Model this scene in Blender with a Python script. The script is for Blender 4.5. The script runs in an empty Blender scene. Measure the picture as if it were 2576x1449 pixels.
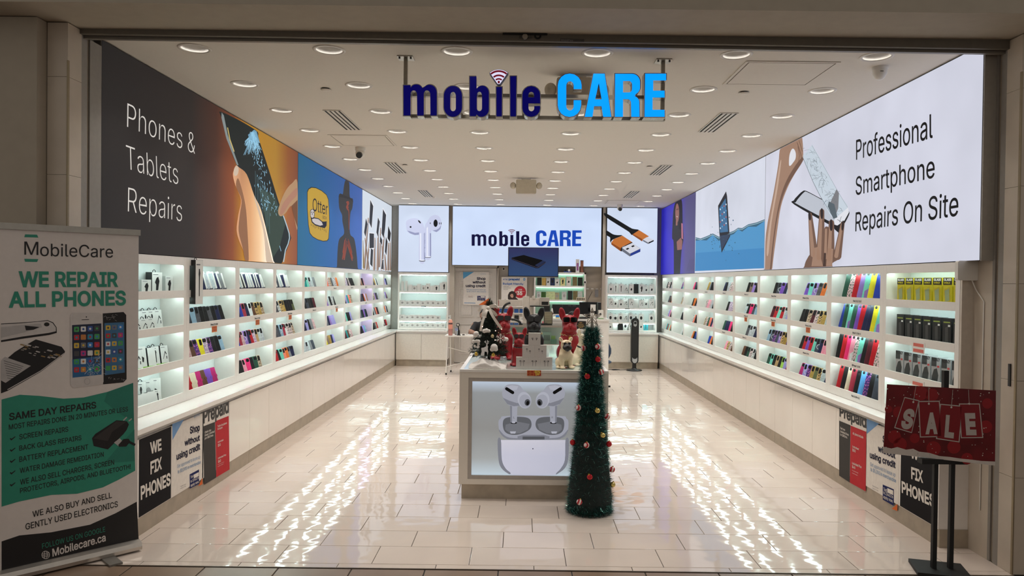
import bpy, math, random
import numpy as np
from mathutils import Matrix, Vector
from mathutils.geometry import delaunay_2d_cdt
random.seed(7); rng = np.random.default_rng(7)
PI = math.pi
R_ = math.radians
SC = bpy.context.scene
COL = SC.collection

# ------------------------------------------------------------ camera, world, exposure
FPX, CH = 1840.0, 1.78                       # focal length in pixels of a 2576x1449 frame, eye height
PITCH, ROLL, CX, CY = 0.012541, 0.011884, 1313.05, 730.04
_F = np.array([0, math.cos(PITCH), -math.sin(PITCH)]); _U = np.array([0, math.sin(PITCH), math.cos(PITCH)]); _R = np.array([1., 0, 0])
_R2 = math.cos(ROLL)*_R + math.sin(ROLL)*_U; _U2 = -math.sin(ROLL)*_R + math.cos(ROLL)*_U
CAMM = np.array([_R2, _U2, _F])
cam = bpy.data.cameras.new('camera'); camo = bpy.data.objects.new('camera', cam); COL.objects.link(camo)
cam.sensor_width = 36; cam.lens = FPX/2576*36; cam.clip_end = 200; cam.clip_start = 0.05
cam.shift_x = -(CX-1288)/2576; cam.shift_y = (CY-724.5)/2576
camo.matrix_world = Matrix([[*(_R2[i], _U2[i], -_F[i]), (0, 0, CH)[i]] for i in range(3)] + [[0, 0, 0, 1]])
SC.camera = camo
SC.view_settings.view_transform = 'Standard'; SC.view_settings.look = 'None'
SC.view_settings.exposure = 0.0; SC.view_settings.gamma = 1.0; SC.view_settings.use_curve_mapping = False
WORLD_RGB = (0.30, 0.275, 0.25); WORLD_K = 1.12
DOWNLIGHT_W = 3.15; LED_K = 21.0; BOX_K = 0.79
wd = bpy.data.worlds.new('mall_ambient'); SC.world = wd; wd.use_nodes = True
wd.node_tree.nodes['Background'].inputs[0].default_value = (*WORLD_RGB, 1)
wd.node_tree.nodes['Background'].inputs[1].default_value = WORLD_K
SC.cycles.use_denoising = True
SC.cycles.max_bounces = 8; SC.cycles.diffuse_bounces = 4; SC.cycles.glossy_bounces = 4; SC.cycles.transmission_bounces = 6
SC.cycles.sample_clamp_indirect = 6.0; SC.cycles.caustics_reflective = False; SC.cycles.caustics_refractive = False

def ray(x, y): return CAMM.T @ np.array([(x-CX)/FPX, -(y-CY)/FPX, 1.])
O3 = np.array([0, 0, CH])
def hit(x, y, p0, n):                        # where the sight line of a photo point meets a real plane
    d = ray(x, y); t = np.dot(np.asarray(p0)-O3, n)/np.dot(d, n); return O3+t*d
def atY(x, y, Y): return hit(x, y, (0, Y, 0), (0, 1, 0))
def atX(x, y, X): return hit(x, y, (X, 0, 0), (1, 0, 0))
def atZ(x, y, Z): return hit(x, y, (0, 0, Z), (0, 0, 1))

# ------------------------------------------------------------ materials
def lin(c):
    return tuple((v/255/12.92 if v/255 <= 0.04045 else ((v/255+0.055)/1.055)**2.4) for v in c)
MATS = {}
def M(name, rgb, rough=0.5, metal=0.0, var=0.04, scale=30.0, coat=0.0, trans=0.0, alpha=1.0, bump=0.0, ior=1.5, sheen=0.0):
    """procedural surface: a base colour broken by a little noise"""
    if name in MATS: return MATS[name]
    m = bpy.data.materials.new(name); m.use_nodes = True; nt = m.node_tree; b = nt.nodes['Principled BSDF']
    c = lin(rgb); b.inputs['Base Color'].default_value = (*c, 1)
    b.inputs['Roughness'].default_value = rough; b.inputs['Metallic'].default_value = metal; b.inputs['IOR'].default_value = ior
    b.inputs['Coat Weight'].default_value = coat; b.inputs['Coat Roughness'].default_value = 0.05
    b.inputs['Transmission Weight'].default_value = trans; b.inputs['Alpha'].default_value = alpha
    b.inputs['Sheen Weight'].default_value = sheen
    tc = nt.nodes.new('ShaderNodeTexCoord'); n = nt.nodes.new('ShaderNodeTexNoise'); n.inputs['Scale'].default_value = scale
    nt.links.new(tc.outputs['Object'], n.inputs['Vector'])
    if var:
        r = nt.nodes.new('ShaderNodeValToRGB'); r.color_ramp.elements[0].position = 0.3; r.color_ramp.elements[1].position = 0.7
        r.color_ramp.elements[0].color = (*[v*(1-var) for v in c], 1); r.color_ramp.elements[1].color = (*[min(1, v*(1+var)) for v in c], 1)
        nt.links.new(n.outputs['Fac'], r.inputs['Fac']); nt.links.new(r.outputs['Color'], b.inputs['Base Color'])
    if bump:
        bp = nt.nodes.new('ShaderNodeBump'); bp.inputs['Strength'].default_value = 1.0; bp.inputs['Distance'].default_value = bump
        nt.links.new(n.outputs['Fac'], bp.inputs['Height']); nt.links.new(bp.outputs['Normal'], b.inputs['Normal'])
    MATS[name] = m; return m
def E(name, rgb, k, base=None, var=0.0, scale=3.0):
    """something that gives off light (a lamp, a backlit print, a screen)"""
    if name in MATS: return MATS[name]
    m = bpy.data.materials.new(name); m.use_nodes = True; nt = m.node_tree; b = nt.nodes['Principled BSDF']; c = lin(rgb)
    b.inputs['Base Color'].default_value = (*(lin(base) if base else [v*0.08 for v in c]), 1); b.inputs['Roughness'].default_value = 0.55; b.inputs['Specular IOR Level'].default_value = 0.2
    b.inputs['Emission Color'].default_value = (*c, 1); b.inputs['Emission Strength'].default_value = k
    if var:
        tc = nt.nodes.new('ShaderNodeTexCoord'); n = nt.nodes.new('ShaderNodeTexNoise'); n.inputs['Scale'].default_value = scale
        r = nt.nodes.new('ShaderNodeValToRGB'); r.color_ramp.elements[0].position = 0.3; r.color_ramp.elements[1].position = 0.7
        r.color_ramp.elements[0].color = (*[v*(1-var) for v in c], 1); r.color_ramp.elements[1].color = (*[v*(1+var*.5) for v in c], 1)
        nt.links.new(tc.outputs['Object'], n.inputs['Vector']); nt.links.new(n.outputs['Fac'], r.inputs['Fac']); nt.links.new(r.outputs['Color'], b.inputs['Emission Color'])
    MATS[name] = m; return m
def RAMP(name, axis, stops, k=0.0, rough=0.5, rad=None):
    """printed picture whose colours run across the sheet: stops = [(world coordinate, rgb)]"""
    m = bpy.data.materials.new(name); m.use_nodes = True; nt = m.node_tree; b = nt.nodes['Principled BSDF']; b.inputs['Roughness'].default_value = max(rough, .55) if k else rough; b.inputs['Specular IOR Level'].default_value = 0.2
    g = nt.nodes.new('ShaderNodeNewGeometry'); s = nt.nodes.new('ShaderNodeSeparateXYZ'); nt.links.new(g.outputs['Position'], s.inputs[0])
    mr = nt.nodes.new('ShaderNodeMapRange'); a, z = stops[0][0], stops[-1][0]
    mr.inputs[1].default_value = a; mr.inputs[2].default_value = z
    nt.links.new(s.outputs[axis], mr.inputs[0])
    r = nt.nodes.new('ShaderNodeValToRGB'); nt.links.new(mr.outputs[0], r.inputs['Fac'])
    while len(r.color_ramp.elements) < len(stops): r.color_ramp.elements.new(0.5)
    for e, (p, c) in zip(r.color_ramp.elements, stops): e.position = (p-a)/(z-a); e.color = (*lin(c), 1)
    nt.links.new(r.outputs['Color'], b.inputs['Base Color'])
    if k: nt.links.new(r.outputs['Color'], b.inputs['Emission Color']); b.inputs['Emission Strength'].default_value = k
    MATS[name] = m; return m

# ------------------------------------------------------------ mesh building
class MB:
    def __init__(s): s.v = []; s.f = []; s.m = []; s.sm = []; s.mats = []
    def mi(s, m):
        if m not in s.mats: s.mats.append(m)
        return s.mats.index(m)
    def add(s, V, F, m, smooth=False):
        o = len(s.v); s.v += [tuple(map(float, p)) for p in V]; k = s.mi(m)
        for f in F: s.f.append([o+i for i in f]); s.m.append(k); s.sm.append(smooth)
        return s
    def box(s, x0, x1, y0, y1, z0, z1, m):
        if x0 > x1: x0, x1 = x1, x0
        if y0 > y1: y0, y1 = y1, y0
        if z0 > z1: z0, z1 = z1, z0
        V = [(x0,y0,z0),(x1,y0,z0),(x1,y1,z0),(x0,y1,z0),(x0,y0,z1),(x1,y0,z1),(x1,y1,z1),(x0,y1,z1)]
        return s.add(V, [(3,2,1,0),(4,5,6,7),(0,1,5,4),(1,2,6,5),(2,3,7,6),(3,0,4,7)], m)
    def obox(s, c, size, R, m):
        V = [Vector(c)+R@Vector((sx*size[0]/2, sy*size[1]/2, sz*size[2]/2)) for sz in (-1,1) for sx, sy in ((-1,-1),(1,-1),(1,1),(-1,1))]
        return s.add(V, [(3,2,1,0),(4,5,6,7),(0,1,5,4),(1,2,6,5),(2,3,7,6),(3,0,4,7)], m)
    def cyl(s, p0, p1, r0, r1, m, n=16, caps=True, smooth=True):
        p0 = Vector(p0); p1 = Vector(p1); d = (p1-p0).normalized(); a = d.orthogonal().normalized(); b = d.cross(a)
        V = [p0+r0*(math.cos(t)*a+math.sin(t)*b) for t in [2*PI*i/n for i in range(n)]] + [p1+r1*(math.cos(t)*a+math.sin(t)*b) for t in [2*PI*i/n for i in range(n)]]
        s.add(V, [(i, (i+1) % n, n+(i+1) % n, n+i) for i in range(n)], m, smooth)
        if caps: s.add(V, [tuple(range(n-1, -1, -1)), tuple(range(n, 2*n))], m)
        return s
    def lathe(s, prof, m, c=(0,0,0), n=24, smooth=True):
        V = []; F = []; k = len(prof)
        for i in range(n):
            t = 2*PI*i/n
            for r, z in prof: V.append((c[0]+r*math.cos(t), c[1]+r*math.sin(t), c[2]+z))
        for i in range(n):
            for j in range(k-1):
                a = i*k+j; b = ((i+1) % n)*k+j; F.append((a, b, b+1, a+1))
        return s.add(V, F, m, smooth)
    def sph(s, c, r, m, n=14, smooth=True):
        r = (r, r, r) if not hasattr(r, '__len__') else r
        V = []; F = []; h = n//2
        for j in range(h+1):
            ph = -PI/2+PI*j/h
            for i in range(n):
                t = 2*PI*i/n; V.append((c[0]+r[0]*math.cos(ph)*math.cos(t), c[1]+r[1]*math.cos(ph)*math.sin(t), c[2]+r[2]*math.sin(ph)))
        for j in range(h):
            for i in range(n): F.append((j*n+i, j*n+(i+1) % n, (j+1)*n+(i+1) % n, (j+1)*n+i))
        return s.add(V, F, m, smooth)
    def tube(s, pts, r, m, n=8, closed=False):
        P = [Vector(p) for p in pts]; N = len(P); V = []; F = []; up = None
        for i, p in enumerate(P):
            d = (P[(i+1) % N]-P[i-1]) if closed else (P[min(i+1, N-1)]-P[max(i-1, 0)])
            d.normalize()
            if up is None: up = d.orthogonal().normalized()
            up = (up-d*up.dot(d)).normalized(); b = d.cross(up); rr = r[i] if hasattr(r, '__len__') else r
            V += [p+rr*(math.cos(2*PI*k/n)*up+math.sin(2*PI*k/n)*b) for k in range(n)]
        for i in range(N if closed else N-1):
            j = (i+1) % N
            for k in range(n): F.append((i*n+k, i*n+(k+1) % n, j*n+(k+1) % n, j*n+k))
        s.add(V, F, m, True)
        if not closed: s.add(V[:n], [tuple(range(n-1, -1, -1))], m); s.add(V[-n:], [tuple(range(n))], m)
        return s
    def prism(s, poly, m, depth, R=None, c=(0,0,0), smooth=False):
        """2-D outline in local x,z, pushed along local y by depth"""
        R = R or Matrix.Identity(3); n = len(poly); c = Vector(c)
        V = [c+R@Vector((x, 0, z)) for x, z in poly]+[c+R@Vector((x, depth, z)) for x, z in poly]
        s.add(V, [tuple(range(n)), tuple(range(2*n-1, n-1, -1))], m)
        return s.add(V, [((i+1) % n, i, n+i, n+(i+1) % n) for i in range(n)], m, smooth)
    def mesh(s, name, off=(0,0,0)):
        me = bpy.data.meshes.new(name); o = off
        me.from_pydata([(p[0]-o[0], p[1]-o[1], p[2]-o[2]) for p in s.v], [], s.f)
        for m in s.mats: me.materials.append(m)
        me.polygons.foreach_set('material_index', s.m); me.polygons.foreach_set('use_smooth', s.sm); me.update()
        return me
def rrect(x0, x1, z0, z1, r, n=4):
    P = []
    for cx, cz, a in ((x1-r, z0+r, -PI/2), (x1-r, z1-r, 0), (x0+r, z1-r, PI/2), (x0+r, z0+r, PI)):
        P += [(cx+r*math.cos(a+PI/2*i/n), cz+r*math.sin(a+PI/2*i/n)) for i in range(n+1)]
    return P
LOC = {}
def tag(o, label=None, cat=None, group=None, kind=None):
    if label: o['label'] = label
    if cat: o['category'] = cat
    if group: o['group'] = group
    if kind: o['kind'] = kind
    return o
def T(name, label, cat, loc=(0,0,0), rot=0, group=None):
    o = bpy.data.objects.new(name, None); COL.objects.link(o); o.location = loc; o.rotation_euler = (0, 0, rot)
    o.empty_display_size = 0.1; LOC[o.name] = tuple(loc); return tag(o, label, cat, group)
def P(name, mb, par=None, local=False, label=None, kind=None):
    """one mesh object, a part when it has a parent (its shape is given in world space unless local)"""
    off = (0,0,0)
    if par is not None and not local:
        q = par
        while q.parent: q = q.parent
        off = LOC.get(q.name, (0,0,0))
    me = mb if isinstance(mb, bpy.types.Mesh) else mb.mesh(name, off)
    o = bpy.data.objects.new(name, me); COL.objects.link(o)
    if par is not None: o.parent = par
    return tag(o, label, None, None, kind)
def S(name, mb): return tag(P(name, mb), kind='structure')
def dup(o, par=None):
    c = o.copy(); COL.objects.link(c)
    if par is not None: c.parent = par
    for ch in list(o.children): dup(ch, c)
    return c
# flat shapes with holes and lettering
def fill(contours, extrude=0.0):
    cu = bpy.data.curves.new('outline', 'CURVE'); cu.dimensions = '2D'; cu.fill_mode = 'BOTH'; cu.extrude = extrude
    for c in contours:
        sp = cu.splines.new('POLY'); sp.points.add(len(c)-1); sp.use_cyclic_u = True
        for q, (x, y) in zip(sp.points, c): q.co = (x, y, 0, 1)
    ob = bpy.data.objects.new('outline', cu); me = bpy.data.meshes.new_from_object(ob)
    V = [tuple(v.co) for v in me.vertices]; F = [tuple(p.vertices) for p in me.polygons]
    bpy.data.objects.remove(ob); bpy.data.curves.remove(cu); bpy.data.meshes.remove(me); return V, F
TX = {}
import os
FONT = None
try:
    FONT = bpy.data.fonts.load(os.path.join(bpy.utils.system_resource('DATAFILES'), 'fonts', 'Inter.woff2'))
except Exception: FONT = None
def glyphs(s, bold=0.0, shear=0.0):
    """lettering as flat faces; heavier strokes by moving the outlines outwards"""
    k = (s, bold, shear)
    if k in TX: return TX[k]
    cu = bpy.data.curves.new('lettering', 'FONT'); cu.body = s; cu.resolution_u = 3; cu.shear = shear; cu.fill_mode = 'NONE'
    if FONT: cu.font = FONT
    ob = bpy.data.objects.new('lettering', cu); me = bpy.data.meshes.new_from_object(ob)
    P_ = [(v.co[0], v.co[1]) for v in me.vertices]; nx = {e.vertices[0]: e.vertices[1] for e in me.edges}
    bpy.data.objects.remove(ob); bpy.data.curves.remove(cu); bpy.data.meshes.remove(me)
    loops = []; seen = set()
    for a in range(len(P_)):
        if a in seen or a not in nx: continue
        L = []; b = a
        while b not in seen and b in nx: seen.add(b); L.append(P_[b]); b = nx[b]
        L = [p for q, p in enumerate(L) if math.hypot(p[0]-L[q-1][0], p[1]-L[q-1][1]) > 1e-5]
        if len(L) > 2: loops.append(L)
    ar = lambda L: sum(L[q-1][0]*L[q][1]-L[q][0]*L[q-1][1] for q in range(len(L)))/2
    sg = 1 if ar(max(loops, key=lambda L: abs(ar(L)))) > 0 else -1
    def grow(L):
        out = []; n = len(L)
        for q in range(n):
            (ax, ay), (bx, by), (cx, cy) = L[q-1], L[q], L[(q+1) % n]; d1 = math.hypot(bx-ax, by-ay); d2 = math.hypot(cx-bx, cy-by)
            n1 = ((by-ay)/d1, -(bx-ax)/d1); n2 = ((cy-by)/d2, -(cx-bx)/d2); mx, my = n1[0]+n2[0], n1[1]+n2[1]; w = max(.5, (mx*mx+my*my)/2)
            out.append((bx+sg*bold*mx/w, by+sg*bold*my/w))
        return out
    G_ = [grow(L) for L in loops]; pts = []; ed = []
    for L in G_: o = len(pts); pts += L; ed += [(o+q, o+(q+1) % len(L)) for q in range(len(L))]
    r = delaunay_2d_cdt([Vector(p) for p in pts], ed, [], 0, 1e-6); vv = np.array([tuple(v) for v in r[0]]); ff = np.array([tuple(f) for f in r[2]])
    c = vv[ff].mean(1); A0 = np.array(pts)[[e[0] for e in ed]]; A1 = np.array(pts)[[e[1] for e in ed]]; wn = np.zeros(len(c), int)
    for (x0, y0), (x1, y1) in zip(A0, A1):      # winding number of each triangle's centre
        if y0 == y1: continue
        up = (y0 <= c[:, 1]) & (c[:, 1] < y1); dn = (y1 <= c[:, 1]) & (c[:, 1] < y0); xx = x0+(c[:, 1]-y0)*(x1-x0)/(y1-y0) > c[:, 0]; wn += (up & xx).astype(int)-(dn & xx).astype(int)
    V = [(p[0], p[1], 0.0) for p in vv]; F = [tuple(int(q) for q in f) for f in ff[wn*sg > 0]]
    TX[k] = (np.array(V), F); return TX[k]
CAPH = None
def capheight():
    global CAPH
    if CAPH is None: CAPH = float(glyphs('H')[0][:, 1].max())
    return CAPH
class Art:
    """prints on one real plane; outlines are read off the photograph and dropped onto the plane"""
    def __init__(s, p0, n, k=1.0, ox=0, oy=0):
        s.p0 = np.array(p0, float); s.n = np.array(n, float); s.n /= np.linalg.norm(s.n); s.k = k; s.ox = ox; s.oy = oy; s.a = MB(); s.t = MB(); s.lay = 0.0006; s.clip = None; s.sm = False
    def win(s, ox, oy, k): s.ox, s.oy, s.k = ox, oy, k; return s
    def w(s, p, layer=1):
        q = hit(s.ox+p[0]/s.k, s.oy+p[1]/s.k, s.p0, s.n)+s.n*s.lay*layer
        if s.clip: q[1] = min(max(q[1], s.clip[0]), s.clip[1]); q[2] = min(max(q[2], s.clip[2]), s.clip[3])
        return q
    def poly(s, pts, m, layer=1):
        if s.sm and 8 <= len(pts) <= 40:      # a soft outline through the given points
            n = len(pts); out = []
            for i in range(n):
                a, b, c, d = pts[i-1], pts[i], pts[(i+1) % n], pts[(i+2) % n]
                if b == c: continue
                for u in (0, .25, .5, .75): out.append(tuple(.5*(2*b[k]+(c[k]-a[k])*u+(2*a[k]-5*b[k]+4*c[k]-d[k])*u*u+(3*b[k]-a[k]-3*c[k]+d[k])*u**3) for k in (0, 1)))
            pts = out
        V = [s.w(p, layer) for p in pts]
        a = sum(np.cross(V[i]-V[0], V[(i+1) % len(V)]-V[0]) for i in range(len(V)))
        if np.dot(a, s.n) < 0: V = V[::-1]
        s.a.add(V, [tuple(range(len(V)))], m); return s
    def ell(s, cx, cy, rx, ry, m, layer=1, rot=0, n=24, a0=0, a1=2*PI):
        c, q = math.cos(rot), math.sin(rot); P_ = []
        for i in range(n+(a1-a0 < 6)):
            t = a0+(a1-a0)*i/n; x, y = rx*math.cos(t), ry*math.sin(t); P_.append((cx+c*x-q*y, cy+q*x+c*y))
        return s.poly(P_, m, layer)
    def line(s, pts, wd_, m, layer=2):
        for (x0, y0), (x1, y1) in zip(pts, pts[1:]):
            d = math.hypot(x1-x0, y1-y0) or 1; nx, ny = -(y1-y0)/d*wd_/2, (x1-x0)/d*wd_/2
            s.poly([(x0+nx, y0+ny), (x1+nx, y1+ny), (x1-nx, y1-ny), (x0-nx, y0-ny)], m, layer)
        return s
    def pill(s, x0, y0, x1, y1, r0, r1, m, layer=1, n=8):
        a = math.atan2(y1-y0, x1-x0); P_ = [(x0+r0*math.cos(a+PI/2+PI*i/n), y0+r0*math.sin(a+PI/2+PI*i/n)) for i in range(n+1)]
        P_ += [(x1+r1*math.cos(a-PI/2+PI*i/n), y1+r1*math.sin(a-PI/2+PI*i/n)) for i in range(n+1)]
        k, s.sm = s.sm, False; s.poly(P_, m, layer); s.sm = k; return s
    def text(s, st, bl, br, tl, m, bold=0.0, layer=3, shear=0.0):
        V, F = glyphs(st, bold, shear); h = capheight(); x0, x1 = V[:, 0].min(), V[:, 0].max()
        A, B, Tl = s.w(bl, layer), s.w(br, layer), s.w(tl, layer)
        s.t.add([A+(B-A)*((x-x0)/(x1-x0))+(Tl-A)*(y/h)+s.n*e for x, y, e in V], F, m); return s
    def done(s, par, art='printed_picture', txt='lettering'):
        if s.a.v: P(art, s.a, par)
        if s.t.v: P(txt, s.t, par)
# smooth solid modelling on a grid
def smin(a, b, k):
    h = np.clip(.5+.5*(b-a)/k, 0, 1); return b*(1-h)+a*h-k*h*(1-h)
def sell(Q, c, r, R=None):
    q = Q-np.array(c); r = np.array(r, float)
    if R is not None: q = q@np.array(R)
    k0 = np.linalg.norm(q/r, axis=-1); k1 = np.linalg.norm(q/(r*r), axis=-1)+1e-9; return k0*(k0-1)/k1
def scap(Q, a, b, ra, rb):
    a = np.array(a, float); d = np.array(b, float)-a; h = np.clip((Q-a)@d/(d@d), 0, 1); return np.linalg.norm(Q-a-h[..., None]*d, axis=-1)-(ra+(rb-ra)*h)
def blob(fn, lo, hi, n, m, name):
    lo = np.array(lo, float); hi = np.array(hi, float); h = (hi-lo).max()/n; N = np.ceil((hi-lo)/h).astype(int)+1
    g = np.stack(np.meshgrid(*[lo[i]+h*np.arange(N[i]) for i in range(3)], indexing='ij'), -1); D = fn(g); I = D < 0
    acc = np.zeros((*(N-1), 3)); cnt = np.zeros(N-1); quads = []
    for a in range(3):
        s0 = [slice(None)]*3; s1 = [slice(None)]*3; s0[a] = slice(0, -1); s1[a] = slice(1, None); s0 = tuple(s0); s1 = tuple(s1)
        idx = np.argwhere(I[s0] != I[s1]); e = np.zeros(3, int); e[a] = 1
        d0 = D[tuple(idx.T)]; d1 = D[tuple((idx+e).T)]; t = d0/(d0-d1); p = g[tuple(idx.T)]+t[:, None]*h*e
        b, c = (a+1) % 3, (a+2) % 3; cells = []
        for ob, oc in ((0,0),(-1,0),(-1,-1),(0,-1)):
            k = idx.copy(); k[:, b] += ob; k[:, c] += oc; cells.append(k)
        ok = np.all([np.all((k >= 0) & (k < N-1), 1) for k in cells], 0)
        for k in cells:
            kk = k[ok]; np.add.at(acc, tuple(kk.T), p[ok]); np.add.at(cnt, tuple(kk.T), 1)
        lin_ = [np.ravel_multi_index(k[ok].T, N-1) for k in cells]; q = np.stack(lin_, 1); ins = I[tuple(idx[ok].T)]
        q[~ins] = q[~ins][:, ::-1]; quads.append(q)
    Q = np.concatenate(quads); used = np.unique(Q); mp = np.full(int(np.prod(N-1)), -1); mp[used] = np.arange(len(used))
    V = (acc.reshape(-1, 3)[used]/cnt.reshape(-1)[used][:, None]); Q = mp[Q]
    me = bpy.data.meshes.new(name); me.from_pydata(V.tolist(), [], Q.tolist()); me.materials.append(m)
    me.polygons.foreach_set('use_smooth', [True]*len(me.polygons)); me.update(); return me
def remat(me, m): c = me.copy(); c.materials.clear(); c.materials.append(m); return c
ORD = 'first second third fourth fifth sixth seventh eighth ninth tenth eleventh twelfth thirteenth fourteenth'.split()

# ------------------------------------------------------------ common materials
white = M('white laminate', (236, 232, 226), 0.28, var=0.015)
gloss = M('glossy white door', (236, 230, 222), 0.08, var=0.015, scale=4, coat=0.4, bump=0.0004)
wtop = M('white countertop', (240, 237, 232), 0.12, var=0.02, coat=0.3)
stone = M('beige stone skirting', (168, 156, 138), 0.4, var=0.12, scale=9)
black = M('black plastic', (18, 18, 19), 0.35)
blackm = M('matt black', (14, 14, 15), 0.6)
dkgrey = M('dark grey metal', (74, 72, 68), 0.45, 0.3)
alu = M('brushed aluminium', (170, 166, 158), 0.3, 0.9)
chrome = M('chrome', (215, 212, 206), 0.12, 1.0)
wpaper = M('white card', (232, 229, 224), 0.5, var=0.01)
wplastic = M('white plastic', (228, 224, 216), 0.3, var=0.01)
gold = M('gold trim', (205, 170, 80), 0.25, 0.9); brass = M('worn brass edge', (150, 136, 110), .4, .6)
ink = M('black ink', (16, 16, 18), 0.5, var=0)
X_L, X_R, Z_C = -2.81, 2.97, 3.36             # face of the wall units, ceiling
Y_F, Y_B = 4.48, 15.75                        # threshold, rear wall
X_LD, X_RD = -2.60, 2.85                      # door faces of the base cabinets
# ================================================================= the setting
# ---- floor: glossy long tiles in a third bond, brown mall tiles in front
def tilemat():
    m = M('glossy cream floor tile', (214, 199, 187), 0.045, var=0.03, scale=1.7, ior=1.62)
    nt = m.node_tree; b = nt.nodes['Principled BSDF']; tc = nt.nodes.new('ShaderNodeTexCoord')
    n = nt.nodes.new('ShaderNodeTexNoise'); n.inputs['Scale'].default_value = 7.0; n.inputs['Detail'].default_value = 1.0
    bp = nt.nodes.new('ShaderNodeBump'); bp.inputs['Distance'].default_value = 0.0024; bp.inputs['Strength'].default_value = 0.55
    nt.links.new(tc.outputs['Object'], n.inputs['Vector']); nt.links.new(n.outputs['Fac'], bp.inputs['Height']); nt.links.new(bp.outputs['Normal'], b.inputs['Normal'])
    return m
tile_m = tilemat(); grout = M('dark grout', (62, 54, 47), 0.8)
TW, TD, G = 0.61, 0.3045, 0.0042
fl = S('floor', MB().box(-3.2, 3.2, Y_F, 16.2, -0.05, -0.004, grout))
def tile_mesh(w, d, mat, name, z=0.0):
    b = 0.0025
    V = [(-w/2, -d/2, -.008), (w/2, -d/2, -.008), (w/2, d/2, -.008), (-w/2, d/2, -.008), (-w/2, -d/2, -b/2), (w/2, -d/2, -b/2), (w/2, d/2, -b/2), (-w/2, d/2, -b/2),
         (-w/2+b, -d/2+b, z), (w/2-b, -d/2+b, z), (w/2-b, d/2-b, z), (-w/2+b, d/2-b, z)]
    F = [(8,9,10,11)]+[(i, (i+1) % 4, 4+(i+1) % 4, 4+i) for i in range(4)]+[(4+i, 4+(i+1) % 4, 8+(i+1) % 4, 8+i) for i in range(4)]
    mb = MB().add(V, F, mat); return mb
tmeshes = {}
def tmesh(w, d, mat, nm):
    k = (round(w, 3), round(d, 3), nm)
    if k not in tmeshes: tmeshes[k] = tile_mesh(w, d, mat, nm).mesh(nm)
    return tmeshes[k]
far = MB(); row = 0; y = Y_F; XL0, XR0 = -2.80, 3.06
offs = [0.137, 0.349, -0.061, 0.137, 0.349]
while y < 16.1:
    d = 0.075 if row == 0 else TD
    ox = (0.095 + (row % 3)*0.2033) % TW
    x = XL0 - ((XL0-ox) % TW)
    while x < XR0:
        a, b_ = max(x, XL0), min(x+TW, XR0)
        if b_-a > 0.02:
            cx, cy = (a+b_)/2, y+d/2
            if y < 10.4 and b_ > -2.62 and a < 2.87:
                t = P('floor_tile', tmesh(b_-a-G, d-G, tile_m, 'floor_tile'), fl, local=True)
                t.location = (cx, cy, 0); t.rotation_euler = (random.gauss(0, .0011), random.gauss(0, .0008), 0)
            else:
                q = tile_mesh(b_-a-G, d-G, tile_m, 't'); far.add([(p[0]+cx, p[1]+cy, p[2]) for p in q.v], q.f, tile_m)
        x += TW
    y += d; row += 1
P('floor_tiles_at_the_rear', far, fl, kind='stuff')
mall_m = M('brown mall tile', (134, 112, 94), 0.28, var=0.12, scale=5)
mf = S('floor_mall', MB().box(-9, 9, -7, Y_F-0.006, -0.05, -0.004, M('mall grout', (46, 40, 35), 0.8)))
fm = MB()
for r_ in range(14):
    y1 = Y_F-0.012-r_*0.45
    for i in range(-14, 15):
        cx = i*0.45+(0.1 if r_ == 0 else 0.1); w_ = 0.45
        if r_ < 2 and abs(cx) < 3.4:
            t = P('mall_tile', tmesh(w_-.008, .442, mall_m, 'mall_tile'), mf, local=True); t.location = (cx, y1-.221, 0)
        else:
            q = tile_mesh(w_-.008, .442, mall_m, 't'); fm.add([(p[0]+cx, p[1]+y1-.221, p[2]) for p in q.v], q.f, mall_m)
P('mall_tiles_behind_the_viewer', fm, mf, kind='stuff')
S('trim_1', MB().box(-2.8, 3.05, Y_F-.004, Y_F+.004, -.02, .003, M('threshold strip', (120, 108, 96), .3, .6)))
# ---- ceiling with round cut-outs
GX = [-2.28, -1.35, -0.47, 0.50, 1.46, 2.43]; GY = [5.07+0.917*i for i in range(12)]
ceil_m = M('painted ceiling', (218, 211, 201), 0.85, var=0.01)
cont = [[(-2.95, 4.62), (3.1, 4.62), (3.1, 16.0), (-2.95, 16.0)]]
for gx in GX:
    for gy in GY: cont.append([(gx+.092*math.cos(2*PI*i/24), gy+.092*math.sin(2*PI*i/24)) for i in range(24)])
V, F = fill(cont); ce = MB(); ce.add([(p[0], p[1], Z_C) for p in V], F, ceil_m)
S('ceiling', ce)
S('ceiling_slab', MB().box(-3.1, 3.3, 4.6, 16.2, Z_C+.2, Z_C+.25, ceil_m))
# ---- walls
wallm = M('warm grey wall paint', (196, 188, 176), 0.7, var=0.02)
S('wall_left', MB().box(-3.16, -3.06, 4.86, 16.2, 0, Z_C+.2, wallm))
S('wall_right', MB().box(3.25, 3.35, 5.0, 16.2, 0, Z_C+.2, wallm))
wb = MB().box(-3.2, 3.4, Y_B, Y_B+.12, 0, Z_C+.2, wallm)
WB = S('wall_back', wb)
wave = MB(); wm = M('wavy beige wall panel', (186, 176, 162), 0.55, var=0.06, scale=6)
wx0, wx1, wz0, wz1 = .35, 1.74, .0, 2.12; nx, nz = 40, 60
V = [(wx0+(wx1-wx0)*i/nx, Y_B-.012-.010*math.sin(2*PI*(wz0+(wz1-wz0)*j/nz)/.16+1.9*math.sin(3.1*i/nx*2+j*.06)), wz0+(wz1-wz0)*j/nz) for j in range(nz+1) for i in range(nx+1)]
wave.add(V, [(j*(nx+1)+i, j*(nx+1)+i+1, (j+1)*(nx+1)+i+1, (j+1)*(nx+1)+i) for j in range(nz) for i in range(nx)], wm, True)
P('wavy_panel', wave, WB)
P('corner_pier', MB().box(-2.83, -2.59, 15.71, Y_B, 0, Z_C, M('grey pier paint', (168, 164, 156), .6)), WB)
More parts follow.
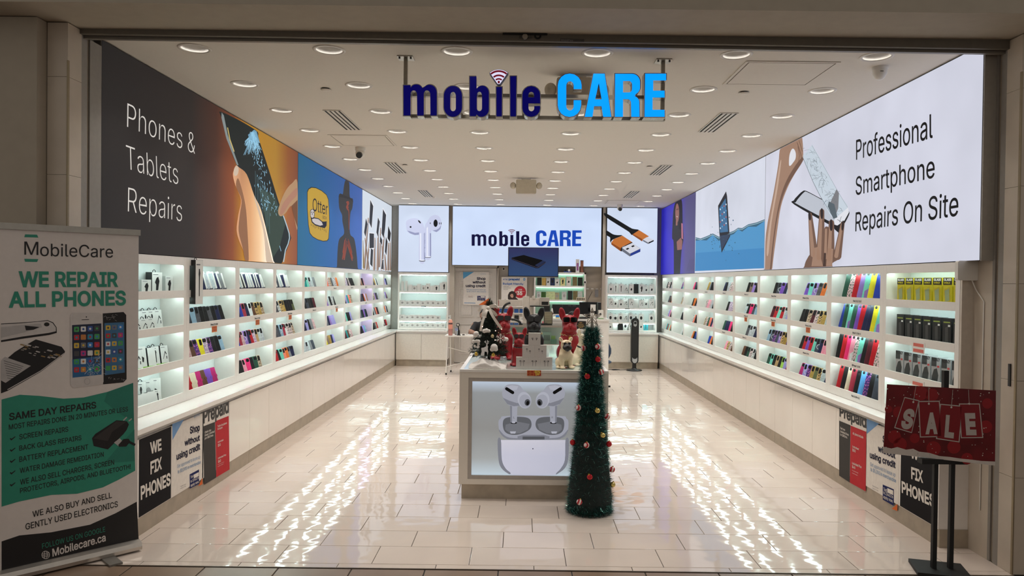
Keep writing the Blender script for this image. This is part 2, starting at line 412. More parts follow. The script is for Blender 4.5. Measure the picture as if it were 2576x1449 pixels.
P('corner_pier', MB().box(2.82, 3.2, 15.70, Y_B, 0, Z_C, M('grey pier paint', (168, 164, 156), .6)), WB)
P('pier_strip', MB().box(-1.56, -1.44, 15.56, Y_B, 0, Z_C, wallm), WB); P('pier_strip', MB().box(1.70, 1.76, 15.5, Y_B, 0, Z_C, wallm), WB)
# ---- entrance: pillars, soffit, rolling grille track
fac = M('mall wall paint', (168, 158, 142), 0.75, var=0.03, scale=12)
ptile = M('cream pillar tile', (196, 184, 168), 0.35, var=0.06, scale=6)
wlf = MB().box(-9, -2.93, 4.41, 4.75, 0, 3.33, fac); S('wall_front_left', wlf)
wrf = MB().box(3.30, 9, 4.41, 4.75, 0, 3.33, fac); S('wall_front_right', wrf)
S('wall_front_header', MB().box(-9, 9, 4.18, 4.62, 3.335, 5.2, fac))
def pillar(name, x0, x1, sx):
    pl = S(name, MB().box(x0+.01, x1-.01, 4.515, 4.75, 0, 3.33, M('pillar grout', (150, 138, 122), .7)))
    for k in range(6):
        z0, z1 = k*.60, min(3.33, (k+1)*.60)
        P('pillar_tile', MB().box(x0, x1, 4.50, 4.512, z0+.001, z1-.001, ptile), pl)
        xr = x1 if sx > 0 else x0
        P('pillar_tile', MB().box(xr-.012*sx, xr, 4.512, 4.64, z0+.001, z1-.001, ptile), pl)
    P('corner_trim', MB().box((x1 if sx > 0 else x0)-.004, (x1 if sx > 0 else x0)+.004, 4.496, 4.512, 0, 3.1, brass), pl)
    return pl
pillar('trim_2', -2.925, -2.80, 1)
pr = pillar('trim_3', 3.05, 3.30, -1)
frm = M('grey anodised frame', (146, 141, 134), 0.45, 0.15); slot = M('dark slot', (8, 8, 8), .8)
fr = MB().box(-2.85, -2.80, 4.64, 4.70, 0, 3.33, frm).box(-2.85, -2.83, 4.70, 4.73, 0, 3.3, slot).box(-2.85, -2.80, 4.73, 4.86, 0, 3.3, frm).box(-2.96, -2.85, 4.64, 4.86, 0, 3.33, frm)
S('trim_4', fr)
fr = MB().box(3.05, 3.1, 4.64, 4.69, 0, 3.33, frm).box(3.08, 3.1, 4.69, 4.72, 0, 3.3, slot).box(3.05, 3.1, 4.72, 4.745, 0, 3.3, frm).box(3.05, 3.25, 4.745, 5.0, 0, 3.33, ptile).box(3.1, 3.25, 4.64, 4.745, 0, 3.33, frm)
S('trim_5', fr)
P('door_pull', MB().box(3.043, 3.05, 4.545, 4.565, 1.16, 1.30, black), bpy.data.objects['trim_3'])
tr = S('trim_6', MB().box(-2.83, 3.08, 4.62, 4.656, 3.303, 3.335, M('dark track', (108, 102, 92), .5, .1)))
P('track_rail', MB().box(-2.80, 3.05, 4.66, 4.69, 3.286, 3.302, M('track rail', (120, 114, 104), .4, .2)), tr)
P('track_rail', MB().box(-2.80, 3.05, 4.70, 4.745, 3.312, 3.335, M('track rail', (120, 114, 104), .4, .2)), tr)
P('track_edge', MB().box(-2.80, 3.05, 4.656, 4.68, 3.302, 3.32, slot), tr)
P('bulkhead', MB().box(-2.85, 3.1, 4.76, 4.80, 3.333, Z_C+.2, ceil_m), tr)
for o in [tr]+list(tr.children):              # the track hangs a little lower at its right end
    for v in o.data.vertices:
        if v.co.z < 3.334: v.co.z -= .0046*(v.co.x+2.8)
# roller bracket at the middle of the track, and its maker's plate
br = MB().box(-.14, .14, 4.60, 4.619, 3.326, 3.332, slot).cyl((0, 4.615, 3.312), (0, 4.60, 3.312), .017, .017, alu).box(-.035, -.01, 4.605, 4.619, 3.306, 3.32, dkgrey).box(.01, .04, 4.605, 4.619, 3.308, 3.322, dkgrey)
br.tube([(.08+.018*math.cos(t), 4.612, 3.322+.018*math.sin(t)) for t in [PI+PI*i/8 for i in range(9)]], .005, slot, 6)
P('roller_bracket', br, tr)
pa = Art((0, 4.615, 0), (0, -1, 0), 2.994, 860, 0)
pa.poly([(1645, 288), (1825, 294), (1825, 316), (1645, 311)], M('plate', (70, 68, 66), .4), 1)
pa.text('MobilFlex', (1652, 309), (1742, 312), (1652, 295), M('plate ink', (150, 148, 144), .5), 0, 2)
pa.done(tr, 'maker_plate', 'plate_lettering')
for nm, x0, x1, yy in (('baseboard_left', -9, -2.93, 4.40), ('baseboard_right', 3.3, 9, 4.40)):
    S(nm, MB().box(x0, x1, yy, yy+.012, 0, .1, stone))
# ---- ceiling fixtures
trim_m = M('downlight trim', (214, 208, 198), 0.4); refl = M('downlight reflector', (224, 220, 214), 0.3, 0.2, var=.02); lampm = E('downlight lamp', (255, 244, 230), .55)
DL = bpy.data.lights.new('downlight_lamp', 'AREA'); DL.shape = 'DISK'; DL.size = .08; DL.energy = DOWNLIGHT_W; DL.color = (1.0, .955, .895); DL.spread = R_(99)
d0 = None
for j, gy in enumerate(GY):
    for i, gx in enumerate(GX):
        lab = f'round recessed ceiling downlight, {ORD[i]} from the left in the {ORD[j]} row from the entrance'
        if d0 is None:
            d0 = T('downlight', lab, 'ceiling light', (gx, gy, Z_C), 0, 'recessed downlights in rows')
            P('trim_ring', MB().lathe([(.089, .001), (.091, -.006), (.108, -.006), (.112, -.001)], trim_m, n=28), d0, local=True)
            P('reflector', MB().lathe([(.089, .0), (.083, .05), (.066, .10), (.055, .112), (.0, .114)], refl, n=28), d0, local=True)
            P('lens', MB().lathe([(0, .0985), (.03, .0975), (.05, .1005), (.052, .107)], lampm, n=20), d0, local=True)
            lo = bpy.data.objects.new('lamp', DL); COL.objects.link(lo); lo.parent = d0; lo.location = (0, 0, .062)
        else:
            c = dup(d0); c.location = (gx, gy, Z_C); c['label'] = lab
ventm = M('vent frame', (214, 208, 198), .45)
def vent(x, y0, y1, lab):
    v = T('slot_vent', lab, 'air vent', (x, (y0+y1)/2, Z_C), 0, 'linear slot diffusers')
    P('frame', MB().box(x-.085, x-.075, y0+.01, y1-.01, Z_C-.008, Z_C-.001, ventm).box(x+.075, x+.085, y0+.01, y1-.01, Z_C-.008, Z_C-.001, ventm).box(x-.085, x+.085, y0, y0+.01, Z_C-.008, Z_C-.001, ventm).box(x-.085, x+.085, y1-.01, y1, Z_C-.008, Z_C-.001, ventm), v)
    P('throat', MB().box(x-.075, x+.075, y0+.01, y1-.01, Z_C-.003, Z_C-.001, slot), v)
    for k in (-.042, 0, .042): P('blade', MB().box(x+k-.012, x+k+.012, y0+.01, y1-.01, Z_C-.009, Z_C-.003, ventm), v)
for x, y0, y1, lab in ((-1.80, 6.86, 7.75, 'long slot air vent in the ceiling left of the hanging sign'), (1.90, 6.78, 7.65, 'long slot air vent in the ceiling right of the hanging sign'),
      (-1.80, 9.87, 10.86, 'slot air vent on the left of the ceiling, middle of three'), (1.92, 9.82, 10.75, 'slot air vent on the right of the ceiling, middle of three'),
      (-1.78, 12.9, 13.9, 'slot air vent on the left of the ceiling nearest the rear wall'), (1.94, 12.65, 13.67, 'slot air vent on the right of the ceiling nearest the rear wall')): vent(x, y0, y1, lab)
def hatch(x0, x1, y0, y1, lab):
    h = T('access_panel', lab, 'access panel', ((x0+x1)/2, (y0+y1)/2, Z_C), 0)
    P('panel', MB().box(x0+.03, x1-.03, y0+.03, y1-.03, Z_C-.006, Z_C-.001, ceil_m), h)
    f = MB()
    for a in ((x0, x1, y0, y0+.022), (x0, x1, y1-.022, y1), (x0, x0+.022, y0+.022, y1-.022), (x1-.022, x1, y0+.022, y1-.022)): f.box(*a, Z_C-.006, Z_C-.001, ceil_m)
    P('frame', f, h); P('gap', MB().box(x0+.022, x1-.022, y0+.022, y1-.022, Z_C-.0025, Z_C-.001, M('panel gap', (90, 82, 72), .8)), h)
hatch(1.57, 2.24, 5.2, 5.82, 'square ceiling access panel near the entrance on the right')
hatch(-2.15, -1.5, 8.03, 8.66, 'square ceiling access panel on the left beside a turret camera')
hatch(1.62, 2.3, 14.1, 14.8, 'square ceiling access panel above the rear cable poster')
for x, y, lab in ((-1.65, 6.1, 'flat round ceiling cap near the entrance on the left'), (1.81, 6.05, 'flat round ceiling cap near the entrance on the right'), (-1.63, 10.07, 'flat round ceiling cap beside the middle left slot vent'), (1.71, 9.95, 'flat round ceiling cap beside the middle right slot vent')):
    t = T('sprinkler_cap', lab, 'sprinkler', (x, y, Z_C), 0, 'sprinkler cover caps'); P('disc', MB().lathe([(0, -.016), (.038, -.016), (.042, -.012), (.042, -.009)], ceil_m, n=20), t, local=True); P('collar', MB().lathe([(.03, -.009), (.03, 0)], slot, n=16), t, local=True)
t = T('ceiling_sensor', 'tiny round sensor in the ceiling at the rear left', 'sensor', (-1.7, 13.95, Z_C)); P('body', MB().lathe([(0, -.03), (.03, -.03), (.04, 0)], wplastic, n=16), t, local=True)
t = T('smoke_detector', 'white cone shaped detector on the ceiling by the right light panel', 'detector', (2.575, 5.32, Z_C))
P('base', MB().lathe([(.052, -.02), (.056, -.012), (.056, 0)], wplastic, n=24), t, local=True); P('cone', MB().lathe([(.052, -.02), (.048, -.05), (.03, -.082), (.012, -.092), (0, -.093)], wplastic, n=24), t, local=True); P('label_strip', MB().box(-.022, .0, -.054, -.05, -.045, -.04, dkgrey), t, local=True)
def turret(x, y, sc, lab):
    t = T('security_camera', lab, 'camera', (x, y, Z_C), 0, 'turret cameras')
    P('mount', MB().lathe([(.05*sc, 0), (.052*sc, -.03*sc), (.03*sc, -.05*sc)], wplastic, n=20), t, local=True); P('ball', MB().sph((0, -.01, -.06*sc), .047*sc, wplastic), t, local=True)
    P('lens', MB().cyl((0, -.03*sc, -.075*sc), (0, -.062*sc, -.09*sc), .032*sc, .03*sc, black), t, local=True)
turret(-1.96, 8.8, 1.2, 'white turret camera on the ceiling above the blue badge panel'); turret(1.97, 14.9, 1.2, 'turret camera on the ceiling in front of the cable poster')
def emlight(X, Y, lab):
    t = T('emergency_light', lab, 'emergency light', (X, Y, Z_C), 0, 'twin head emergency lights'); bm = M('beige casing', (196, 186, 166), .5)
    P('canopy', MB().box(-.07, .07, -.03, .03, -.025, 0, wplastic), t, local=True)
    b = MB().prism(rrect(-.155, .155, -.24, -.028, .02), bm, .1, c=(0, -.05, 0)); P('battery_case', b, t, local=True)
    for s in (-1, 1):
        h = P('lamp_head', MB().cyl((s*.155, 0, -.12), (s*.18, 0, -.12), .012, .012, bm).lathe([(.05, 0), (.052, .03), (.03, .055), (0, .06)], bm, (0, 0, 0), 20), t, local=True)
        me = h.data
        for v in me.vertices:
            if v.index >= 34+0 and abs(v.co.x) < .06: v.co = (s*.2+v.co.x*.9, -v.co.z+.0, -.12+v.co.y)
        P('lens', MB().cyl((s*.2, 0.0, -.12), (s*.2, -.004, -.12), .044, .044, M('lens', (200, 196, 186), .2)), t, local=True)
emlight(.4, 5.62, 'beige twin head emergency light behind the hanging sign'); emlight(.045, 11.25, 'beige twin head emergency light in the middle of the ceiling')
# ================================================================= wall units with lit compartments
led_m = E('cool white shelf light', (222, 252, 250), LED_K); led_p = E('violet shelf light', (196, 190, 255), LED_K*.8)
inner = M('shelf interior', (222, 230, 228), 0.35, var=0.015)
SHZ = [1.67, 1.385, 1.095, 0.818]             # top of each shelf lip
FLZ = [1.635, 1.35, 1.06, 0.762]              # shelf surfaces
TOPZ = [1.895, 1.625, 1.34, 1.05]             # underside above each row
DEP = 0.21
LY = [5.04+1.0915*i for i in range(10)]+[15.70]; RY = [4.96+1.0545*i for i in range(11)]
def unit(L, sd, led, loc, label, group):
    """sd = -1: recess runs towards -x (left wall); +1 mirrored"""
    u = T('display_shelf_unit', label, 'shelf unit', loc, 0, group)
    X = lambda a, b: (min(a*sd, b*sd), max(a*sd, b*sd))
    for y0, y1 in ((0, .052), (L-.052, L)):
        P('side_panel', MB().box(*X(0, DEP), y0+.0006, y1-.0006, .742, 1.945, white), u, local=True)
    P('header', MB().box(*X(0, DEP), .052, L-.052, 1.895, 1.945, white).box(*X(0, .014), .052, L-.052, 1.878, 1.895, white), u, local=True)
    P('back_panel', MB().box(*X(DEP-.012, DEP), .052, L-.052, .742, 1.895, inner), u, local=True)
    for r in range(4):
        s = MB().box(*X(.014, DEP-.012), .052, L-.052, FLZ[r]-.012, FLZ[r], white).box(*X(0, .014), .052, L-.052, (FLZ[r]-.026 if r < 3 else .742), SHZ[r], white)
        P('shelf', s, u, local=True)
        P('light_strip', MB().box(*X(.03, .042), .07, L-.07, TOPZ[r]-.009, TOPZ[r]-.002, led), u, local=True)
    return u
def place(us, u0, y, x, lab, led, ln=1.0):
    c = dup(u0); c.location = (x, y, 0); c['label'] = lab; c.scale.y = ln
    for ch in c.children:
        if ch.name.startswith('light_strip') and led is not led_m:
            ch.data = remat(ch.data, led)
    us.append(c); return c
for sd, YS, x, side in ((-1, LY, X_L, 'left'), (1, RY, X_R, 'right')):
    us = []
    for k in range(10):
        lab = f'white lit display shelf unit with four shelves, {ORD[k]} from the entrance on the {side} wall'
        led = led_p if (sd < 0 and k == 7) else led_m
        if k == 0: u0 = unit(YS[1]-YS[0], sd, led_m, (x, YS[0], 0), lab, f'display shelf units on the {side} wall'); us.append(u0)
        else: place(us, u0, YS[k], x, lab, led, (YS[k+1]-YS[k])/(YS[1]-YS[0]))
    xd = X_LD if sd < 0 else X_RD
    # countertop slabs and base cabinets below
    ya, yb = (4.89, 15.28) if sd < 0 else (4.97, 15.28)
    t = T('counter_ledge', f'long white counter ledge under the shelf units on the {side} wall', 'counter', ((x+xd)/2, (ya+yb)/2, .70))
    e = xd-sd*.022
    P('slab', MB().box(e, x+sd*DEP, ya, yb, .705, .7405, wtop), t); P('shadow_strip', MB().box(e-sd*.001, e+sd*.02, ya, yb, .69, .705, M('ledge shadow grey', (150, 144, 136), .5)), t)  # grey strip paints in the shadow gap beneath the ledge
    n = 10; pitch = 1.06 if sd > 0 else 1.06; first = True
    for k in range(10):
        y0 = ya+k*pitch if sd < 0 else 5.0+k*pitch; y1 = min(y0+pitch, 15.28)
        if y1-y0 < .3: break
        c = T('base_cabinet', f'glossy white base cabinet with two doors, {ORD[k]} from the entrance along the {side} wall', 'cabinet', ((xd+x)/2, (y0+y1)/2, 0), 0, f'base cabinets along the {side} wall')
        P('carcass', MB().box(xd+sd*.02, x+sd*.2, y0+.001, y1-.001, .125, .69, white), c)
        ym = (y0+y1)/2
        for a, b in ((y0, ym), (ym, y1)): P('door', MB().box(xd, xd+sd*.019, a+.0018, b-.0018, .128, .668, gloss), c)
        P('skirting', MB().box(xd+sd*.006, xd+sd*.03, y0+.0015, y1-.0015, .0, .125, stone), c)
        P('plinth', MB().box(xd+sd*.03, x+sd*.2, y0+.001, y1-.001, .0, .124, M('plinth grey', (96, 90, 82), .6)), c)
# right hand end panels facing the entrance
t = T('cabinet_end_panel', 'white end panel closing the right shelf run beside the entrance', 'panel', (3.05, 4.955, 0))
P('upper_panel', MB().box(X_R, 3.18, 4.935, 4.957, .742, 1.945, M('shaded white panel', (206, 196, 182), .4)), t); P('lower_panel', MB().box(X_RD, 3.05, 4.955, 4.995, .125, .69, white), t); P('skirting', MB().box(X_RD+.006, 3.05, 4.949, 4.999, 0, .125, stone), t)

# ---- phone cases ---------------------------------------------------------------------------
PAL = dict(black=(22, 22, 24), slate=(66, 72, 84), lightblue=(150, 178, 200), darkblue=(30, 42, 92), clear=(196, 204, 206), pinkclear=(208, 170, 172), brown=(94, 58, 40), navy=(26, 32, 70),
           yellow=(232, 214, 40), lilac=(150, 118, 190), purple=(120, 76, 176), red=(186, 22, 34), cream=(226, 214, 186), magenta=(176, 28, 100), taupe=(128, 104, 92), blue=(36, 62, 160), white=(230, 230, 230),
           tan=(186, 148, 104), bronze=(176, 140, 70), rosered=(170, 50, 70), grey=(130, 130, 134), pink=(236, 150, 170), hotpink=(236, 50, 118), green=(40, 82, 66), mint=(120, 206, 186), teal=(30, 140, 140),
           orange=(220, 112, 44), coral=(240, 128, 104), lime=(168, 206, 90), maroon=(84, 24, 36), smoke=(88, 86, 92), sky=(96, 170, 230), silver=(188, 190, 196), lavender=(164, 156, 218), olive=(96, 100, 66))
MISC = ['black']*7+['slate', 'navy', 'clear', 'clear', 'silver', 'smoke', 'smoke', 'brown', 'red', 'maroon', 'grey', 'pinkclear', 'lilac', 'teal', 'green', 'blue', 'pink', 'white', 'tan', 'bronze', 'darkblue', 'coral', 'lavender', 'orange', 'mint', 'floral', 'floral', 'marble', 'leopard', 'galaxy', 'plaid', 'glitter', 'glitter']
PATT = {'floral': ((226, 196, 200), (70, 96, 70)), 'marble': ((222, 220, 218), (110, 112, 118)), 'leopard': ((206, 168, 110), (48, 34, 26)), 'galaxy': ((60, 40, 110), (190, 110, 170)), 'plaid': ((200, 176, 150), (90, 50, 46)), 'glitter': ((176, 150, 180), (232, 220, 226))}
def casemat(c):
    if c in PATT:
        if c+' patterned case' in MATS: return MATS[c+' patterned case']
        m = M(c+' patterned case', PATT[c][0], .35); nt = m.node_tree; r = [n for n in nt.nodes if n.bl_idname == 'ShaderNodeValToRGB'][0]; [n for n in nt.nodes if n.bl_idname == 'ShaderNodeTexNoise'][0].inputs['Scale'].default_value = 85
        r.color_ramp.interpolation = 'CONSTANT'; r.color_ramp.elements[0].position = 0; r.color_ramp.elements[1].position = .54; r.color_ramp.elements[0].color = (*lin(PATT[c][0]), 1); r.color_ramp.elements[1].color = (*lin(PATT[c][1]), 1); return m
    return M(c+' phone case shell', PAL[c], 0.28 if c in ('clear', 'silver', 'pinkclear', 'smoke', 'lightblue') else 0.42, var=0.22 if c in ('clear', 'bronze', 'silver', 'pinkclear', 'smoke') else 0.06, scale=45)
camm = M('camera cut-out', (12, 12, 14), .3)
ringm = M('white magnet ring', (226, 226, 230), .4)
CM = {}
def case_mesh(c, kind):
    k = (c, kind)
    if k in CM: return CM[k]
    if kind == 'case': w, h, d, r = .078, .160, .0115, .013
    elif kind == 'wallet': w, h, d, r = .086, .162, .019, .007
    elif kind == 'tablet': w, h, d, r = .176, .248, .020, .018
    else: w, h, d, r = .088, .178, .016, .003
    n = 3; o = rrect(-w/2, w/2, 0, h, r, n); b = .0025; q = rrect(-w/2+b, w/2-b, b, h-b, max(r-b, .001), n); N = len(o); m = casemat(c)
    mb = MB(); V = [(x, 0, z) for x, z in q]+[(x, b, z) for x, z in o]+[(x, d, z) for x, z in o]
    F = [tuple(range(N)), tuple(range(3*N-1, 2*N-1, -1))]
    for L in (0, N): F += [((i+1) % N+L, i+L, i+L+N, (i+1) % N+L+N) for i in range(N)]
    mb.add(V, F, m)
    CM[k] = mb.mesh('phone_case' if kind == 'case' else kind); return CM[k]
def patch(name, polys, m, y=-.0012):
    mb = MB()
    for p in polys: mb.prism(p, m, .003, c=(0, y, 0))
    return mb.mesh(name)
cut1 = patch('camera_cutout', [rrect(-.033, -.002, .118, .153, .009, 3)], camm); cut2 = patch('camera_cutout', [rrect(-.032, -.010, .098, .153, .008, 3)], camm)
cut3 = patch('camera_cutout', [rrect(.002, .033, .118, .153, .009, 3)], camm); cut4 = patch('camera_cutout', [rrect(.010, .032, .098, .153, .008, 3)], camm)
rg = MB(); 
for i in range(20):
    a, b = 2*PI*i/20, 2*PI*(i+1)/20; rg.add([(r*math.cos(t), -.0012, .074+r*math.sin(t)) for r, t in ((.022, a), (.027, a), (.027, b), (.022, b))], [(0, 3, 2, 1)], ringm)
rg.add([(x, -.0012, z) for x, z in ((-.0025, .028), (.0025, .028), (.0025, .042), (-.0025, .042))], [(0, 1, 2, 3)], ringm); ringme = rg.mesh('magnet_ring')
clasp = {}
SHOW = []                                     # (apparent size, builder) so that the 300 largest become single things
def shelf_row(side, bay, row, cols, kind='case', a=0.06, span=None, deg=42, lean=6):
    YS, sd, x = (LY, -1, X_L) if side == 'left' else (RY, 1, X_R)
    L = YS[1]-YS[0]; y0 = YS[bay]+a+.03; n = len(cols); span = span or min(L-.3, .086*n+.04); st = span/max(1, n-1)
    for i, c in enumerate(cols):
        y = y0+i*st; th = math.radians(deg+random.uniform(-4, 4)); le = math.radians(lean+random.uniform(-3, 3))
        R = Matrix.Rotation(-sd*th, 4, 'Z') @ Matrix.Rotation(-le, 4, 'X')
        off = .083 if kind != 'tablet' else .085
        Rt = Matrix.Rotation(sd*math.radians(random.uniform(11, 17) if kind != 'tablet' else random.uniform(9, 12)), 4, 'Y') @ R
        zmin = min((Rt @ v.co).z for v in case_mesh(c, kind).vertices)
        Mx = Matrix.Translation((x+sd*(off-.012), y+.01, FLZ[row]+.0012-zmin)) @ Rt
        SHOW.append((1/y, Mx, c, kind, side, bay, row, i, n))
rnd = random.Random(11)
def rc(n): return [rnd.choice(MISC) for _ in range(n)]
LSPEC = {(1,1): ['clear', 'slate', 'lightblue', 'smoke', 'black', 'black', 'smoke', 'black', 'navy', 'black'], (1,2): ['clear', 'pinkclear', 'brown', 'galaxy', 'yellow', 'glitter', 'galaxy', 'black', 'black', 'lightblue'],
 (2,1): ['taupe', 'navy', 'blue', 'rosered', 'navy', 'white', 'brown', 'leopard', 'bronze', 'plaid'], (2,2): ['blue', 'blue', 'rosered', 'pinkclear', 'lilac', 'navy', 'red', 'glitter', 'tan', 'clear', 'silver'], (2,3): ['brown', 'black', 'black', 'pink', 'hotpink', 'black', 'green', 'plaid'],
 (3,1): ['maroon', 'slate', 'smoke', 'marble', 'leopard', 'bronze', 'black', 'black', 'black', 'olive'], (3,2): ['maroon', 'taupe', 'smoke', 'slate', 'lightblue', 'rosered', 'white', 'floral', 'floral', 'plaid'], (3,3): ['black', 'navy', 'red', 'black', 'mint', 'coral', 'orange', 'grey', 'navy'],
 (4,0): ['smoke', 'tan', 'teal', 'mint', 'silver', 'clear', 'grey'], (4,1): ['red', 'white', 'black', 'slate', 'black', 'black', 'maroon'], (4,2): ['black', 'black', 'navy', 'lavender', 'black', 'grey', 'pinkclear'], (4,3): ['red', 'red', 'clear', 'silver', 'clear', 'grey', 'slate'],
 (5,2): ['mint', 'slate', 'grey', 'navy', 'lilac', 'lavender', 'lavender'], (5,3): ['brown', 'white', 'yellow', 'taupe', 'bronze', 'navy', 'lavender']}
for bay in range(1, 10):
    for row in range(4):
        if row == 0 and bay in (1, 2, 3): continue
        if (bay, row) == (1, 3): continue
        shelf_row('left', bay, row, LSPEC.get((bay, row)) or rc(rnd.randint(6, 9)))
shelf_row('left', 1, 3, ['black', 'red', 'cream', 'magenta', 'brown', 'purple', 'magenta'], 'wallet', deg=50)
for bay, cs in ((1, ['navy', 'cream', 'navy', 'navy', 'silver', 'clear', 'navy', 'grey']), (2, ['red', 'green', 'clear', 'black', 'navy', 'clear', 'silver', 'navy', 'navy', 'navy', 'clear']), (3, ['red', 'black', 'slate', 'clear', 'navy', 'white'])):
    shelf_row('left', bay, 0, cs, 'packaged', deg=48, a=.14 if bay == 1 else .06)
RSPEC = {(2,0): ['slate', 'clear', 'orange', 'smoke', 'lilac', 'mint', 'purple'], (2,1): ['smoke', 'clear', 'bronze', 'leopard', 'floral', 'maroon', 'plaid', 'black', 'black'], (2,2): ['smoke', 'pink', 'pink', 'navy', 'slate', 'mint', 'red', 'purple', 'red', 'black'], (2,3): ['teal', 'navy', 'clear', 'leopard', 'olive', 'bronze', 'galaxy', 'lavender', 'magenta'],
 (3,0): ['white', 'clear', 'navy', 'purple', 'slate', 'black'], (3,1): ['slate', 'lavender', 'clear', 'red', 'mint', 'red', 'maroon'], (3,2): ['silver', 'galaxy', 'bronze', 'leopard', 'lilac', 'slate', 'galaxy', 'slate', 'lightblue'], (3,3): ['maroon', 'red', 'lavender', 'lime', 'black', 'tan', 'black', 'mint', 'green'],
 (4,0): ['lightblue', 'slate', 'black', 'lilac', 'taupe', 'black'], (4,1): ['taupe', 'clear', 'lightblue', 'slate', 'hotpink', 'black', 'clear'], (4,2): ['slate', 'black', 'navy', 'silver', 'silver', 'smoke'], (4,3): ['black', 'black', 'black', 'marble', 'floral', 'green', 'black', 'brown'],
 (5,2): ['floral', 'leopard', 'black', 'hotpink', 'navy', 'navy', 'green'], (5,3): ['glitter', 'red', 'brown', 'floral', 'leopard', 'pink'], (7,0): ['silver', 'clear', 'black', 'slate', 'hotpink']}
for bay in range(2, 10):
    for row in range(4): shelf_row('right', bay, row, RSPEC.get((bay, row)) or rc(rnd.randint(4, 8)))
shelf_row('right', 1, 0, ['blue', 'yellow', 'mint', 'lilac', 'red', 'floral', 'green'], 'tablet', deg=38, lean=4, a=.10, span=.60)
shelf_row('right', 1, 1, ['mint', 'yellow', 'navy', 'navy', 'red', 'purple', 'green', 'mint', 'green', 'blue'], 'tablet', deg=44, lean=4, a=.08, span=.70)
shelf_row('right', 1, 2, ['floral', 'red', 'maroon', 'black', 'mint', 'floral', 'pink', 'hotpink', 'red', 'black'], 'tablet', deg=44, lean=4, a=.08, span=.74)
shelf_row('right', 1, 3, ['slate', 'black', 'galaxy', 'sky', 'black', 'rosered', 'cream', 'black', 'red'], 'tablet', deg=40, lean=4, a=.10, span=.70)
SHOW.sort(key=lambda q: -q[0]); rest = MB(); nind = 0; ROWN = ['top', 'second', 'third', 'bottom']
KIND = {'case': ('phone_case', 'phone case', 'case'), 'wallet': ('wallet_case', 'wallet phone case', 'case'), 'tablet': ('tablet_case', 'tablet case', 'tablet case'), 'packaged': ('packaged_case', 'packaged phone case with card', 'packaged case')}
hang = patch('hang_tab', [[(-.02, .178), (.02, .178), (.016, .2), (-.016, .2)]], wpaper, y=.006); card = patch('printed_card', [[(-.044, 0), (.044, 0), (.044, .03), (-.044, .014)]], M('navy card', (20, 22, 44), .4)); card2 = patch('side_card', [[(.03, .02), (.044, .03), (.044, .176), (.03, .176)]], wpaper)
for s_, Mx, c, kind, side, bay, row, i, n in SHOW:
    me = case_mesh(c, kind)
    if kind == 'case' and nind >= 300:
        rest.add([Mx@v.co for v in me.vertices], [tuple(p.vertices) for p in me.polygons], casemat(c)); continue
    nm, words_, cat = KIND[kind]
    o = bpy.data.objects.new(nm, me); COL.objects.link(o); o.matrix_world = Mx
    tag(o, f'{c if c not in ("clear", "floral", "galaxy", "plaid", "leopard", "marble", "glitter") else {"clear": "transparent", "leopard": "leopard spotted", "galaxy": "violet mottled", "floral": "flowery", "plaid": "tan mottled", "marble": "marbled", "glitter": "glittery"}[c]} {words_}, {ORD[i]} along the {ROWN[row]} shelf, {ORD[bay]} {side} unit', cat, f'{words_}s on the {ROWN[row]} shelf of the {ORD[bay]} {side} unit')
    if kind == 'case':
        nind += 1
        if nind < 190:
            P('camera_cutout', (cut1 if (i+row) % 2 else cut2) if side == 'right' else (cut3 if (i+row) % 2 else cut4), o, local=True)
            if c in ('clear', 'silver', 'lightblue', 'smoke', 'lilac', 'lavender', 'slate') and i % 3 == 1: P('magnet_ring', ringme, o, local=True)
    elif kind == 'wallet':
        P('clasp', MB().prism(rrect(.026, .046, .066, .092, .006, 3), casemat(c), .024, c=(0, -.003, 0)), o, local=True); 
    elif kind == 'packaged':
        P('hang_tab', hang, o, local=True); P('printed_card', card, o, local=True); P('side_card', card2, o, local=True)
    elif kind == 'tablet':
        P('camera_cutout', patch('camera_cutout', [rrect(-.079, -.06, .21, .236, .008, 3)], camm), o, local=True)
        if c in ('red', 'blue', 'sky', 'hotpink', 'yellow'):
            for cz in (.175, .08): P('grip_disc', MB().lathe([(0, -.006), (.05, -.004), (.056, .0)], casemat(c), n=20), o, local=True).matrix_local = Matrix.Translation((.01, -.001, cz)) @ Matrix.Rotation(PI/2, 4, 'X')
        elif c in ('mint', 'pink'):
            P('print_patch', patch('print_patch', [[(-.07, .01), (.02, .01), (.05, .08), (-.02, .12), (-.075, .07)], [(-.05, .13), (.06, .12), (.07, .2), (-.02, .23)]], casemat('lilac' if c == 'mint' else 'white')), o, local=True)
o = P('phone_case_stock', rest); tag(o, 'small phone cases filling the rear shelf units of both walls', 'phone cases', kind='stuff')

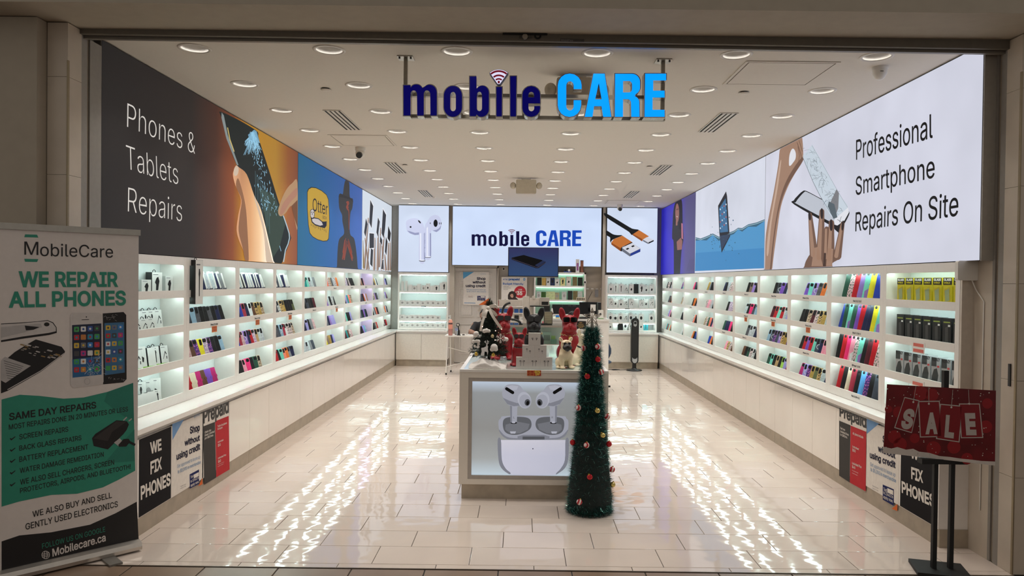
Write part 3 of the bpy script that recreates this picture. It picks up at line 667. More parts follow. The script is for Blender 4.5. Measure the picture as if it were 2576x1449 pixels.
# ---- boxed accessories ----------------------------------------------------------------------
tabm = M('black hang tab', (20, 20, 20), .4); greenm = M('green package foot', (126, 190, 60), .4); boxw = M('white package', (226, 226, 222), .38, var=.02); boxk = M('black package', (20, 20, 21), .38)
greym = M('grey print', (120, 120, 122), .4); BXM = {}
def hbox(w, d, h, side, foot=True, tab=True, pic=0, face=None):
    """hang-tab carton: face on -y"""
    k = (w, d, h, side, foot, tab, pic)
    if k in BXM: return BXM[k]
    f = MB().box(-w/2, w/2, 0, d, 0, h, boxw if side == 'w' else boxk).mesh('carton'); parts = []
    fr = MB().add([(-w/2+.001, -.0008, .001), (w/2-.001, -.0008, .001), (w/2-.001, -.0008, h-.001), (-w/2+.001, -.0008, h-.001)], [(0, 1, 2, 3)], face or boxw); parts.append(('front_print', fr.mesh('front_print')))
    if foot: parts.append(('green_foot', MB().box(-w/2-.0006, w/2+.0006, -.0012, d+.0006, 0, h*.1, greenm).mesh('green_foot')))
    if tab: parts.append(('hang_tab', MB().tube([(-.012, d/2, h), (-.012, d/2, h+.012), (0, d/2, h+.02), (.012, d/2, h+.012), (.012, d/2, h)], .003, tabm, 5).mesh('hang_tab')))
    g = MB(); y = -.0016
    pk = M('pale grey print', (158, 154, 152), .5) if (not tab and not foot and side == 'w' and (pic == 4 or h < .115)) else ink
    def pg(pts): g.add([(x*w, y, z*h) for x, z in pts], [tuple(range(len(pts)))], pk)
    if pic == 1: pg([(-.12, .2), (.1, .2), (.16, .45), (.22, .6), (.1, .8), (-.06, .75), (-.22, .55), (-.1, .45)])
    elif pic == 2: pg([(-.05, .18), (.05, .18), (.07, .62), (.12, .7), (.05, .8), (-.06, .8), (-.1, .68), (-.06, .6)])
    elif pic == 3:
        pg([(-.25, .3), (-.2, .3), (.1, .62), (.25, .5), (.28, .56), (.1, .72)]); pg([(.2, .3), (.3, .3), (.3, .45), (.2, .45)])
    elif pic == 4: pg([(.25*math.cos(t), .5+.2*math.sin(t)) for t in [2*PI*i/14 for i in range(14)]])
    elif pic == 5: pg([(-.2, .35), (.1, .3), (.2, .5), (-.08, .58)])
    if pic: g.add([(-w*.4, y, h*.88), (w*.1, y, h*.88), (w*.1, y, h*.91), (-w*.4, y, h*.91)], [(0, 1, 2, 3)], greym); parts.append(('product_picture', g.mesh('product_picture')))
    BXM[k] = (f, parts); return BXM[k]
def putbox(name, label, cat, x, y, z, rot, spec, group=None, lean=0):
    f, parts = hbox(*spec) if not isinstance(spec, dict) else hbox(**spec)
    o = bpy.data.objects.new(name, f); COL.objects.link(o); o.matrix_world = Matrix.Translation((x, y, z+.0008)) @ Matrix.Rotation(rot, 4, 'Z') @ Matrix.Rotation(-lean, 4, 'X'); tag(o, label, cat, group)
    for n_, me in parts: P(n_, me, o, local=True)
    return o
G0 = 'accessory cartons in the first left unit'
xx = X_L-.10
for i, (dy, w, h, sd, pc, nm) in enumerate(((.20, .085, .165, 'k', 1, 'white carton with a tall car mount picture'), (.42, .085, .12, 'w', 1, 'low white carton with a black car mount picture'), (.60, .095, .18, 'k', 1, 'largest white carton with a hooked car mount picture'), (.82, .075, .15, 'w', 1, 'pale carton with a small mount picture'), (.06, .085, .17, 'k', 2, 'black sided mount carton half behind the banner'))):
    putbox('mount_carton', f'{nm}, top shelf, first left unit', 'carton', xx, LY[0]+.24+dy*.92, FLZ[0], R_(66), dict(w=w, d=.07, h=h, side=sd, foot=False, tab=i in (2, 4), pic=pc), G0)
for i in range(5): putbox('cable_carton', f'short cable carton, {ORD[i]} on the second shelf of the first left unit', 'carton', xx+.03, LY[0]+.24+i*.105, FLZ[1], R_(66), dict(w=.075, d=.045, h=.105, side='k' if i < 2 else 'w', foot=True, tab=True, pic=3 if i > 1 else 0, face=None), G0, R_(8))
for i in range(4): putbox('charger_carton', f'tall charger carton, {ORD[i]} of four on the second shelf, first left unit', 'carton', xx-.03, LY[0]+.60+i*.10, FLZ[1], R_(66), dict(w=.07, d=.05, h=.165, side='k', foot=True, tab=True, pic=(0, 2, 2, 3)[i]), G0, R_(10))
for i in range(8): putbox('charger_carton', f'narrow charger carton with green foot, {ORD[i]} on the third shelf, first left unit', 'carton', xx-(.02 if i in (4, 6) else 0), LY[0]+.22+i*.103, FLZ[2], R_(66), dict(w=.072, d=.045, h=.16 if i != 4 else .175, side='kkwkwkkk'[i], foot=True, tab=i not in (4,), pic=(0, 2, 2, 3, 5, 0, 2, 3)[i]), G0, R_(10))
for i in range(7): putbox('cable_carton', f'small carton, {ORD[i]} in front on the bottom shelf, first left unit', 'carton', xx+.035, LY[0]+.22+i*.09, FLZ[3], R_(62), dict(w=.065, d=.04, h=.12 if i > 1 else .15, side='kwwwwww'[i], foot=i < 2, tab=i < 2, pic=(0, 3, 2, 0, 0, 0, 2)[i]), G0, R_(12))
for i in range(5): putbox('charger_carton', f'tall charger carton, {ORD[i]} behind on the bottom shelf, first left unit', 'carton', xx-.045, LY[0]+.42+i*.115, FLZ[3], R_(40), dict(w=.078, d=.04, h=.195, side='kkkww'[i], foot=False, tab=i < 3, pic=(0, 0, 2, 4, 5)[i]), G0, R_(10))
o = putbox('selfie_stick_carton', 'tall black carton hanging in front of the divider between the first left units', 'carton', X_L+.06, LY[1]+.10, 1.55, R_(70), dict(w=.085, d=.085, h=.375, side='k', foot=False, tab=True, pic=2))
def yline(bay, row, fm, sm, nm, lab, h, w, n=7, pic=0, extra=None):
    for i in range(n):
        y = RY[bay]+.11+i*.128; o = putbox(nm, f'{lab}, {ORD[i]} from the entrance', 'carton', X_R+.055, y, FLZ[row], R_(-78), dict(w=w, d=.06, h=h, side='k' if sm is boxk else ('y' if sm is yel else 's'), foot=False, tab=False, pic=pic, face=fm), f'{lab}s in a row')
        o.data = remat(o.data, sm)
        if extra: extra(o, w, h, i)
yel = M('yellow package', (206, 190, 30), .35); yel2 = M('yellow picture', (188, 166, 40), .35); silv = M('silver package', (176, 178, 180), .3, .2); EX = {}
def once(k, f):
    if k not in EX: EX[k] = f()
    return EX[k]
def flat(polys, y=-.0018):
    mb = MB()
    for pts, m in polys: mb.add([(x, y, z) for x, z in pts], [tuple(range(len(pts)))], m); y -= .0004
    return mb.mesh('printed_face')
def txt3(s, x0, x1, z, capz, m, y=-.0026, bold=.03):
    V, F = glyphs(s, bold); a, b = V[:, 0].min(), V[:, 0].max(); h = capheight(); mb = MB()
    mb.add([(x0+(p[0]-a)/(b-a)*(x1-x0), y-p[2], z+p[1]/h*capz) for p in V], F, m); return mb.mesh('lettering')
glassm = M('glass picture', (150, 160, 120), .3)
def ex1(o, w, h, i):
    P('printed_face', once('g', lambda: flat([([(-w/2, 0), (w/2, 0), (w/2, .012), (-w/2, .012)], ink), ([(-w/2, h*.75), (w/2, h*.75), (w/2, h-.002), (-w/2, h-.002)], ink), ([(-.02, h*.1), (.028, h*.18), (.022, h*.68), (-.032, h*.58)], yel2), ([(-.016, h*.14), (.02, h*.21), (.016, h*.62), (-.024, h*.54)], glassm)])), o, local=True)
    P('lettering', once('gt', lambda: txt3('GLASS', -w*.42, w*.42, h*.885, .016, wpaper)), o, local=True); P('lettering', once('gt2', lambda: txt3('SHIELD', -w*.4, w*.3, h*.79, .011, yel)), o, local=True)
yline(0, 0, yel, yel, 'screen_glass_carton', 'yellow screen glass carton on the top shelf, first right unit', .205, .08, extra=ex1)
wht = M('sticker', (220, 220, 216), .5)
def ex2(o, w, h, i): P('printed_face', once('k', lambda: flat([([(-.012, .02), (.016, .03), (.012, h*.72), (-.016, h*.66)], M('dark phone picture', (62, 60, 58), .3)), ([(-.03, h*.83), (.03, h*.83), (.03, h*.88), (-.03, h*.88)], M('olive lettering', (130, 140, 60), .4)), ([(.012, h*.7), (.032, h*.7), (.032, h*.77), (.012, h*.77)], wht)])), o, local=True)
yline(0, 1, boxk, boxk, 'screen_glass_carton', 'black screen glass carton on the second shelf, first right unit', .2, .082, extra=ex2)
pinkm = M('red sticker', (200, 70, 70), .5); pic3 = M('dark grey picture', (52, 56, 56), .4)
def ex3(o, w, h, i):
    P('printed_face', once('s', lambda: flat([([(-w/2, .004), (-w*.05, .0), (w*.2, .02), (w*.3, h*.35), (w*.12, h*.6), (-w*.2, h*.55), (-w*.42, h*.3)], pic3), ([(-w/2, h*.66), (w*.08, h*.66), (w*.08, h-.003), (-w/2, h-.003)], pic3), ([(w*.16, h*.63), (w*.4, h*.63), (w*.4, h*.7), (w*.16, h*.7)], pinkm)])), o, local=True)
    P('lettering', once('st', lambda: txt3('PRIVACY', -w*.46, w*.46, h*.86, .022, ink)), o, local=True)
yline(0, 2, silv, silv, 'privacy_glass_carton', 'silver privacy glass carton on the third shelf, first right unit', .2, .085, extra=ex3)
# price and model strips on the shelf lips
lab_m = M('orange offer card', (222, 138, 60), .5); lw = M('red offer card', (214, 106, 92), .5)
def lip_label(side, bay, row, s, yo=.5, orange=False, wd_=.17):
    YS, sd, x = (LY, -1, X_L) if side == 'left' else (RY, 1, X_R); y = YS[bay]+yo; xs = x-sd*.0015; z = (SHZ[row]+FLZ[row]-.026)/2 if row < 3 else .79
    t = T('shelf_label', f'small model label on the {ROWN[row]} shelf lip, {ORD[bay]} {side} unit', 'label', (xs, y, z-.02), 0, 'model labels on the shelf lips')
    P('strip', MB().box(xs, x-sd*.0003, y-wd_/2, y+wd_/2, z-.015, z+.015, wpaper), t)
    V, F = glyphs(s, .035); a, b = V[:, 0].min(), V[:, 0].max(); k = wd_*.92/(b-a); mb = MB()
    mb.add([(xs-sd*(.0006+p[2]), y-sd*((p[0]-(a+b)/2)*k)*1.0 if sd > 0 else y+(p[0]-(a+b)/2)*k, z+(p[1]-.35)*min(k*1.6, .028)) for p in V], F, ink); P('lettering', mb, t)
    if orange:
        t2 = T('offer_card', f'small orange offer card hanging below the {ROWN[row]} shelf lip, {ORD[bay]} {side} unit', 'card', (xs, y, z-.075), 0, 'orange offer cards')
        P('card', MB().box(xs-sd*.002, xs-sd*.0008, y-.055, y+.055, z-.075, z-.02, lab_m), t2)
        for q, st in enumerate(('BUY ONE 50%', 'GET ONE OFF')):
            V, F = glyphs(st, .04); a, b = V[:, 0].min(), V[:, 0].max(); k = .1/(b-a); mb = MB()
            mb.add([(xs-sd*(.0026+p[2]), y-sd*(p[0]-(a+b)/2)*k, z-.042-q*.024+p[1]*k*1.5) for p in V], F, M('offer ink', (170, 40, 30), .5)); P('lettering', mb, t2)
for a in (('left', 1, 1, 'iPhone 15 Pro Max', .55, True), ('left', 2, 1, 'iPhone 14 Pro Max', .55, True), ('left', 3, 1, 'iPhone 13 Pro Max', .55, True), ('left', 4, 1, 'iPhone 12', .5), ('left', 5, 0, 'iPhone 11', .5), ('left', 6, 0, 'iPhone XR', .5), ('left', 5, 1, 'iPhone 8', .6, True), ('left', 7, 0, 'iPhone X', .5), ('left', 6, 2, 'S22 Ultra', .5), ('left', 7, 1, 'S23', .5),
          ('right', 1, 0, 'iPad 10.2/ 10.5', .46), ('right', 1, 1, 'iPad 9.7/Air 2', .46), ('right', 1, 2, 'iPad 10', .46), ('right', 1, 3, 'iPad 10.5/Pro 11', .46), ('right', 2, 0, 'iPhone 15 Pro', .58), ('right', 2, 1, 'iPhone 14 Pro', .5, True), ('right', 2, 2, 'iPhone 14 Pro', .55), ('right', 3, 0, 'iPhone 15 Plus', .5), ('right', 3, 1, 'iPhone 14 Plus', .5, True), ('right', 4, 0, 'iPhone 13', .5), ('right', 4, 1, 'iPhone 12', .5, True), ('right', 4, 2, 'iPhone 11', .55), ('right', 5, 0, 'iPhone 7', .5), ('right', 5, 2, 'iPhone 8', .5), ('right', 7, 1, 'S21', .5), ('right', 6, 0, 'S20', .5)): lip_label(*a)
for row, yy in ((1, .5), (2, .5)):
    x = X_R-.003; y = RY[0]+yy; z = (SHZ[row]+FLZ[row]-.026)/2-.03
    t = T('offer_card', f'white and red offer card below the {ROWN[row]} shelf lip, first right unit', 'card', (x, y, z-.05)); P('card', MB().box(x, x+.002, y-.085, y+.085, z-.05, z+.035, wpaper), t)
    for q in range(2): P('red_line', MB().box(x-.001, x, y-.07, y+.07, z+.012-q*.042-.012, z+.012-q*.042+.012, lw), t)
# white wireless box on the right wall below the light panel, with its cable
t = T('wireless_router', 'white square wireless router on the wall at the right entrance', 'router', (3.0, 4.91, 1.82))
P('case', MB().prism(rrect(-.07, .07, -.066, .066, .015), wplastic, .035, c=(2.985, 4.895, 1.885)), t)
P('cable', MB().tube([(3.02, 4.91, 1.82), (3.04, 4.9, 1.76), (3.045, 4.82, 1.68), (3.045, 4.82, 1.0), (3.045, 4.82, .3)], .004, wplastic, 6), t)
# ================================================================= wall graphics and signs
K = BOX_K
def em(name, rgb, k=K): return E('backlit '+name, rgb, k)
edge = M('panel frame', (84, 80, 74), .5)
def panel(label, box, frame_box, name='light_panel'):
    t = T(name, label, 'light panel' if name == 'light_panel' else 'wall graphic', ((box[0]+box[1])/2, (box[2]+box[3])/2, box[4]))
    P('casing', MB().box(*box, edge), t); return t
def sheet(t, quad, m, nm='print_sheet'):
    V = [Vector(p) for p in quad]; P(nm, MB().add(V, [(0, 1, 2, 3)], m), t)
# -- left wall: three fabric graphics
YA, YM, YN, YZ = 4.87, 9.13, 12.80, 15.71; zb, zt = 1.95, Z_C-.012
t = panel('large dark printed graphic reading Phones & Tablets Repairs on the left wall', (X_L-.05, X_L-.002, YA, YM, zb, zt), None, 'wall_graphic')
KL = .42
ra = RAMP('dark to gold print', 'Y', [(4.8, (44, 42, 42)), (6.2, (52, 47, 46)), (6.7, (84, 56, 48)), (7.1, (140, 78, 50)), (7.5, (204, 150, 48)), (8.3, (190, 146, 62)), (8.75, (158, 98, 58)), (9.2, (136, 80, 62))], .36)
sheet(t, [(X_L, YA+.01, zb), (X_L, YM, zb), (X_L, YM, zt), (X_L, YA+.01, zt)], ra)
A = Art((X_L, 0, 0), (1, 0, 0), 3.294, 520, 260); A.clip = (YA+.012, YM-.002, zb+.002, zt-.002)
def eL(n, c, k=.62): return E('left print '+n, c, k)
phb = eL('phone', (38, 46, 46), .6)
A.sm = True; A.poly([(125, 72), (400, 218), (432, 300), (520, 570), (600, 830), (690, 1085), (690, 1140), (625, 1318), (600, 1450), (540, 1450), (540, 1308), (480, 1000), (360, 700), (250, 515), (165, 290), (122, 120)], phb, 2)
A.poly([(430, 700), (560, 760), (650, 1000), (600, 1200), (540, 1290), (500, 1050)], eL('phone sheen', (72, 92, 80), .5), 3)
A.poly([(122, 75), (140, 100), (172, 260), (262, 512), (248, 512), (160, 290), (120, 120)], eL('metal edge', (150, 160, 160), .7), 4)
A.line([(170, 200), (190, 300), (225, 400)], 7, eL('gold edge', (226, 200, 120), .8), 5)
cr = eL('crack', (150, 200, 226), .95); rr_ = random.Random(3)
for _ in range(230):
    u = abs(rr_.gauss(0, .55)); v0 = rr_.random()**1.4; cx_ = 385+v0*150; x0 = cx_+rr_.gauss(0, 16+50*v0); y0 = 225+v0*690+rr_.gauss(0, 24)
    a = math.atan2(y0-150, x0-400+1e-3)+rr_.gauss(0, .35); L = rr_.uniform(8, 34); ex, ey = x0+L*math.cos(a), y0+L*math.sin(a)
    lim = 408+(y0-240)*.305
    if x0 < lim-8 and ex < lim-6 and y0 > 232 and x0 > 240+(y0-400)*.28: A.line([(x0, y0), (ex, ey)], rr_.uniform(1.5, 4.2), cr, 4)
for q in range(46):
    x0 = 300+q*3.2+rr_.gauss(0, 8); A.line([(378+rr_.gauss(0, 10), 240), (x0+rr_.gauss(0, 10), 300+rr_.uniform(0, 140))], 3, cr, 4)
for q in range(9): x0 = 400+q*14; y0 = 560+q*25; A.line([(x0, y0), (x0+8, y0+rr_.uniform(200, 420))], 2.2, eL('thin crack', (110, 150, 160), .6), 4)
A.poly([(392, 218), (412, 232), (440, 330), (405, 320), (352, 300), (340, 260)], eL('shatter', (120, 168, 196), .8), 4)
skA, skB, skC = eL('skin light', (232, 208, 184), .72), eL('skin mid', (206, 164, 124), .66), eL('skin shade', (140, 92, 62), .6)
A.poly([(220, 560), (240, 515), (265, 530), (330, 590), (390, 760), (440, 860), (480, 1000), (510, 1130), (550, 1305), (580, 1460), (460, 1500), (345, 1460), (330, 1295), (270, 1150), (245, 1050), (260, 920), (280, 800), (235, 680), (215, 600)], RAMP('hand print', 'Y', [(7.1, (206, 160, 126)), (7.3, (186, 136, 100)), (7.55, (200, 152, 108)), (7.8, (222, 186, 146)), (8.05, (244, 228, 206)), (8.3, (246, 236, 222))], .62), 5)
A.poly([(385, 760), (430, 860), (470, 1000), (500, 1130), (540, 1300), (570, 1460), (520, 1460), (490, 1306), (470, 1080), (430, 920)], skA, 6)
A.poly([(255, 620), (285, 700), (320, 860), (335, 1060), (345, 1290), (330, 1420), (300, 1220), (262, 1060), (272, 920), (286, 800), (240, 690)], eL('skin fold', (176, 124, 90), .6), 6)
A.ell(240, 560, 20, 42, skA, 7, .15)
A.poly([(600, 930), (590, 885), (620, 790), (660, 710), (705, 662), (750, 655), (750, 1040), (722, 945), (698, 850), (655, 905), (625, 932)], skB, 5)
A.poly([(605, 900), (630, 830), (690, 750), (745, 700), (745, 760), (690, 820), (640, 900), (612, 925)], eL('skin pink', (206, 150, 124), .62), 6)
A.poly([(700, 850), (750, 800), (750, 1030), (722, 945)], skC, 6)
A.line([(632, 930), (660, 1010), (680, 1075), (684, 1115), (672, 1165), (650, 1215), (634, 1315)], 8, eL('white cable', (190, 214, 226), .8), 6); A.line([(602, 1180), (614, 1225)], 4, cr, 5)
wt = eL('white lettering', (236, 230, 222), .78)
A.win(0, 0, 1)
A.text('Phones &', (319, 320), (490, 388), (320, 258), wt, -.012); A.text('Tablets', (318, 425), (448, 465), (316, 363), wt, -.012); A.text('Repairs', (321, 533), (457, 558), (322, 470), wt, -.012)
A.done(t)
# -- blue panel with yellow badge and hooded figure
t = panel('blue wall graphic with a yellow badge and a dark figure in a pointed hat', (X_L-.05, X_L-.002, YM+.01, YN, zb, zt), None, 'wall_graphic')
sheet(t, [(X_L, YM+.012, zb), (X_L, YN, zb), (X_L, YN, zt), (X_L, YM+.012, zt)], RAMP('blue print', 'Y', [(9.1, (36, 96, 132)), (10.2, (36, 92, 148)), (11.6, (50, 92, 160)), (12.8, (62, 96, 170))], .6))
A = Art((X_L, 0, 0), (1, 0, 0), 4.77, 700, 440); A.clip = (YM+.014, YN-.002, zb+.002, zt-.002); bdg = eL('badge yellow', (212, 172, 62), .72); nav = eL('badge ink', (34, 34, 60), .4)
O_ = [(345, 200), (360, 165), (395, 145), (450, 150), (520, 185), (580, 235), (603, 290), (612, 400), (618, 600), (606, 770), (588, 795), (540, 800), (470, 780), (410, 745), (375, 700), (358, 600), (345, 400)]
c_ = (480, 475); A.poly(O_, eL('badge rim', (70, 66, 50), .4), 1); A.poly([(c_[0]+(x-c_[0])*.955, c_[1]+(y-c_[1])*.972) for x, y in O_], bdg, 2)
A.text('Otter', (410, 428), (590, 482), (412, 275), nav, .0, 3); A.text('BOX', (532, 525), (580, 538), (532, 488), nav, 0, 3)
fur = eL('fur', (222, 214, 214), .7)
A.poly([(380, 440), (390, 415), (412, 408), (430, 425), (436, 470), (428, 515), (400, 525), (382, 500)], nav, 3); A.poly([(385, 440), (395, 420), (412, 414), (425, 430), (430, 470), (424, 508), (402, 518), (386, 495)], fur, 4)
A.poly([(388, 515), (430, 510), (480, 520), (530, 560), (560, 560), (580, 555), (578, 610), (555, 640), (500, 625), (440, 605), (400, 570)], nav, 3); A.poly([(402, 530), (430, 522), (478, 530), (520, 565), (535, 600), (500, 610), (440, 590), (408, 560)], fur, 4)
for q in range(9): A.line([(392+q*22, 590+q*8), (396+q*22, 610+q*8+(q % 3)*8)], 4, nav, 4)
for x, y in ((396, 448), (416, 450), (405, 470)): A.ell(x, y, 5, 8, nav, 5, n=10)
A.sm = True; fg = eL('figure grey', (72, 70, 70), .55)
A.poly([(810, 62), (850, 92), (858, 262), (895, 290), (888, 400), (864, 470), (860, 700), (912, 770), (940, 950), (952, 1112), (960, 1300), (700, 1300), (705, 1092), (712, 900), (732, 770), (790, 700), (770, 560), (765, 480), (732, 400), (725, 262), (740, 225), (772, 236), (790, 120)], fg, 1)
A.poly([(722, 262), (745, 222), (895, 290), (898, 330), (870, 300), (770, 268)], eL('hat brim', (60, 58, 60), .5), 2)
rd = eL('red lit skin', (170, 84, 66), .6)
A.poly([(812, 325), (840, 314), (850, 345), (838, 372), (846, 392), (836, 400), (850, 440), (852, 640), (845, 640), (842, 450), (826, 420), (812, 385), (824, 350)], rd, 3)
for k, (x0, y0, x1, y1) in enumerate(((770, 1010, 808, 760), (782, 990, 820, 790), (790, 1015, 826, 830), (890, 1000, 838, 770), (874, 985, 832, 800), (886, 1025, 830, 840), (776, 930, 796, 780), (880, 930, 846, 790))): A.pill(x0, y0, x1, y1, 7, 3, rd, 3, 4)
A.done(t)
# -- white panel of raised hands with tablets
t = panel('white backlit graphic of raised arms holding black tablets', (X_L-.05, X_L-.002, YN+.01, YZ-.02, zb, zt), None, 'wall_graphic')
sheet(t, [(X_L, YN+.012, zb), (X_L, YZ-.02, zb), (X_L, YZ-.02, zt), (X_L, YN+.012, zt)], em('pale sheet', (226, 236, 248), .8))
A = Art((X_L, 0, 0), (1, 0, 0), 4.77, 700, 440); A.clip = (YN+.014, YZ-.024, zb+.002, zt-.002); arm1, arm2, tab, wsl = eL('arm', (196, 168, 150), .7), eL('arm shade', (120, 92, 80), .55), eL('tablet', (52, 52, 58), .5), eL('white rim', (236, 238, 244), .9)
for x0, y0, x1, y1, r in ((1030, 1120, 1080, 520, 12), (1060, 1130, 1092, 800, 12), (1150, 1135, 1158, 760, 14), (1190, 1135, 1198, 700, 14), (1212, 1100, 1228, 640, 11), (1240, 1135, 1268, 720, 13), (1290, 1140, 1278, 960, 12), (1318, 1140, 1322, 820, 12), (1344, 1140, 1342, 800, 10), (1086, 1130, 1040, 760, 10), (1262, 1135, 1240, 820, 9)):
    A.pill(x0, y0, x1, y1, r, r*.55, arm1, 1, 4); A.pill(x0+r*.6, y0, x1+r*.3, y1+20, r*.35, r*.2, arm2, 2, 3)
for q in ([(1103, 300), (1138, 375), (1118, 640), (1090, 570)], [(1255, 410), (1292, 480), (1280, 650), (1262, 760), (1238, 700)], [(1050, 520), (1072, 590), (1045, 745), (1028, 690)], [(1195, 510), (1217, 560), (1195, 745), (1176, 690)], [(1318, 610), (1350, 700), (1338, 805), (1310, 760)], [(1093, 700), (1147, 705), (1147, 875), (1093, 880)], [(1290, 740), (1310, 800), (1295, 965), (1278, 920)], [(1110, 880), (1137, 900), (1128, 1105), (1100, 1070)], [(1222, 730), (1246, 780), (1243, 845), (1216, 800)], [(1248, 1020), (1262, 1015), (1258, 1130), (1232, 1130)]):
    mx, my = sum(x for x, _ in q)/len(q), sum(y for _, y in q)/len(q)
    A.poly([(mx+(x-mx)*1.22, my+(y-my)*1.12) for x, y in q], wsl, 3); A.poly(q, tab, 4)
A.poly([(1013, 790), (1018, 780), (1032, 1118), (1014, 1118)], eL('ochre sleeve', (180, 150, 80), .5), 3)
A.done(t)
# -- right wall light panels
Y1, Y2, Y3 = 4.755, 8.98, 12.6; zb2 = 1.951
def eR(n, c, k=K): return E('right print '+n, c, k)
t = panel('large bright light panel reading Professional Smartphone Repairs On Site', (X_R+.002, X_R+.09, Y1, Y2, zb2, zt), None)
sheet(t, [(X_R, Y2, zb2), (X_R, Y1, zb2), (X_R, Y1, zt), (X_R, Y2, zt)], E('backlit lavender white', (228, 230, 246), K, var=.1, scale=1.4))
P('end_cap', MB().box(X_R+.004, X_R+.088, Y1-.012, Y1-.001, zb2-.004, zt, M('panel end cap', (168, 162, 152), .4, .1)), t)
A = Art((X_R, 0, 0), (-1, 0, 0), 3.916, 1640, 330); A.clip = (Y1+.002, Y2-.002, zb2+.002, zt-.002); sk1, sk2, sk3 = eR('arm', (176, 140, 118), .74), eR('arm shade', (132, 100, 84), .66), eR('arm light', (206, 176, 156), .8); whi = eR('white', (240, 242, 250)); gl = eR('glass', (206, 218, 230), .86); nail = eR('dark nail', (58, 44, 46), .5); bk = eR('black', (26, 28, 32), .4); A.sm = True
A.poly([(1095, 1700), (1113, 1352), (1125, 1000), (1200, 600), (1245, 330), (1272, 140), (1380, 20), (1470, 20), (1492, 240), (1484, 300), (1402, 430), (1335, 560), (1272, 740), (1232, 1000), (1187, 1347), (1165, 1700)], sk1, 1)
A.poly([(1160, 1700), (1180, 1347), (1215, 1000), (1262, 740), (1325, 560), (1400, 430), (1484, 300), (1490, 250), (1420, 330), (1330, 480), (1270, 640), (1225, 850), (1190, 1100), (1165, 1347), (1140, 1700)], sk2, 2)
A.poly([(1130, 1200), (1150, 980), (1215, 600), (1258, 330), (1275, 300), (1240, 560), (1180, 900), (1150, 1200)], sk3, 2)
A.poly([(1352, 330), (1356, 240), (1378, 180), (1400, 176), (1418, 215), (1416, 270), (1392, 310), (1366, 340)], whi, 3)
A.line([(1432, 110), (1470, 230), (1478, 300)], 6, sk2, 3); A.line([(1450, 90), (1484, 200)], 5, sk2, 3); A.line([(1440, 150), (1455, 240), (1445, 310)], 5, sk2, 3)
A.poly([(1400, 680), (1432, 640), (1480, 595), (1520, 588), (1640, 650), (1740, 700), (1900, 770), (1942, 790), (1940, 830), (1880, 940), (1845, 965), (1800, 950), (1405, 725)], bk, 1)
A.poly([(1418, 700), (1450, 655), (1500, 602), (1530, 600), (1660, 668), (1740, 720), (1800, 850), (1795, 905), (1640, 830), (1420, 712)], eR('phone back', (200, 206, 218), .8), 2)
A.poly([(1578, 140), (1600, 165), (1850, 620), (1930, 750), (1800, 868), (1660, 640), (1590, 500), (1490, 262), (1530, 200)], gl, 3)
rr_ = random.Random(5)
for q in range(120):
    v_ = rr_.random(); x0 = 1500+v_*300+rr_.uniform(0, 90); y0 = 200+v_*620+rr_.uniform(-60, 60)
    if (x0-1490) < .52*(y0-262)-20 or (x0-1578) > .6*(y0-140): continue
    a = rr_.uniform(0, PI); L = rr_.uniform(14, 60); A.line([(x0, y0), (x0+L*math.cos(a), y0+L*math.sin(a))], rr_.uniform(1.2, 3), eR('crack grey', (110, 122, 132), .7), 4)
A.line([(1490, 262), (1590, 500), (1660, 640), (1800, 868)], 4, eR('crack grey', (110, 122, 132), .7), 4); A.line([(1578, 140), (1850, 620), (1930, 750)], 4, eR('glass edge', (170, 178, 190), .8), 4)
A.poly([(1820, 572), (1845, 610), (1838, 760), (1800, 862), (1740, 740), (1780, 660)], eR('grey shard', (140, 140, 146), .7), 4)
A.poly([(1745, 690), (1800, 720), (1830, 850), (1790, 862), (1735, 740)], eR('dense cracks', (104, 118, 128), .6), 5)
A.poly([(1800, 870), (1935, 752), (1944, 800), (1900, 880), (1830, 930), (1800, 920)], whi, 5); A.poly([(1795, 925), (1850, 930), (1898, 900), (1880, 950), (1840, 1000), (1800, 965)], bk, 5); A.line([(1830, 870), (1880, 900)], 4, bk, 6); A.line([(1870, 840), (1850, 900)], 3, bk, 6)
A.poly([(1490, 1480), (1505, 1330), (1530, 1260), (1580, 1200), (1700, 1180), (1800, 1200), (1870, 1240), (1780, 1300), (1780, 1328), (1780, 1480)], sk2, 5)
for x0, y0, x1, y1, r0, r1 in ((1600, 1220, 1562, 820, 42, 19), (1660, 1250, 1678, 790, 44, 24), (1760, 1260, 1772, 900, 44, 26), (1830, 1230, 1882, 910, 40, 20), (1720, 1250, 1725, 960, 30, 22)):
    A.pill(x0, y0, x1, y1, r0, r1, sk2, 6); A.pill(x0-r0*.25, y0, x1-r1*.25, y1+10, r0*.5, r1*.5, sk1, 7)
for x, y, rx, ry, ro in ((1558, 838, 13, 42, -.1), (1678, 812, 14, 54, 0), (1770, 925, 15, 58, 0), (1884, 930, 12, 50, .1)): A.ell(x, y, rx, ry, nail, 8, ro, 14)
A.poly([(1575, 1330), (1600, 1150), (1640, 1140), (1690, 1330)], sk1, 7); A.poly([(1720, 1330), (1735, 1150), (1790, 1160), (1780, 1330)], sk1, 7); A.poly([(1690, 1330), (1700, 1200), (1720, 1200), (1715, 1330)], eR('arm deep', (92, 66, 56), .5), 8)
A.win(0, 0, 1)
dk = eR('black lettering', (20, 20, 24), .3)
A.text('Professional', (2154, 402), (2347, 346), (2154, 353), dk, .004); A.text('Smartphone', (2153, 491), (2352, 446), (2153, 446), dk, .004); A.text('Repairs On Site', (2152, 582), (2411, 542), (2153, 535), dk, .004)
A.done(t)
t = panel('backlit light panel of a tablet plunging into blue water', (X_R+.002, X_R+.09, Y2+.008, Y3-.004, zb2, zt), None)
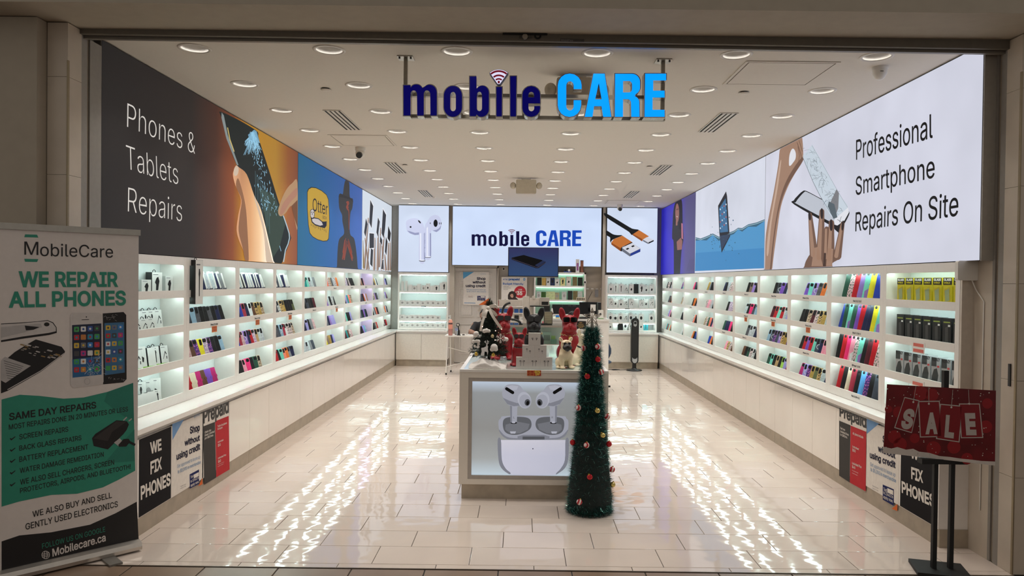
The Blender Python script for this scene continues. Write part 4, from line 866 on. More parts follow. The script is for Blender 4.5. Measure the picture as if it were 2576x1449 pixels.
sheet(t, [(X_R, Y3-.004, zb2), (X_R, Y2+.01, zb2), (X_R, Y2+.01, zt), (X_R, Y3-.004, zt)], E('backlit pale grey', (222, 226, 240), .86, var=.08, scale=1.2))
A = Art((X_R, 0, 0), (-1, 0, 0), 3.916, 1640, 330); A.clip = (Y2+.012, Y3-.006, zb2+.002, zt-.002); wa, wa2, tl = eR('water', (84, 158, 212), .8), eR('water low', (70, 146, 206), .78), eR('wave crest', (70, 120, 150), .6)
wl = [(431, 1045), (480, 1058), (540, 1035), (600, 1008), (660, 1040), (720, 1020), (760, 1000), (810, 980), (850, 952), (890, 955), (950, 918), (1030, 900), (1112, 868)]
A.poly(wl+[(1108, 1350), (424, 1378)], wa, 1); A.poly([(428, 1200), (1110, 1150), (1108, 1350), (424, 1378)], wa2, 2)
A.poly(wl+[(x, y+28+14*math.sin(x*.05)) for x, y in wl[::-1]], tl, 3); A.line([(x, y+12) for x, y in wl], 5, eR('foam', (190, 220, 226)), 4)
A.poly([(653, 735), (732, 592), (742, 640), (765, 1000), (772, 1035), (688, 1198), (665, 1000)], eR('tablet rim', (46, 46, 54), .5), 4); A.poly([(664, 760), (728, 660), (752, 990), (672, 1000)], eR('tablet screen', (70, 120, 164), .75), 5); A.poly([(672, 1030), (765, 1015), (764, 1035), (690, 1170)], eR('tablet below', (60, 76, 104), .6), 5)
for i in range(16): A.ell(676+(i % 4)*19, 770+(i//4)*62-(i % 4)*16, 6, 9, [eR('icon white', (214, 226, 236), .9), eR('icon blue', (96, 160, 210), .9), eR('icon red', (196, 96, 90), .8)][i % 3], 6, n=8)
rr_ = random.Random(8)
for i in range(46): A.ell(705+rr_.gauss(0, 70), 950+rr_.gauss(0, 80) if i % 2 else 1120+rr_.gauss(0, 60), rr_.uniform(2, 6), rr_.uniform(3, 8), tl, 5, n=6)
A.done(t)
t = panel('violet light panel with a long haired woman holding a pink phone', (X_R+.002, X_R+.09, Y3+.004, 15.69, zb2, zt), None)
sheet(t, [(X_R, 15.69, zb2), (X_R, Y3+.005, zb2), (X_R, Y3+.005, zt), (X_R, 15.69, zt)], RAMP('violet print', 'Y', [(12.6, (76, 74, 116)), (13.3, (80, 76, 124)), (14.0, (64, 54, 170)), (15.5, (44, 42, 168))], .72))
A = Art((X_R, 0, 0), (-1, 0, 0), 3.916, 1640, 330); A.clip = (Y3+.007, 15.688, zb2+.002, zt-.002); cl = eR('dark clothes', (56, 54, 62), .5); hr = eR('dark hair', (44, 36, 40), .4); fc = eR('face', (170, 116, 108), .66); A.sm = True
A.poly([(232, 700), (262, 678), (296, 690), (302, 900), (312, 1050), (292, 1180), (278, 1392), (275, 1500), (216, 1500), (216, 1392), (214, 1100), (199, 1050), (204, 900), (212, 780)], cl, 1); A.poly([(236, 700), (262, 680), (294, 692), (300, 920), (268, 960), (262, 740), (240, 760), (236, 900), (210, 900)], hr, 2)
A.ell(250, 805, 19, 92, fc, 3); A.line([(243, 838), (256, 846)], 6, eR('smile', (226, 214, 210), .8), 4); A.ell(246, 772, 3, 8, hr, 4, n=8); A.ell(257, 768, 3, 8, hr, 4, n=8); A.poly([(236, 880), (254, 876), (252, 928), (236, 930)], fc, 2)
A.poly([(290, 905), (304, 910), (308, 1065), (292, 1055)], eR('pink phone', (206, 126, 150), .7), 3); A.poly([(244, 1090), (284, 1050), (300, 1080), (296, 1165), (250, 1172)], fc, 2)
for x in range(345, 420, 12): A.line([(x+30, 1260), (x, 1375)], 2, eR('streak', (108, 104, 134), .5), 3)
A.done(t)
# -- rear wall light panels
YR = 15.42
def rear(label, x0, y0, x1, y1, Y=YR, bg=(214, 226, 248), kk=.92):
    a, b = atY(x0, y1, Y), atY(x1, y0, Y); z1 = min(b[2], Z_C-.01); t = panel(label, (a[0], b[0], Y+.002, Y+.12, a[2], z1), None)
    sheet(t, [(a[0]+.006, Y, a[2]+.006), (b[0]-.006, Y, a[2]+.006), (b[0]-.006, Y, z1-.006), (a[0]+.006, Y, z1-.006)], E('backlit rear %d' % x0, bg, kk, var=.07, scale=1.0)); return t, Art((0, Y, 0), (0, -1, 0))
t, A = rear('bright rear light panel with a pair of white earbuds, left of the logo panel', 1001, 517, 1130, 684)
A.win(700, 440, 4.77); b1, b2, b3 = em('bud', (206, 212, 240), .9), em('bud shade', (160, 166, 204), .8), em('bud bright', (232, 236, 250), .95); bkk = em('bud grille', (40, 42, 48), .4); A.sm = True
A.poly([(1532, 580), (1545, 548), (1590, 525), (1640, 520), (1690, 535), (1730, 575), (1755, 640), (1764, 700), (1764, 1030), (1690, 1030), (1688, 720), (1640, 724), (1580, 702), (1545, 670)], b1, 1); A.poly([(1545, 668), (1580, 700), (1640, 722), (1688, 718), (1690, 690), (1640, 696), (1580, 676)], b2, 2); A.poly([(1700, 700), (1716, 700), (1716, 1028), (1700, 1028)], b3, 2); A.poly([(1748, 700), (1764, 690), (1764, 1028), (1748, 1028)], b2, 2)
A.poly([(1762, 985), (1758, 640), (1790, 560), (1830, 500), (1885, 480), (1935, 505), (1958, 570), (1945, 650), (1900, 686), (1850, 668), (1834, 700), (1834, 985)], b1, 2); A.poly([(1850, 668), (1900, 686), (1945, 650), (1956, 600), (1930, 640), (1895, 660)], b2, 3); A.poly([(1780, 640), (1796, 620), (1796, 984), (1780, 984)], b3, 3); A.poly([(1818, 700), (1834, 700), (1834, 984), (1818, 984)], b2, 3)
A.ell(1888, 580, 25, 44, bkk, 4); A.ell(1588, 625, 11, 11, bkk, 4); A.ell(1695, 563, 9, 24, bkk, 4, -.7); A.ell(1824, 580, 4, 11, bkk, 4)
for x in (1934, 1954): A.ell(x, 582, 4, 14, bkk, 4)
A.ell(1727, 1030, 38, 10, bkk, 3); A.ell(1727, 1024, 36, 8, b3, 4); A.ell(1797, 986, 37, 9, bkk, 4); A.ell(1797, 981, 35, 8, b3, 5); A.done(t)
t, A = rear('bright rear light panel with two cable plugs with orange sleeves', 1525, 520, 1655, 686)
A.win(1500, 500, 7.245); ok_, or1, or2, sv, sv2 = em('cable', (34, 36, 38), .4), em('orange', (204, 120, 56), .8), em('orange shade', (160, 84, 36), .7), em('plug silver', (214, 216, 226), .9), em('plug shade', (120, 126, 140), .7); bl = em('plug blue', (38, 62, 150), .8); A.sm = True
A.poly([(184, 268), (600, 515), (680, 550), (775, 572), (660, 660), (610, 620), (560, 580), (184, 340)], ok_, 1); A.poly([(660, 650), (780, 572), (960, 685), (850, 745), (835, 778), (670, 665)], or1, 2); A.poly([(665, 640), (840, 735), (835, 778), (665, 665)], or2, 3)
A.poly([(850, 740), (925, 695), (1050, 750), (1046, 775), (945, 825), (850, 772)], sv, 2); A.poly([(850, 745), (945, 800), (945, 825), (850, 772)], sv2, 3); A.poly([(950, 795), (1046, 752), (1046, 775), (950, 822)], ok_, 3)
A.poly([(184, 578), (300, 645), (380, 662), (475, 668), (310, 740), (268, 790), (270, 820), (252, 770), (250, 705), (184, 660)], ok_, 1); A.poly([(272, 800), (320, 735), (475, 672), (660, 795), (480, 870), (445, 958), (275, 830)], or1, 2); A.poly([(275, 800), (450, 905), (445, 958), (275, 835)], or2, 3); A.poly([(440, 950), (450, 890), (640, 792), (665, 800), (480, 885), (465, 962)], ok_, 4)
A.poly([(462, 895), (655, 805), (803, 905), (803, 965), (612, 1052), (470, 955)], sv2, 4); A.poly([(465, 892), (655, 806), (803, 908), (612, 1000)], sv, 5); A.poly([(622, 1002), (803, 915), (803, 962), (622, 1044)], bl, 5)
for x, y in ((570, 912), (668, 865)): A.poly([(x-36, y+2), (x+8, y-20), (x+34, y-2), (x-8, y+20)], ok_, 6)
A.done(t)
# the shop logo, used by the hanging sign and by the rear panel (outlines of each letter)
def arc(cx, cy, rx, ry, a0, a1, n=8): return [(cx+rx*math.cos(R_(a0+(a1-a0)*i/n)), cy+ry*math.sin(R_(a0+(a1-a0)*i/n))) for i in range(n+1)]
def S1(pts): return [(980+x/6.133, 140+y/6.133) for x, y in pts]
def S2(pts): return [(860+x/2.994, y/2.994) for x, y in pts]
def ring(x0, x1, y0, y1, rx, ry): return arc(x1-rx, y0+ry, rx, ry, -90, 0)+arc(x1-rx, y1-ry, rx, ry, 0, 90)+arc(x0+rx, y1-ry, rx, ry, 90, 180)+arc(x0+rx, y0+ry, rx, ry, 180, 270)
LOGO = [('m', S1, [[(203, 937), (203, 445), (318, 445), (318, 492)]+arc(412, 500, 92, 68, 195, 330)+[(508, 490)]+arc(625, 560, 116, 124, 225, 360)+[(741, 937), (638, 937)]+arc(583, 590, 53, 62, 0, -180)+[(530, 937), (425, 937)]+arc(369, 590, 53, 62, 0, -180)+[(316, 937)]]),
        ('o', S1, [ring(825, 1131, 455, 957, 150, 160), ring(933, 1027, 553, 867, 47, 55)]),
        ('b', S1, [[(1225, 308), (1337, 308), (1337, 500)]+arc(1435, 570, 110, 114, 215, 360)+arc(1420, 840, 125, 117, 0, 110)+[(1337, 918), (1330, 946), (1225, 946)], ring(1343, 1430, 556, 867, 43, 52)]),
        ('i', S1, [[(1635, 470), (1747, 470), (1745, 950), (1637, 950)]]), ('l', S1, [[(1850, 305), (1968, 305), (1965, 951), (1852, 951)]]),
        ('e', S1, [[(2336, 738)]+arc(2186, 600, 150, 143, 0, -180)+arc(2186, 820, 150, 138, 180, 0)+[(2336, 782), (2236, 782)]+arc(2188, 818, 48, 50, 0, 180)+[(2138, 738)], [(2137, 640)]+arc(2186, 602, 49, 50, 180, 360)+[(2235, 640)]]),
        ('C', S2, [[(1811, 670), (1748, 670)]+arc(1718, 642, 30, 34, 0, -180)+arc(1718, 803, 30, 34, 180, 0)+[(1748, 757), (1808, 757)]+arc(1714, 795, 94, 92, 0, 180)+arc(1716, 640, 96, 92, 180, 360)]),
        ('A', S2, [[(1893, 549), (1982, 549), (2035, 886), (1970, 886), (1957, 803), (1897, 803), (1885, 886), (1823, 886)], [(1935, 622), (1906, 750), (1958, 750)]]),
        ('R', S2, [[(2052, 550)]+arc(2186, 616, 66, 66, -90, 0)+arc(2186, 655, 66, 60, 0, 62)+arc(2190, 776, 56, 54, -70, 0)+[(2248, 886), (2182, 886), (2180, 785)]+arc(2152, 778, 28, 30, 0, -90)+[(2115, 748), (2115, 886), (2050, 886)], [(2115, 607)]+arc(2160, 634, 28, 28, -90, 0)+arc(2160, 668, 28, 28, 0, 90)+[(2115, 696)]]),
        ('E', S2, [[(2278, 549), (2448, 549), (2448, 602), (2343, 602), (2343, 682), (2436, 682), (2436, 735), (2338, 735), (2338, 832), (2436, 832), (2436, 886), (2274, 886)]])]
def fan(cx, cy, r0, r1, a=46, n=10): return arc(cx, cy, r1, r1, -90-a, -90+a, n)+(arc(cx, cy, r0, r0, -90+a, -90-a, n) if r0 else [])
WIFI_BASE = S1(fan(1685, 440, 0, 232, 39, 12)+arc(1685, 410, 36, 36, 20, 160, 8)); WIFI_RED = [S1(fan(1685, 430, 176, 204, 40)), S1(fan(1685, 430, 112, 138, 40)), S1(fan(1685, 430, 58, 82, 40)), S1(ring(1667, 1703, 388, 430, 18, 21))]
def scaled(c, k=.94):
    xs = [p[0] for p in c]; ys = [p[1] for p in c]; mx, my = (min(xs)+max(xs))/2, (min(ys)+max(ys))/2; return [(mx+(x-mx)*k, my+(y-my)*k) for x, y in c]
# hanging shop sign
YS_ = 5.06
t = T('hanging_shop_sign', 'hanging lit shop sign reading mobile CARE in dark and light blue letters', 'shop sign', (.08, 5.15, 2.9))
ret = M('letter returns', (170, 164, 154), .25, .8); nvf = E('navy letter face', (2, 0, 92), .75, (2, 2, 30)); blf = E('blue letter face', (0, 148, 255), 1.15, (0, 110, 230))
def sgn(c, Y): return [(atY(x, y, Y)[0], atY(x, y, Y)[2]) for x, y in c]
for ch, fn, cs in LOGO:
    cw = [sgn(fn(c), YS_) for c in cs]; V, F = fill(cw, .045)
    L = P('letter', MB().add([(p[0], YS_+.046+p[2], p[1]) for p in V], F, ret), t)
    V, F = fill(cw); xs = [p[0] for p in V]; zs = [p[1] for p in V]; mx, mz = (min(xs)+max(xs))/2, (min(zs)+max(zs))/2; kx = 1-.012/(max(xs)-min(xs)); kz = 1-.012/(max(zs)-min(zs))
    P('letter_face', MB().add([(mx+(p[0]-mx)*kx, YS_-.002, mz+(p[1]-mz)*kz) for p in V], F, blf if ch in 'CARE' else nvf), L)
V, F = fill([sgn(WIFI_BASE, YS_)], .03); L = P('wave_symbol', MB().add([(p[0], YS_+.034+p[2], p[1]) for p in V], F, M('navy return', (30, 30, 80), .4)), t)
V, F = fill([scaled(sgn(WIFI_BASE, YS_), .94)]); P('symbol_face', MB().add([(p[0], YS_-.0005, p[1]) for p in V], F, E('white face', (226, 222, 246), .95)), L)
for c in WIFI_RED:
    V, F = fill([sgn(c, YS_)]); P('symbol_band', MB().add([(p[0], YS_-.0025, p[1]) for p in V], F, E('dark red band', (120, 14, 34), .7)), L)
P('symbol_stem', MB().cyl((atY(1255, 213, YS_)[0], YS_+.03, atY(1255, 213, YS_)[2]-.03), (atY(1255, 213, YS_)[0], YS_+.03, atY(1255, 213, YS_)[2]+.02), .006, .006, ret), t)
rl = M('sign rail', (150, 143, 130), .35, .7)
for py in (239, 293): a = atY(1018, py, 5.19); b = atY(1672, py+2, 5.19); P('rail', MB().box(a[0], b[0], 5.17, 5.21, a[2]-.012, a[2]+.012, rl), t)
for px in (1020, 1667):
    a = atY(px, 240, 5.22); P('hanger_post', MB().box(a[0]-.013, a[0]+.013, 5.21, 5.236, 2.93, Z_C-.006, rl), t); pl_ = P('mounting_plate', MB().box(a[0]-.055, a[0]+.055, 5.17, 5.28, Z_C-.008, Z_C-.001, alu), t)
    P('bolt', MB().cyl((a[0]-.04, 5.19, Z_C-.02), (a[0]-.04, 5.19, Z_C-.008), .007, .007, dkgrey, 8).cyl((a[0]+.04, 5.19, Z_C-.02), (a[0]+.04, 5.19, Z_C-.008), .007, .007, dkgrey, 8), pl_)
# centre rear panel with the same logo
t, A = rear('wide bright rear light panel with the dark and light blue shop logo', 1137, 522, 1514, 667, 15.5, (206, 222, 250), .98)
mp = lambda c: [(1186.5+(x-1013)*.4166, 619.3+(y-296)*.3545) for x, y in c]; n1, n2 = em('logo navy', (8, 6, 76), .5), em('logo blue', (20, 78, 200), .75)
for ch, fn, cs in LOGO:
    V, F = fill([[(atY(x, y, 15.5)[0], atY(x, y, 15.5)[2]) for x, y in mp(fn(c))] for c in cs]); A.t.add([(p[0], 15.498, p[1]) for p in V], F, n2 if ch in 'CARE' else n1)
for c in WIFI_RED:
    V, F = fill([[(atY(x, y, 15.5)[0], atY(x, y, 15.5)[2]) for x, y in mp(c)]]); A.t.add([(p[0], 15.497, p[1]) for p in V], F, em('logo red', (130, 26, 50), .6))
A.done(t)
# -- posters on the base cabinets
pb = M('poster black', (16, 15, 20), .65, ior=1.25); pw = M('poster white', (228, 222, 214), .65, ior=1.25); pblue = M('poster blue', (120, 160, 206), .65, ior=1.25); pnavy = M('poster navy', (22, 22, 52), .65, ior=1.25); pred = M('poster red', (186, 46, 54), .65, ior=1.25); pgrey = M('poster charcoal', (66, 64, 62), .65, ior=1.25); plb = M('poster pale blue', (140, 166, 196), .65, ior=1.25); por = M('poster orange', (214, 106, 50), .65, ior=1.25); pbadge = M('poster badge', (30, 40, 92), .65, ior=1.25)
def poster(label, side, quad_px, win, back):
    x = X_LD if side == 'left' else X_RD; n = (1, 0, 0) if side == 'left' else (-1, 0, 0); s = 1 if side == 'left' else -1
    A = Art((x+s*.0016, 0, 0), n, win[2], win[0], win[1]); Q = [A.w(q, 0) for q in quad_px]; ys = [q[1] for q in Q]; z0 = (Q[2][2]+Q[3][2])/2; z1 = (Q[0][2]+Q[1][2])/2
    z0, z1 = max(z0, .132), min(z1, .666)
    t = T('poster', label, 'poster', (x+s*.001, sum(ys)/4, z0)); P('sheet', MB().box(x+s*.0003, x+s*.0016, min(ys), max(ys), z0, z1, back), t); return t, A
WL = (330, 960, 3.813); WR = (2060, 920, 2.738)
def fix(side, win, q, we, fx, ph):
    t, A = poster(f'black poster reading WE FIX PHONES on the {side} base cabinet', side, q, win, pb)
    A.text('WE', *we, pw, .03); A.text('FIX', *fx, pw, .03); A.text('PHONES', *ph, pw, .03); A.done(t)
fix('left', WL, [(78, 505), (375, 395), (380, 1175), (83, 1355)], ((182, 692), (290, 650), (178, 590)), ((183, 886), (293, 832), (182, 775)), ((90, 1130), (376, 985), (88, 1012)))
fix('right', WR, [(566, 560), (800, 650), (795, 1140), (560, 1010)], ((632, 630), (718, 664), (632, 570)), ((638, 775), (720, 805), (637, 700)), ((572, 870), (800, 975), (571, 797)))
def shop(side, win, q, tri, rows, bdg_, bt, ori, logo):
    t, A = poster(f'white poster reading Shop without using credit on the {side} base cabinet', side, q, win, pw)
    A.poly(tri, pblue, 1)
    for s_, m, bo, *p in rows: A.text(s_, *p, m, bo)
    A.poly(bdg_, pbadge, 1)
    for s_, *p in bt: A.text(s_, *p, pw, .01)
    A.poly(ori, por, 1)
    if logo: A.poly(logo[0], pw, 2)
    A.done(t)
shop('left', WL, [(390, 365), (683, 250), (690, 985), (400, 1165)], [(392, 372), (530, 318), (396, 560)],
     [('acima', plb, 0, (600, 350), (655, 325), (599, 318)), ('Shop', pnavy, .025, (563, 500), (657, 468), (562, 437)), ('without', pnavy, .025, (512, 617), (658, 562), (511, 562)), ('using credit', pnavy, .025, (434, 752), (660, 648), (433, 692)),
      ('Get approved to lease up', plb, 0, (440, 832), (660, 735), (440, 798)), ('to $5,000 in merchandise', plb, .01, (445, 882), (664, 785), (445, 850)), ('Progressive Leasing', pnavy, 0, (470, 1010), (524, 985), (470, 1002)), ('Lease-to-own', pnavy, 0, (470, 1030), (524, 1004), (470, 1022))],
     [(560, 890), (650, 842), (652, 980), (562, 1027)], [('Text', (567, 930), (598, 914), (567, 905)), ('to 22462 to', (567, 970), (648, 930), (567, 946)), ('apply now.', (568, 1008), (648, 968), (568, 984))], [(645, 1002), (683, 922), (684, 984)], [[(600, 892), (647, 868), (648, 905), (600, 928)]])
shop('right', WR, [(330, 345), (550, 440), (546, 1003), (326, 868)], [(329, 352), (427, 388), (331, 470)],
     [('acima', plb, 0, (470, 460), (530, 485), (470, 440)), ('Shop', pnavy, .025, (440, 525), (528, 562), (440, 480)), ('without', pnavy, .025, (408, 588), (528, 640), (408, 548)), ('using credit', pnavy, .025, (352, 632), (529, 706), (352, 592)),
      ('Get approved to lease up', plb, 0, (355, 690), (528, 766), (355, 664)), ('to $5,000 in merchandise', plb, .01, (357, 724), (533, 806), (357, 700)), ('Progressive Leasing', pnavy, 0, (370, 828), (411, 848), (370, 822)), ('Lease-to-own', pnavy, 0, (370, 846), (411, 865), (370, 840))],
     [(440, 818), (517, 852), (516, 966), (440, 922)], [('Text', (446, 860), (470, 870), (446, 838)), ('to 22462 to', (445, 882), (512, 914), (445, 862)), ('apply now.', (445, 910), (512, 944), (445, 890))], [(502, 985), (541, 952), (540, 1001)], [[(472, 842), (513, 860), (513, 892), (472, 872)]])
def prepaid(side, win, q, head, dq, rq, rows):
    t, A = poster(f'poster headed Prepaid with charcoal and red columns on the {side} base cabinet', side, q, win, pw)
    A.poly(dq, pgrey, 1); A.poly(rq, pred, 1); A.text('Prepaid', *head, ink, .03)
    for s_, *p in rows: A.text(s_, *p, pw, .01)
    A.done(t)
prepaid('left', WL, [(686, 258), (935, 172), (943, 850), (697, 1003)], ((690, 398), (935, 290), (690, 268)), [(688, 430), (803, 386), (814, 920), (700, 990)], [(805, 380), (935, 328), (943, 842), (816, 918)],
        [('Obtén dos', (704, 498), (765, 472), (704, 478)), ('líneas Unlimited', (704, 526), (797, 486), (704, 506)), ('por $80/mes.', (704, 555), (788, 520), (704, 534)), ('Todos los planes', (826, 440), (916, 404), (826, 420)), ('incluyen', (827, 464), (874, 446), (827, 446)), ('Unlimited', (829, 590), (882, 566), (829, 574)), ('$50', (830, 625), (856, 614), (830, 602)), ('Unlimited Plus', (831, 745), (908, 708), (831, 728)), ('$60', (832, 780), (858, 768), (832, 756)), ('5G nationwide data', (829, 800), (888, 772), (829, 795)), ('mobile hotspot', (829, 818), (884, 790), (829, 813))])
prepaid('right', WR, [(140, 262), (328, 342), (323, 868), (140, 757)], ((143, 345), (328, 428), (143, 276)), [(140, 378), (218, 410), (213, 805), (140, 757)], [(219, 412), (327, 455), (323, 866), (214, 805)],
        [('Get two', (148, 435), (182, 450), (148, 420)), ('Unlimited lines', (148, 458), (207, 484), (148, 443)), ('for $80/mo.', (148, 480), (198, 502), (148, 465)), ('All plans include', (234, 472), (307, 502), (234, 456)), ('Unlimited', (232, 562), (276, 582), (232, 548)), ('$50', (232, 588), (254, 598), (232, 570)), ('Unlimited Plus', (230, 678), (295, 706), (230, 662)), ('$60', (230, 702), (252, 712), (230, 686)), ('5G nationwide data', (230, 722), (272, 742), (230, 717)), ('mobile hotspot', (230, 740), (268, 758), (230, 735))])
# -- pull-up banner at the left of the entrance
B0 = np.array([-2.482, 4.757, 0]); dv = np.array([-.5363, -.5576, 0]); dv[:2] /= np.linalg.norm(dv[:2]); nb = np.array([-dv[1], dv[0], 0]); nb = nb if nb[1] < 0 else -nb
BW = .86; ab = math.atan2(-dv[1], -dv[0])
def bp_(u, v, z): q = B0+dv*u-nb*v; return (q[0], q[1], z)
t = T('pull_up_banner', 'tall pull-up banner reading WE REPAIR ALL PHONES at the left of the entrance', 'banner', tuple(B0+dv*BW/2))
sh = M('banner sheet', (222, 214, 208), .55, var=.02); Rb = Matrix.Rotation(ab, 3, 'Z')
def bbox(u0, u1, v0, v1, z0, z1, m): return MB().add([bp_(u, v, z) for z in (z0, z1) for u, v in ((u0, v0), (u1, v0), (u1, v1), (u0, v1))], [(0, 1, 2, 3), (7, 6, 5, 4), (1, 0, 4, 5), (2, 1, 5, 6), (3, 2, 6, 7), (0, 3, 7, 4)], m)
P('sheet', bbox(.012, BW-.012, -.001, .001, .06, 2.065, sh), t)
P('top_rail', bbox(.004, BW-.004, -.012, .012, 2.045, 2.082, alu), t)
prof = [(-.055, .012), (-.06, .035), (-.045, .058), (-.012, .068), (.015, .068), (.045, .056), (.06, .035), (.06, .012)]
bs = MB(); n = len(prof); bs.add([bp_(u, v, z) for u in (0, BW) for v, z in prof], [tuple(range(n)), tuple(range(2*n-1, n-1, -1))]+[((i+1) % n, i, n+i, n+(i+1) % n) for i in range(n)], M('banner base aluminium', (196, 190, 182), .3, .7)); P('base_cassette', bs, t)
for u in (.16, .68): P('swivel_foot', bbox(u, u+.075, -.2, .14, .0, .012, M('grey foot', (120, 116, 110), .45, .3)), t)
P('support_pole', MB().cyl(bp_(BW/2, .03, .08), bp_(BW/2, .014, 2.05), .01, .008, alu, 10), t)
A = Art(np.array([B0[0], B0[1], 0])+nb*.0016, nb); A.lay = .0004
pt, pk_, pbk, pgr = M('banner teal', (44, 142, 118), .5, var=.03), M('banner teal deep', (34, 122, 104), .5), M('banner black', (18, 16, 18), .5), M('banner grey', (180, 176, 174), .5)
A.poly([(4, 1005), (50, 993), (100, 996), (160, 1003), (210, 1000), (270, 986), (335, 963), (340, 1184), (300, 1206), (259, 1226), (194, 1242), (129, 1245), (48.5, 1261.6), (4, 1274.5)], pt, 1)
A.poly([(270, 986), (335, 963), (337, 1060), (300, 1040), (262, 1010)], pk_, 2); A.poly([(262, 1165), (310, 1110), (338, 1080), (339, 1160)], pk_, 2)
A.poly([(4, 1362), (48.5, 1347), (129, 1339), (226, 1320), (291, 1291), (344, 1262), (349, 1362), (4, 1452)], pbk, 1)
A.win(0, 550, 3.219)
A.text('M', (197, 292), (310, 294), (197, 185), ink, .0); A.text('obileCare', (325, 302), (915, 316), (325, 185+15), ink, .0)
for y0, y1, fl_ in ((127, 150, 0), (325, 349, 1)): A.poly([(197, y1 if not fl_ else y0), (203, y0 if not fl_ else y1), (300, y0+3 if not fl_ else y1+2), (310, y1+3 if not fl_ else y0+3)], pt, 1)
A.text('WE REPAIR', (152, 550), (957, 547), (150, 432), pt, .028); A.text('ALL PHONES', (70, 716), (1020, 696), (68, 597), pt, .028)
pp, pp2 = M('print white phone', (206, 200, 196), .4), M('print dark screen', (24, 34, 62), .35)
A.poly([(832, 768), (1000, 756), (1022, 780), (1025, 1300), (1000, 1326), (835, 1342)], pbk, 1); A.poly([(845, 846), (1005, 838), (1010, 1246), (850, 1268)], M('print blue screen', (60, 110, 150), .35), 2)
A.poly([(568, 785), (585, 766), (800, 762), (832, 785), (838, 1320), (830, 1342), (595, 1371), (570, 1346)], pp, 3); A.poly([(583, 862), (820, 848), (822, 1262), (588, 1288)], pp2, 4); A.poly([(585, 1140), (821, 1110), (822, 1262), (588, 1288)], M('print blue low', (40, 100, 150), .35), 5)
A.ell(705, 1318, 25, 25, pgr, 4); A.ell(705, 1318, 21, 21, pp, 5); A.line([(660, 820), (720, 817)], 5, pbk, 4); A.ell(699, 796, 5, 5, pbk, 4)
ic = [M('app '+str(i), c, .4) for i, c in enumerate(((70, 160, 90), (222, 222, 222), (200, 130, 70), (70, 70, 74), (60, 130, 200), (230, 230, 226), (214, 180, 70), (50, 140, 170), (190, 60, 130), (190, 50, 60), (60, 90, 160), (120, 120, 124)))]
k = 0
def icon(x, y, r, lay):
    global k
    A.poly([(x-r, y-r*.8), (x-r*.8, y-r), (x+r*.8, y-r-1), (x+r, y-r*.8-1), (x+r, y+r*.8-1), (x+r*.8, y+r-1), (x-r*.8, y+r), (x-r, y+r*.8)], ic[(k*5+k//4) % 12], lay); A.ell(x, y, r*.45, r*.45, ic[(k*7+3) % 12], lay+1, n=8); k += 1
for j in range(6):
    for i in range(4): icon(619+i*55, 897+j*65.5-i*2.5, 21, 6)
for j in range(6):
    for i in range(3): icon(875+i*50, 884+j*65.5-i*3, 19, 3)
rr_ = random.Random(2); ck = M('print crack', (214, 220, 226), .4)
for i in range(36): x0, y0 = rr_.uniform(700, 825), rr_.uniform(1080, 1260); a = rr_.uniform(0, PI); A.line([(x0, y0), (x0+40*math.cos(a), y0+40*math.sin(a))], 1.6, ck, 8)
for i in range(22): x0, y0 = rr_.uniform(850, 1005), rr_.choice([rr_.uniform(775, 820), rr_.uniform(1275, 1305)]); a = rr_.uniform(0, PI); A.line([(x0, y0), (x0+22*math.cos(a), y0+16*math.sin(a))], 1.6, pgr, 4)
A.poly([(8, 850), (160, 842), (300, 832), (385, 822), (430, 840), (458, 880), (460, 925), (400, 942), (200, 970), (8, 1000)], pbk, 1); A.poly([(8, 856), (160, 848), (385, 828), (425, 845), (452, 882), (452, 912), (395, 925), (180, 955), (8, 985)], pp, 2); A.poly([(8, 880), (170, 862), (330, 850), (340, 880), (200, 920), (8, 965)], pgr, 3); A.ell(378, 856, 22, 16, pbk, 4); A.poly([(200, 866), (320, 878), (270, 900), (210, 905)], pbk, 4)
A.poly([(8, 1175), (120, 1080), (200, 1030), (290, 978), (500, 1038), (527, 1075), (520, 1095), (330, 1240), (60, 1395), (8, 1415)], pbk, 1)
A.poly([(40, 1120), (250, 1192), (140, 1265), (45, 1330), (8, 1310), (8, 1150)], pgr, 2); brd = M('circuit gold', (150, 120, 70), .4); brg = M('circuit grey', (150, 144, 136), .4)
for i in range(26): x, y = rr_.uniform(160, 480), 0; y = 1010+(x-290)*.15+rr_.uniform(5, 130)*(1-abs(x-330)/330); w_ = rr_.uniform(12, 42); A.poly([(x, y), (x+w_, y+w_*.28), (x+w_*.8, y+w_*.5), (x-w_*.2, y+w_*.24)], [brd, brg, pp, pgr][i % 4], 3)
for i in range(8): A.line([(30+i*4, 1150+i*20), (190-i*10, 1198+i*14)], 3, ink, 3)
A.line([(60, 1385), (330, 1232), (520, 1090)], 6, pp, 3)
A.win(0, 980, 3.09)
A.poly([(715, 378), (740, 345), (905, 238), (985, 246), (1002, 270), (985, 312), (960, 345), (838, 465), (728, 438)], pbk, 3); A.poly([(725, 380), (905, 245), (980, 252), (870, 330), (838, 400)], M('charger face', (52, 48, 48), .35), 4); A.line([(958, 240), (985, 214)], 9, pgr, 4); A.line([(1000, 245), (1024, 226)], 9, pgr, 4)
A.poly([(885, 412), (930, 378), (950, 400), (920, 440)], pgr, 5); A.poly([(918, 430), (960, 384), (1000, 382), (1012, 405), (980, 442), (925, 444)], pbk, 6); A.line([(1000, 405), (1050, 430)], 18, pbk, 6)
for s_, *p in (('SAME DAY REPAIRS', (71, 238), (748, 143), (69, 186)),):
    A.text(s_, *p, pbk, .02)
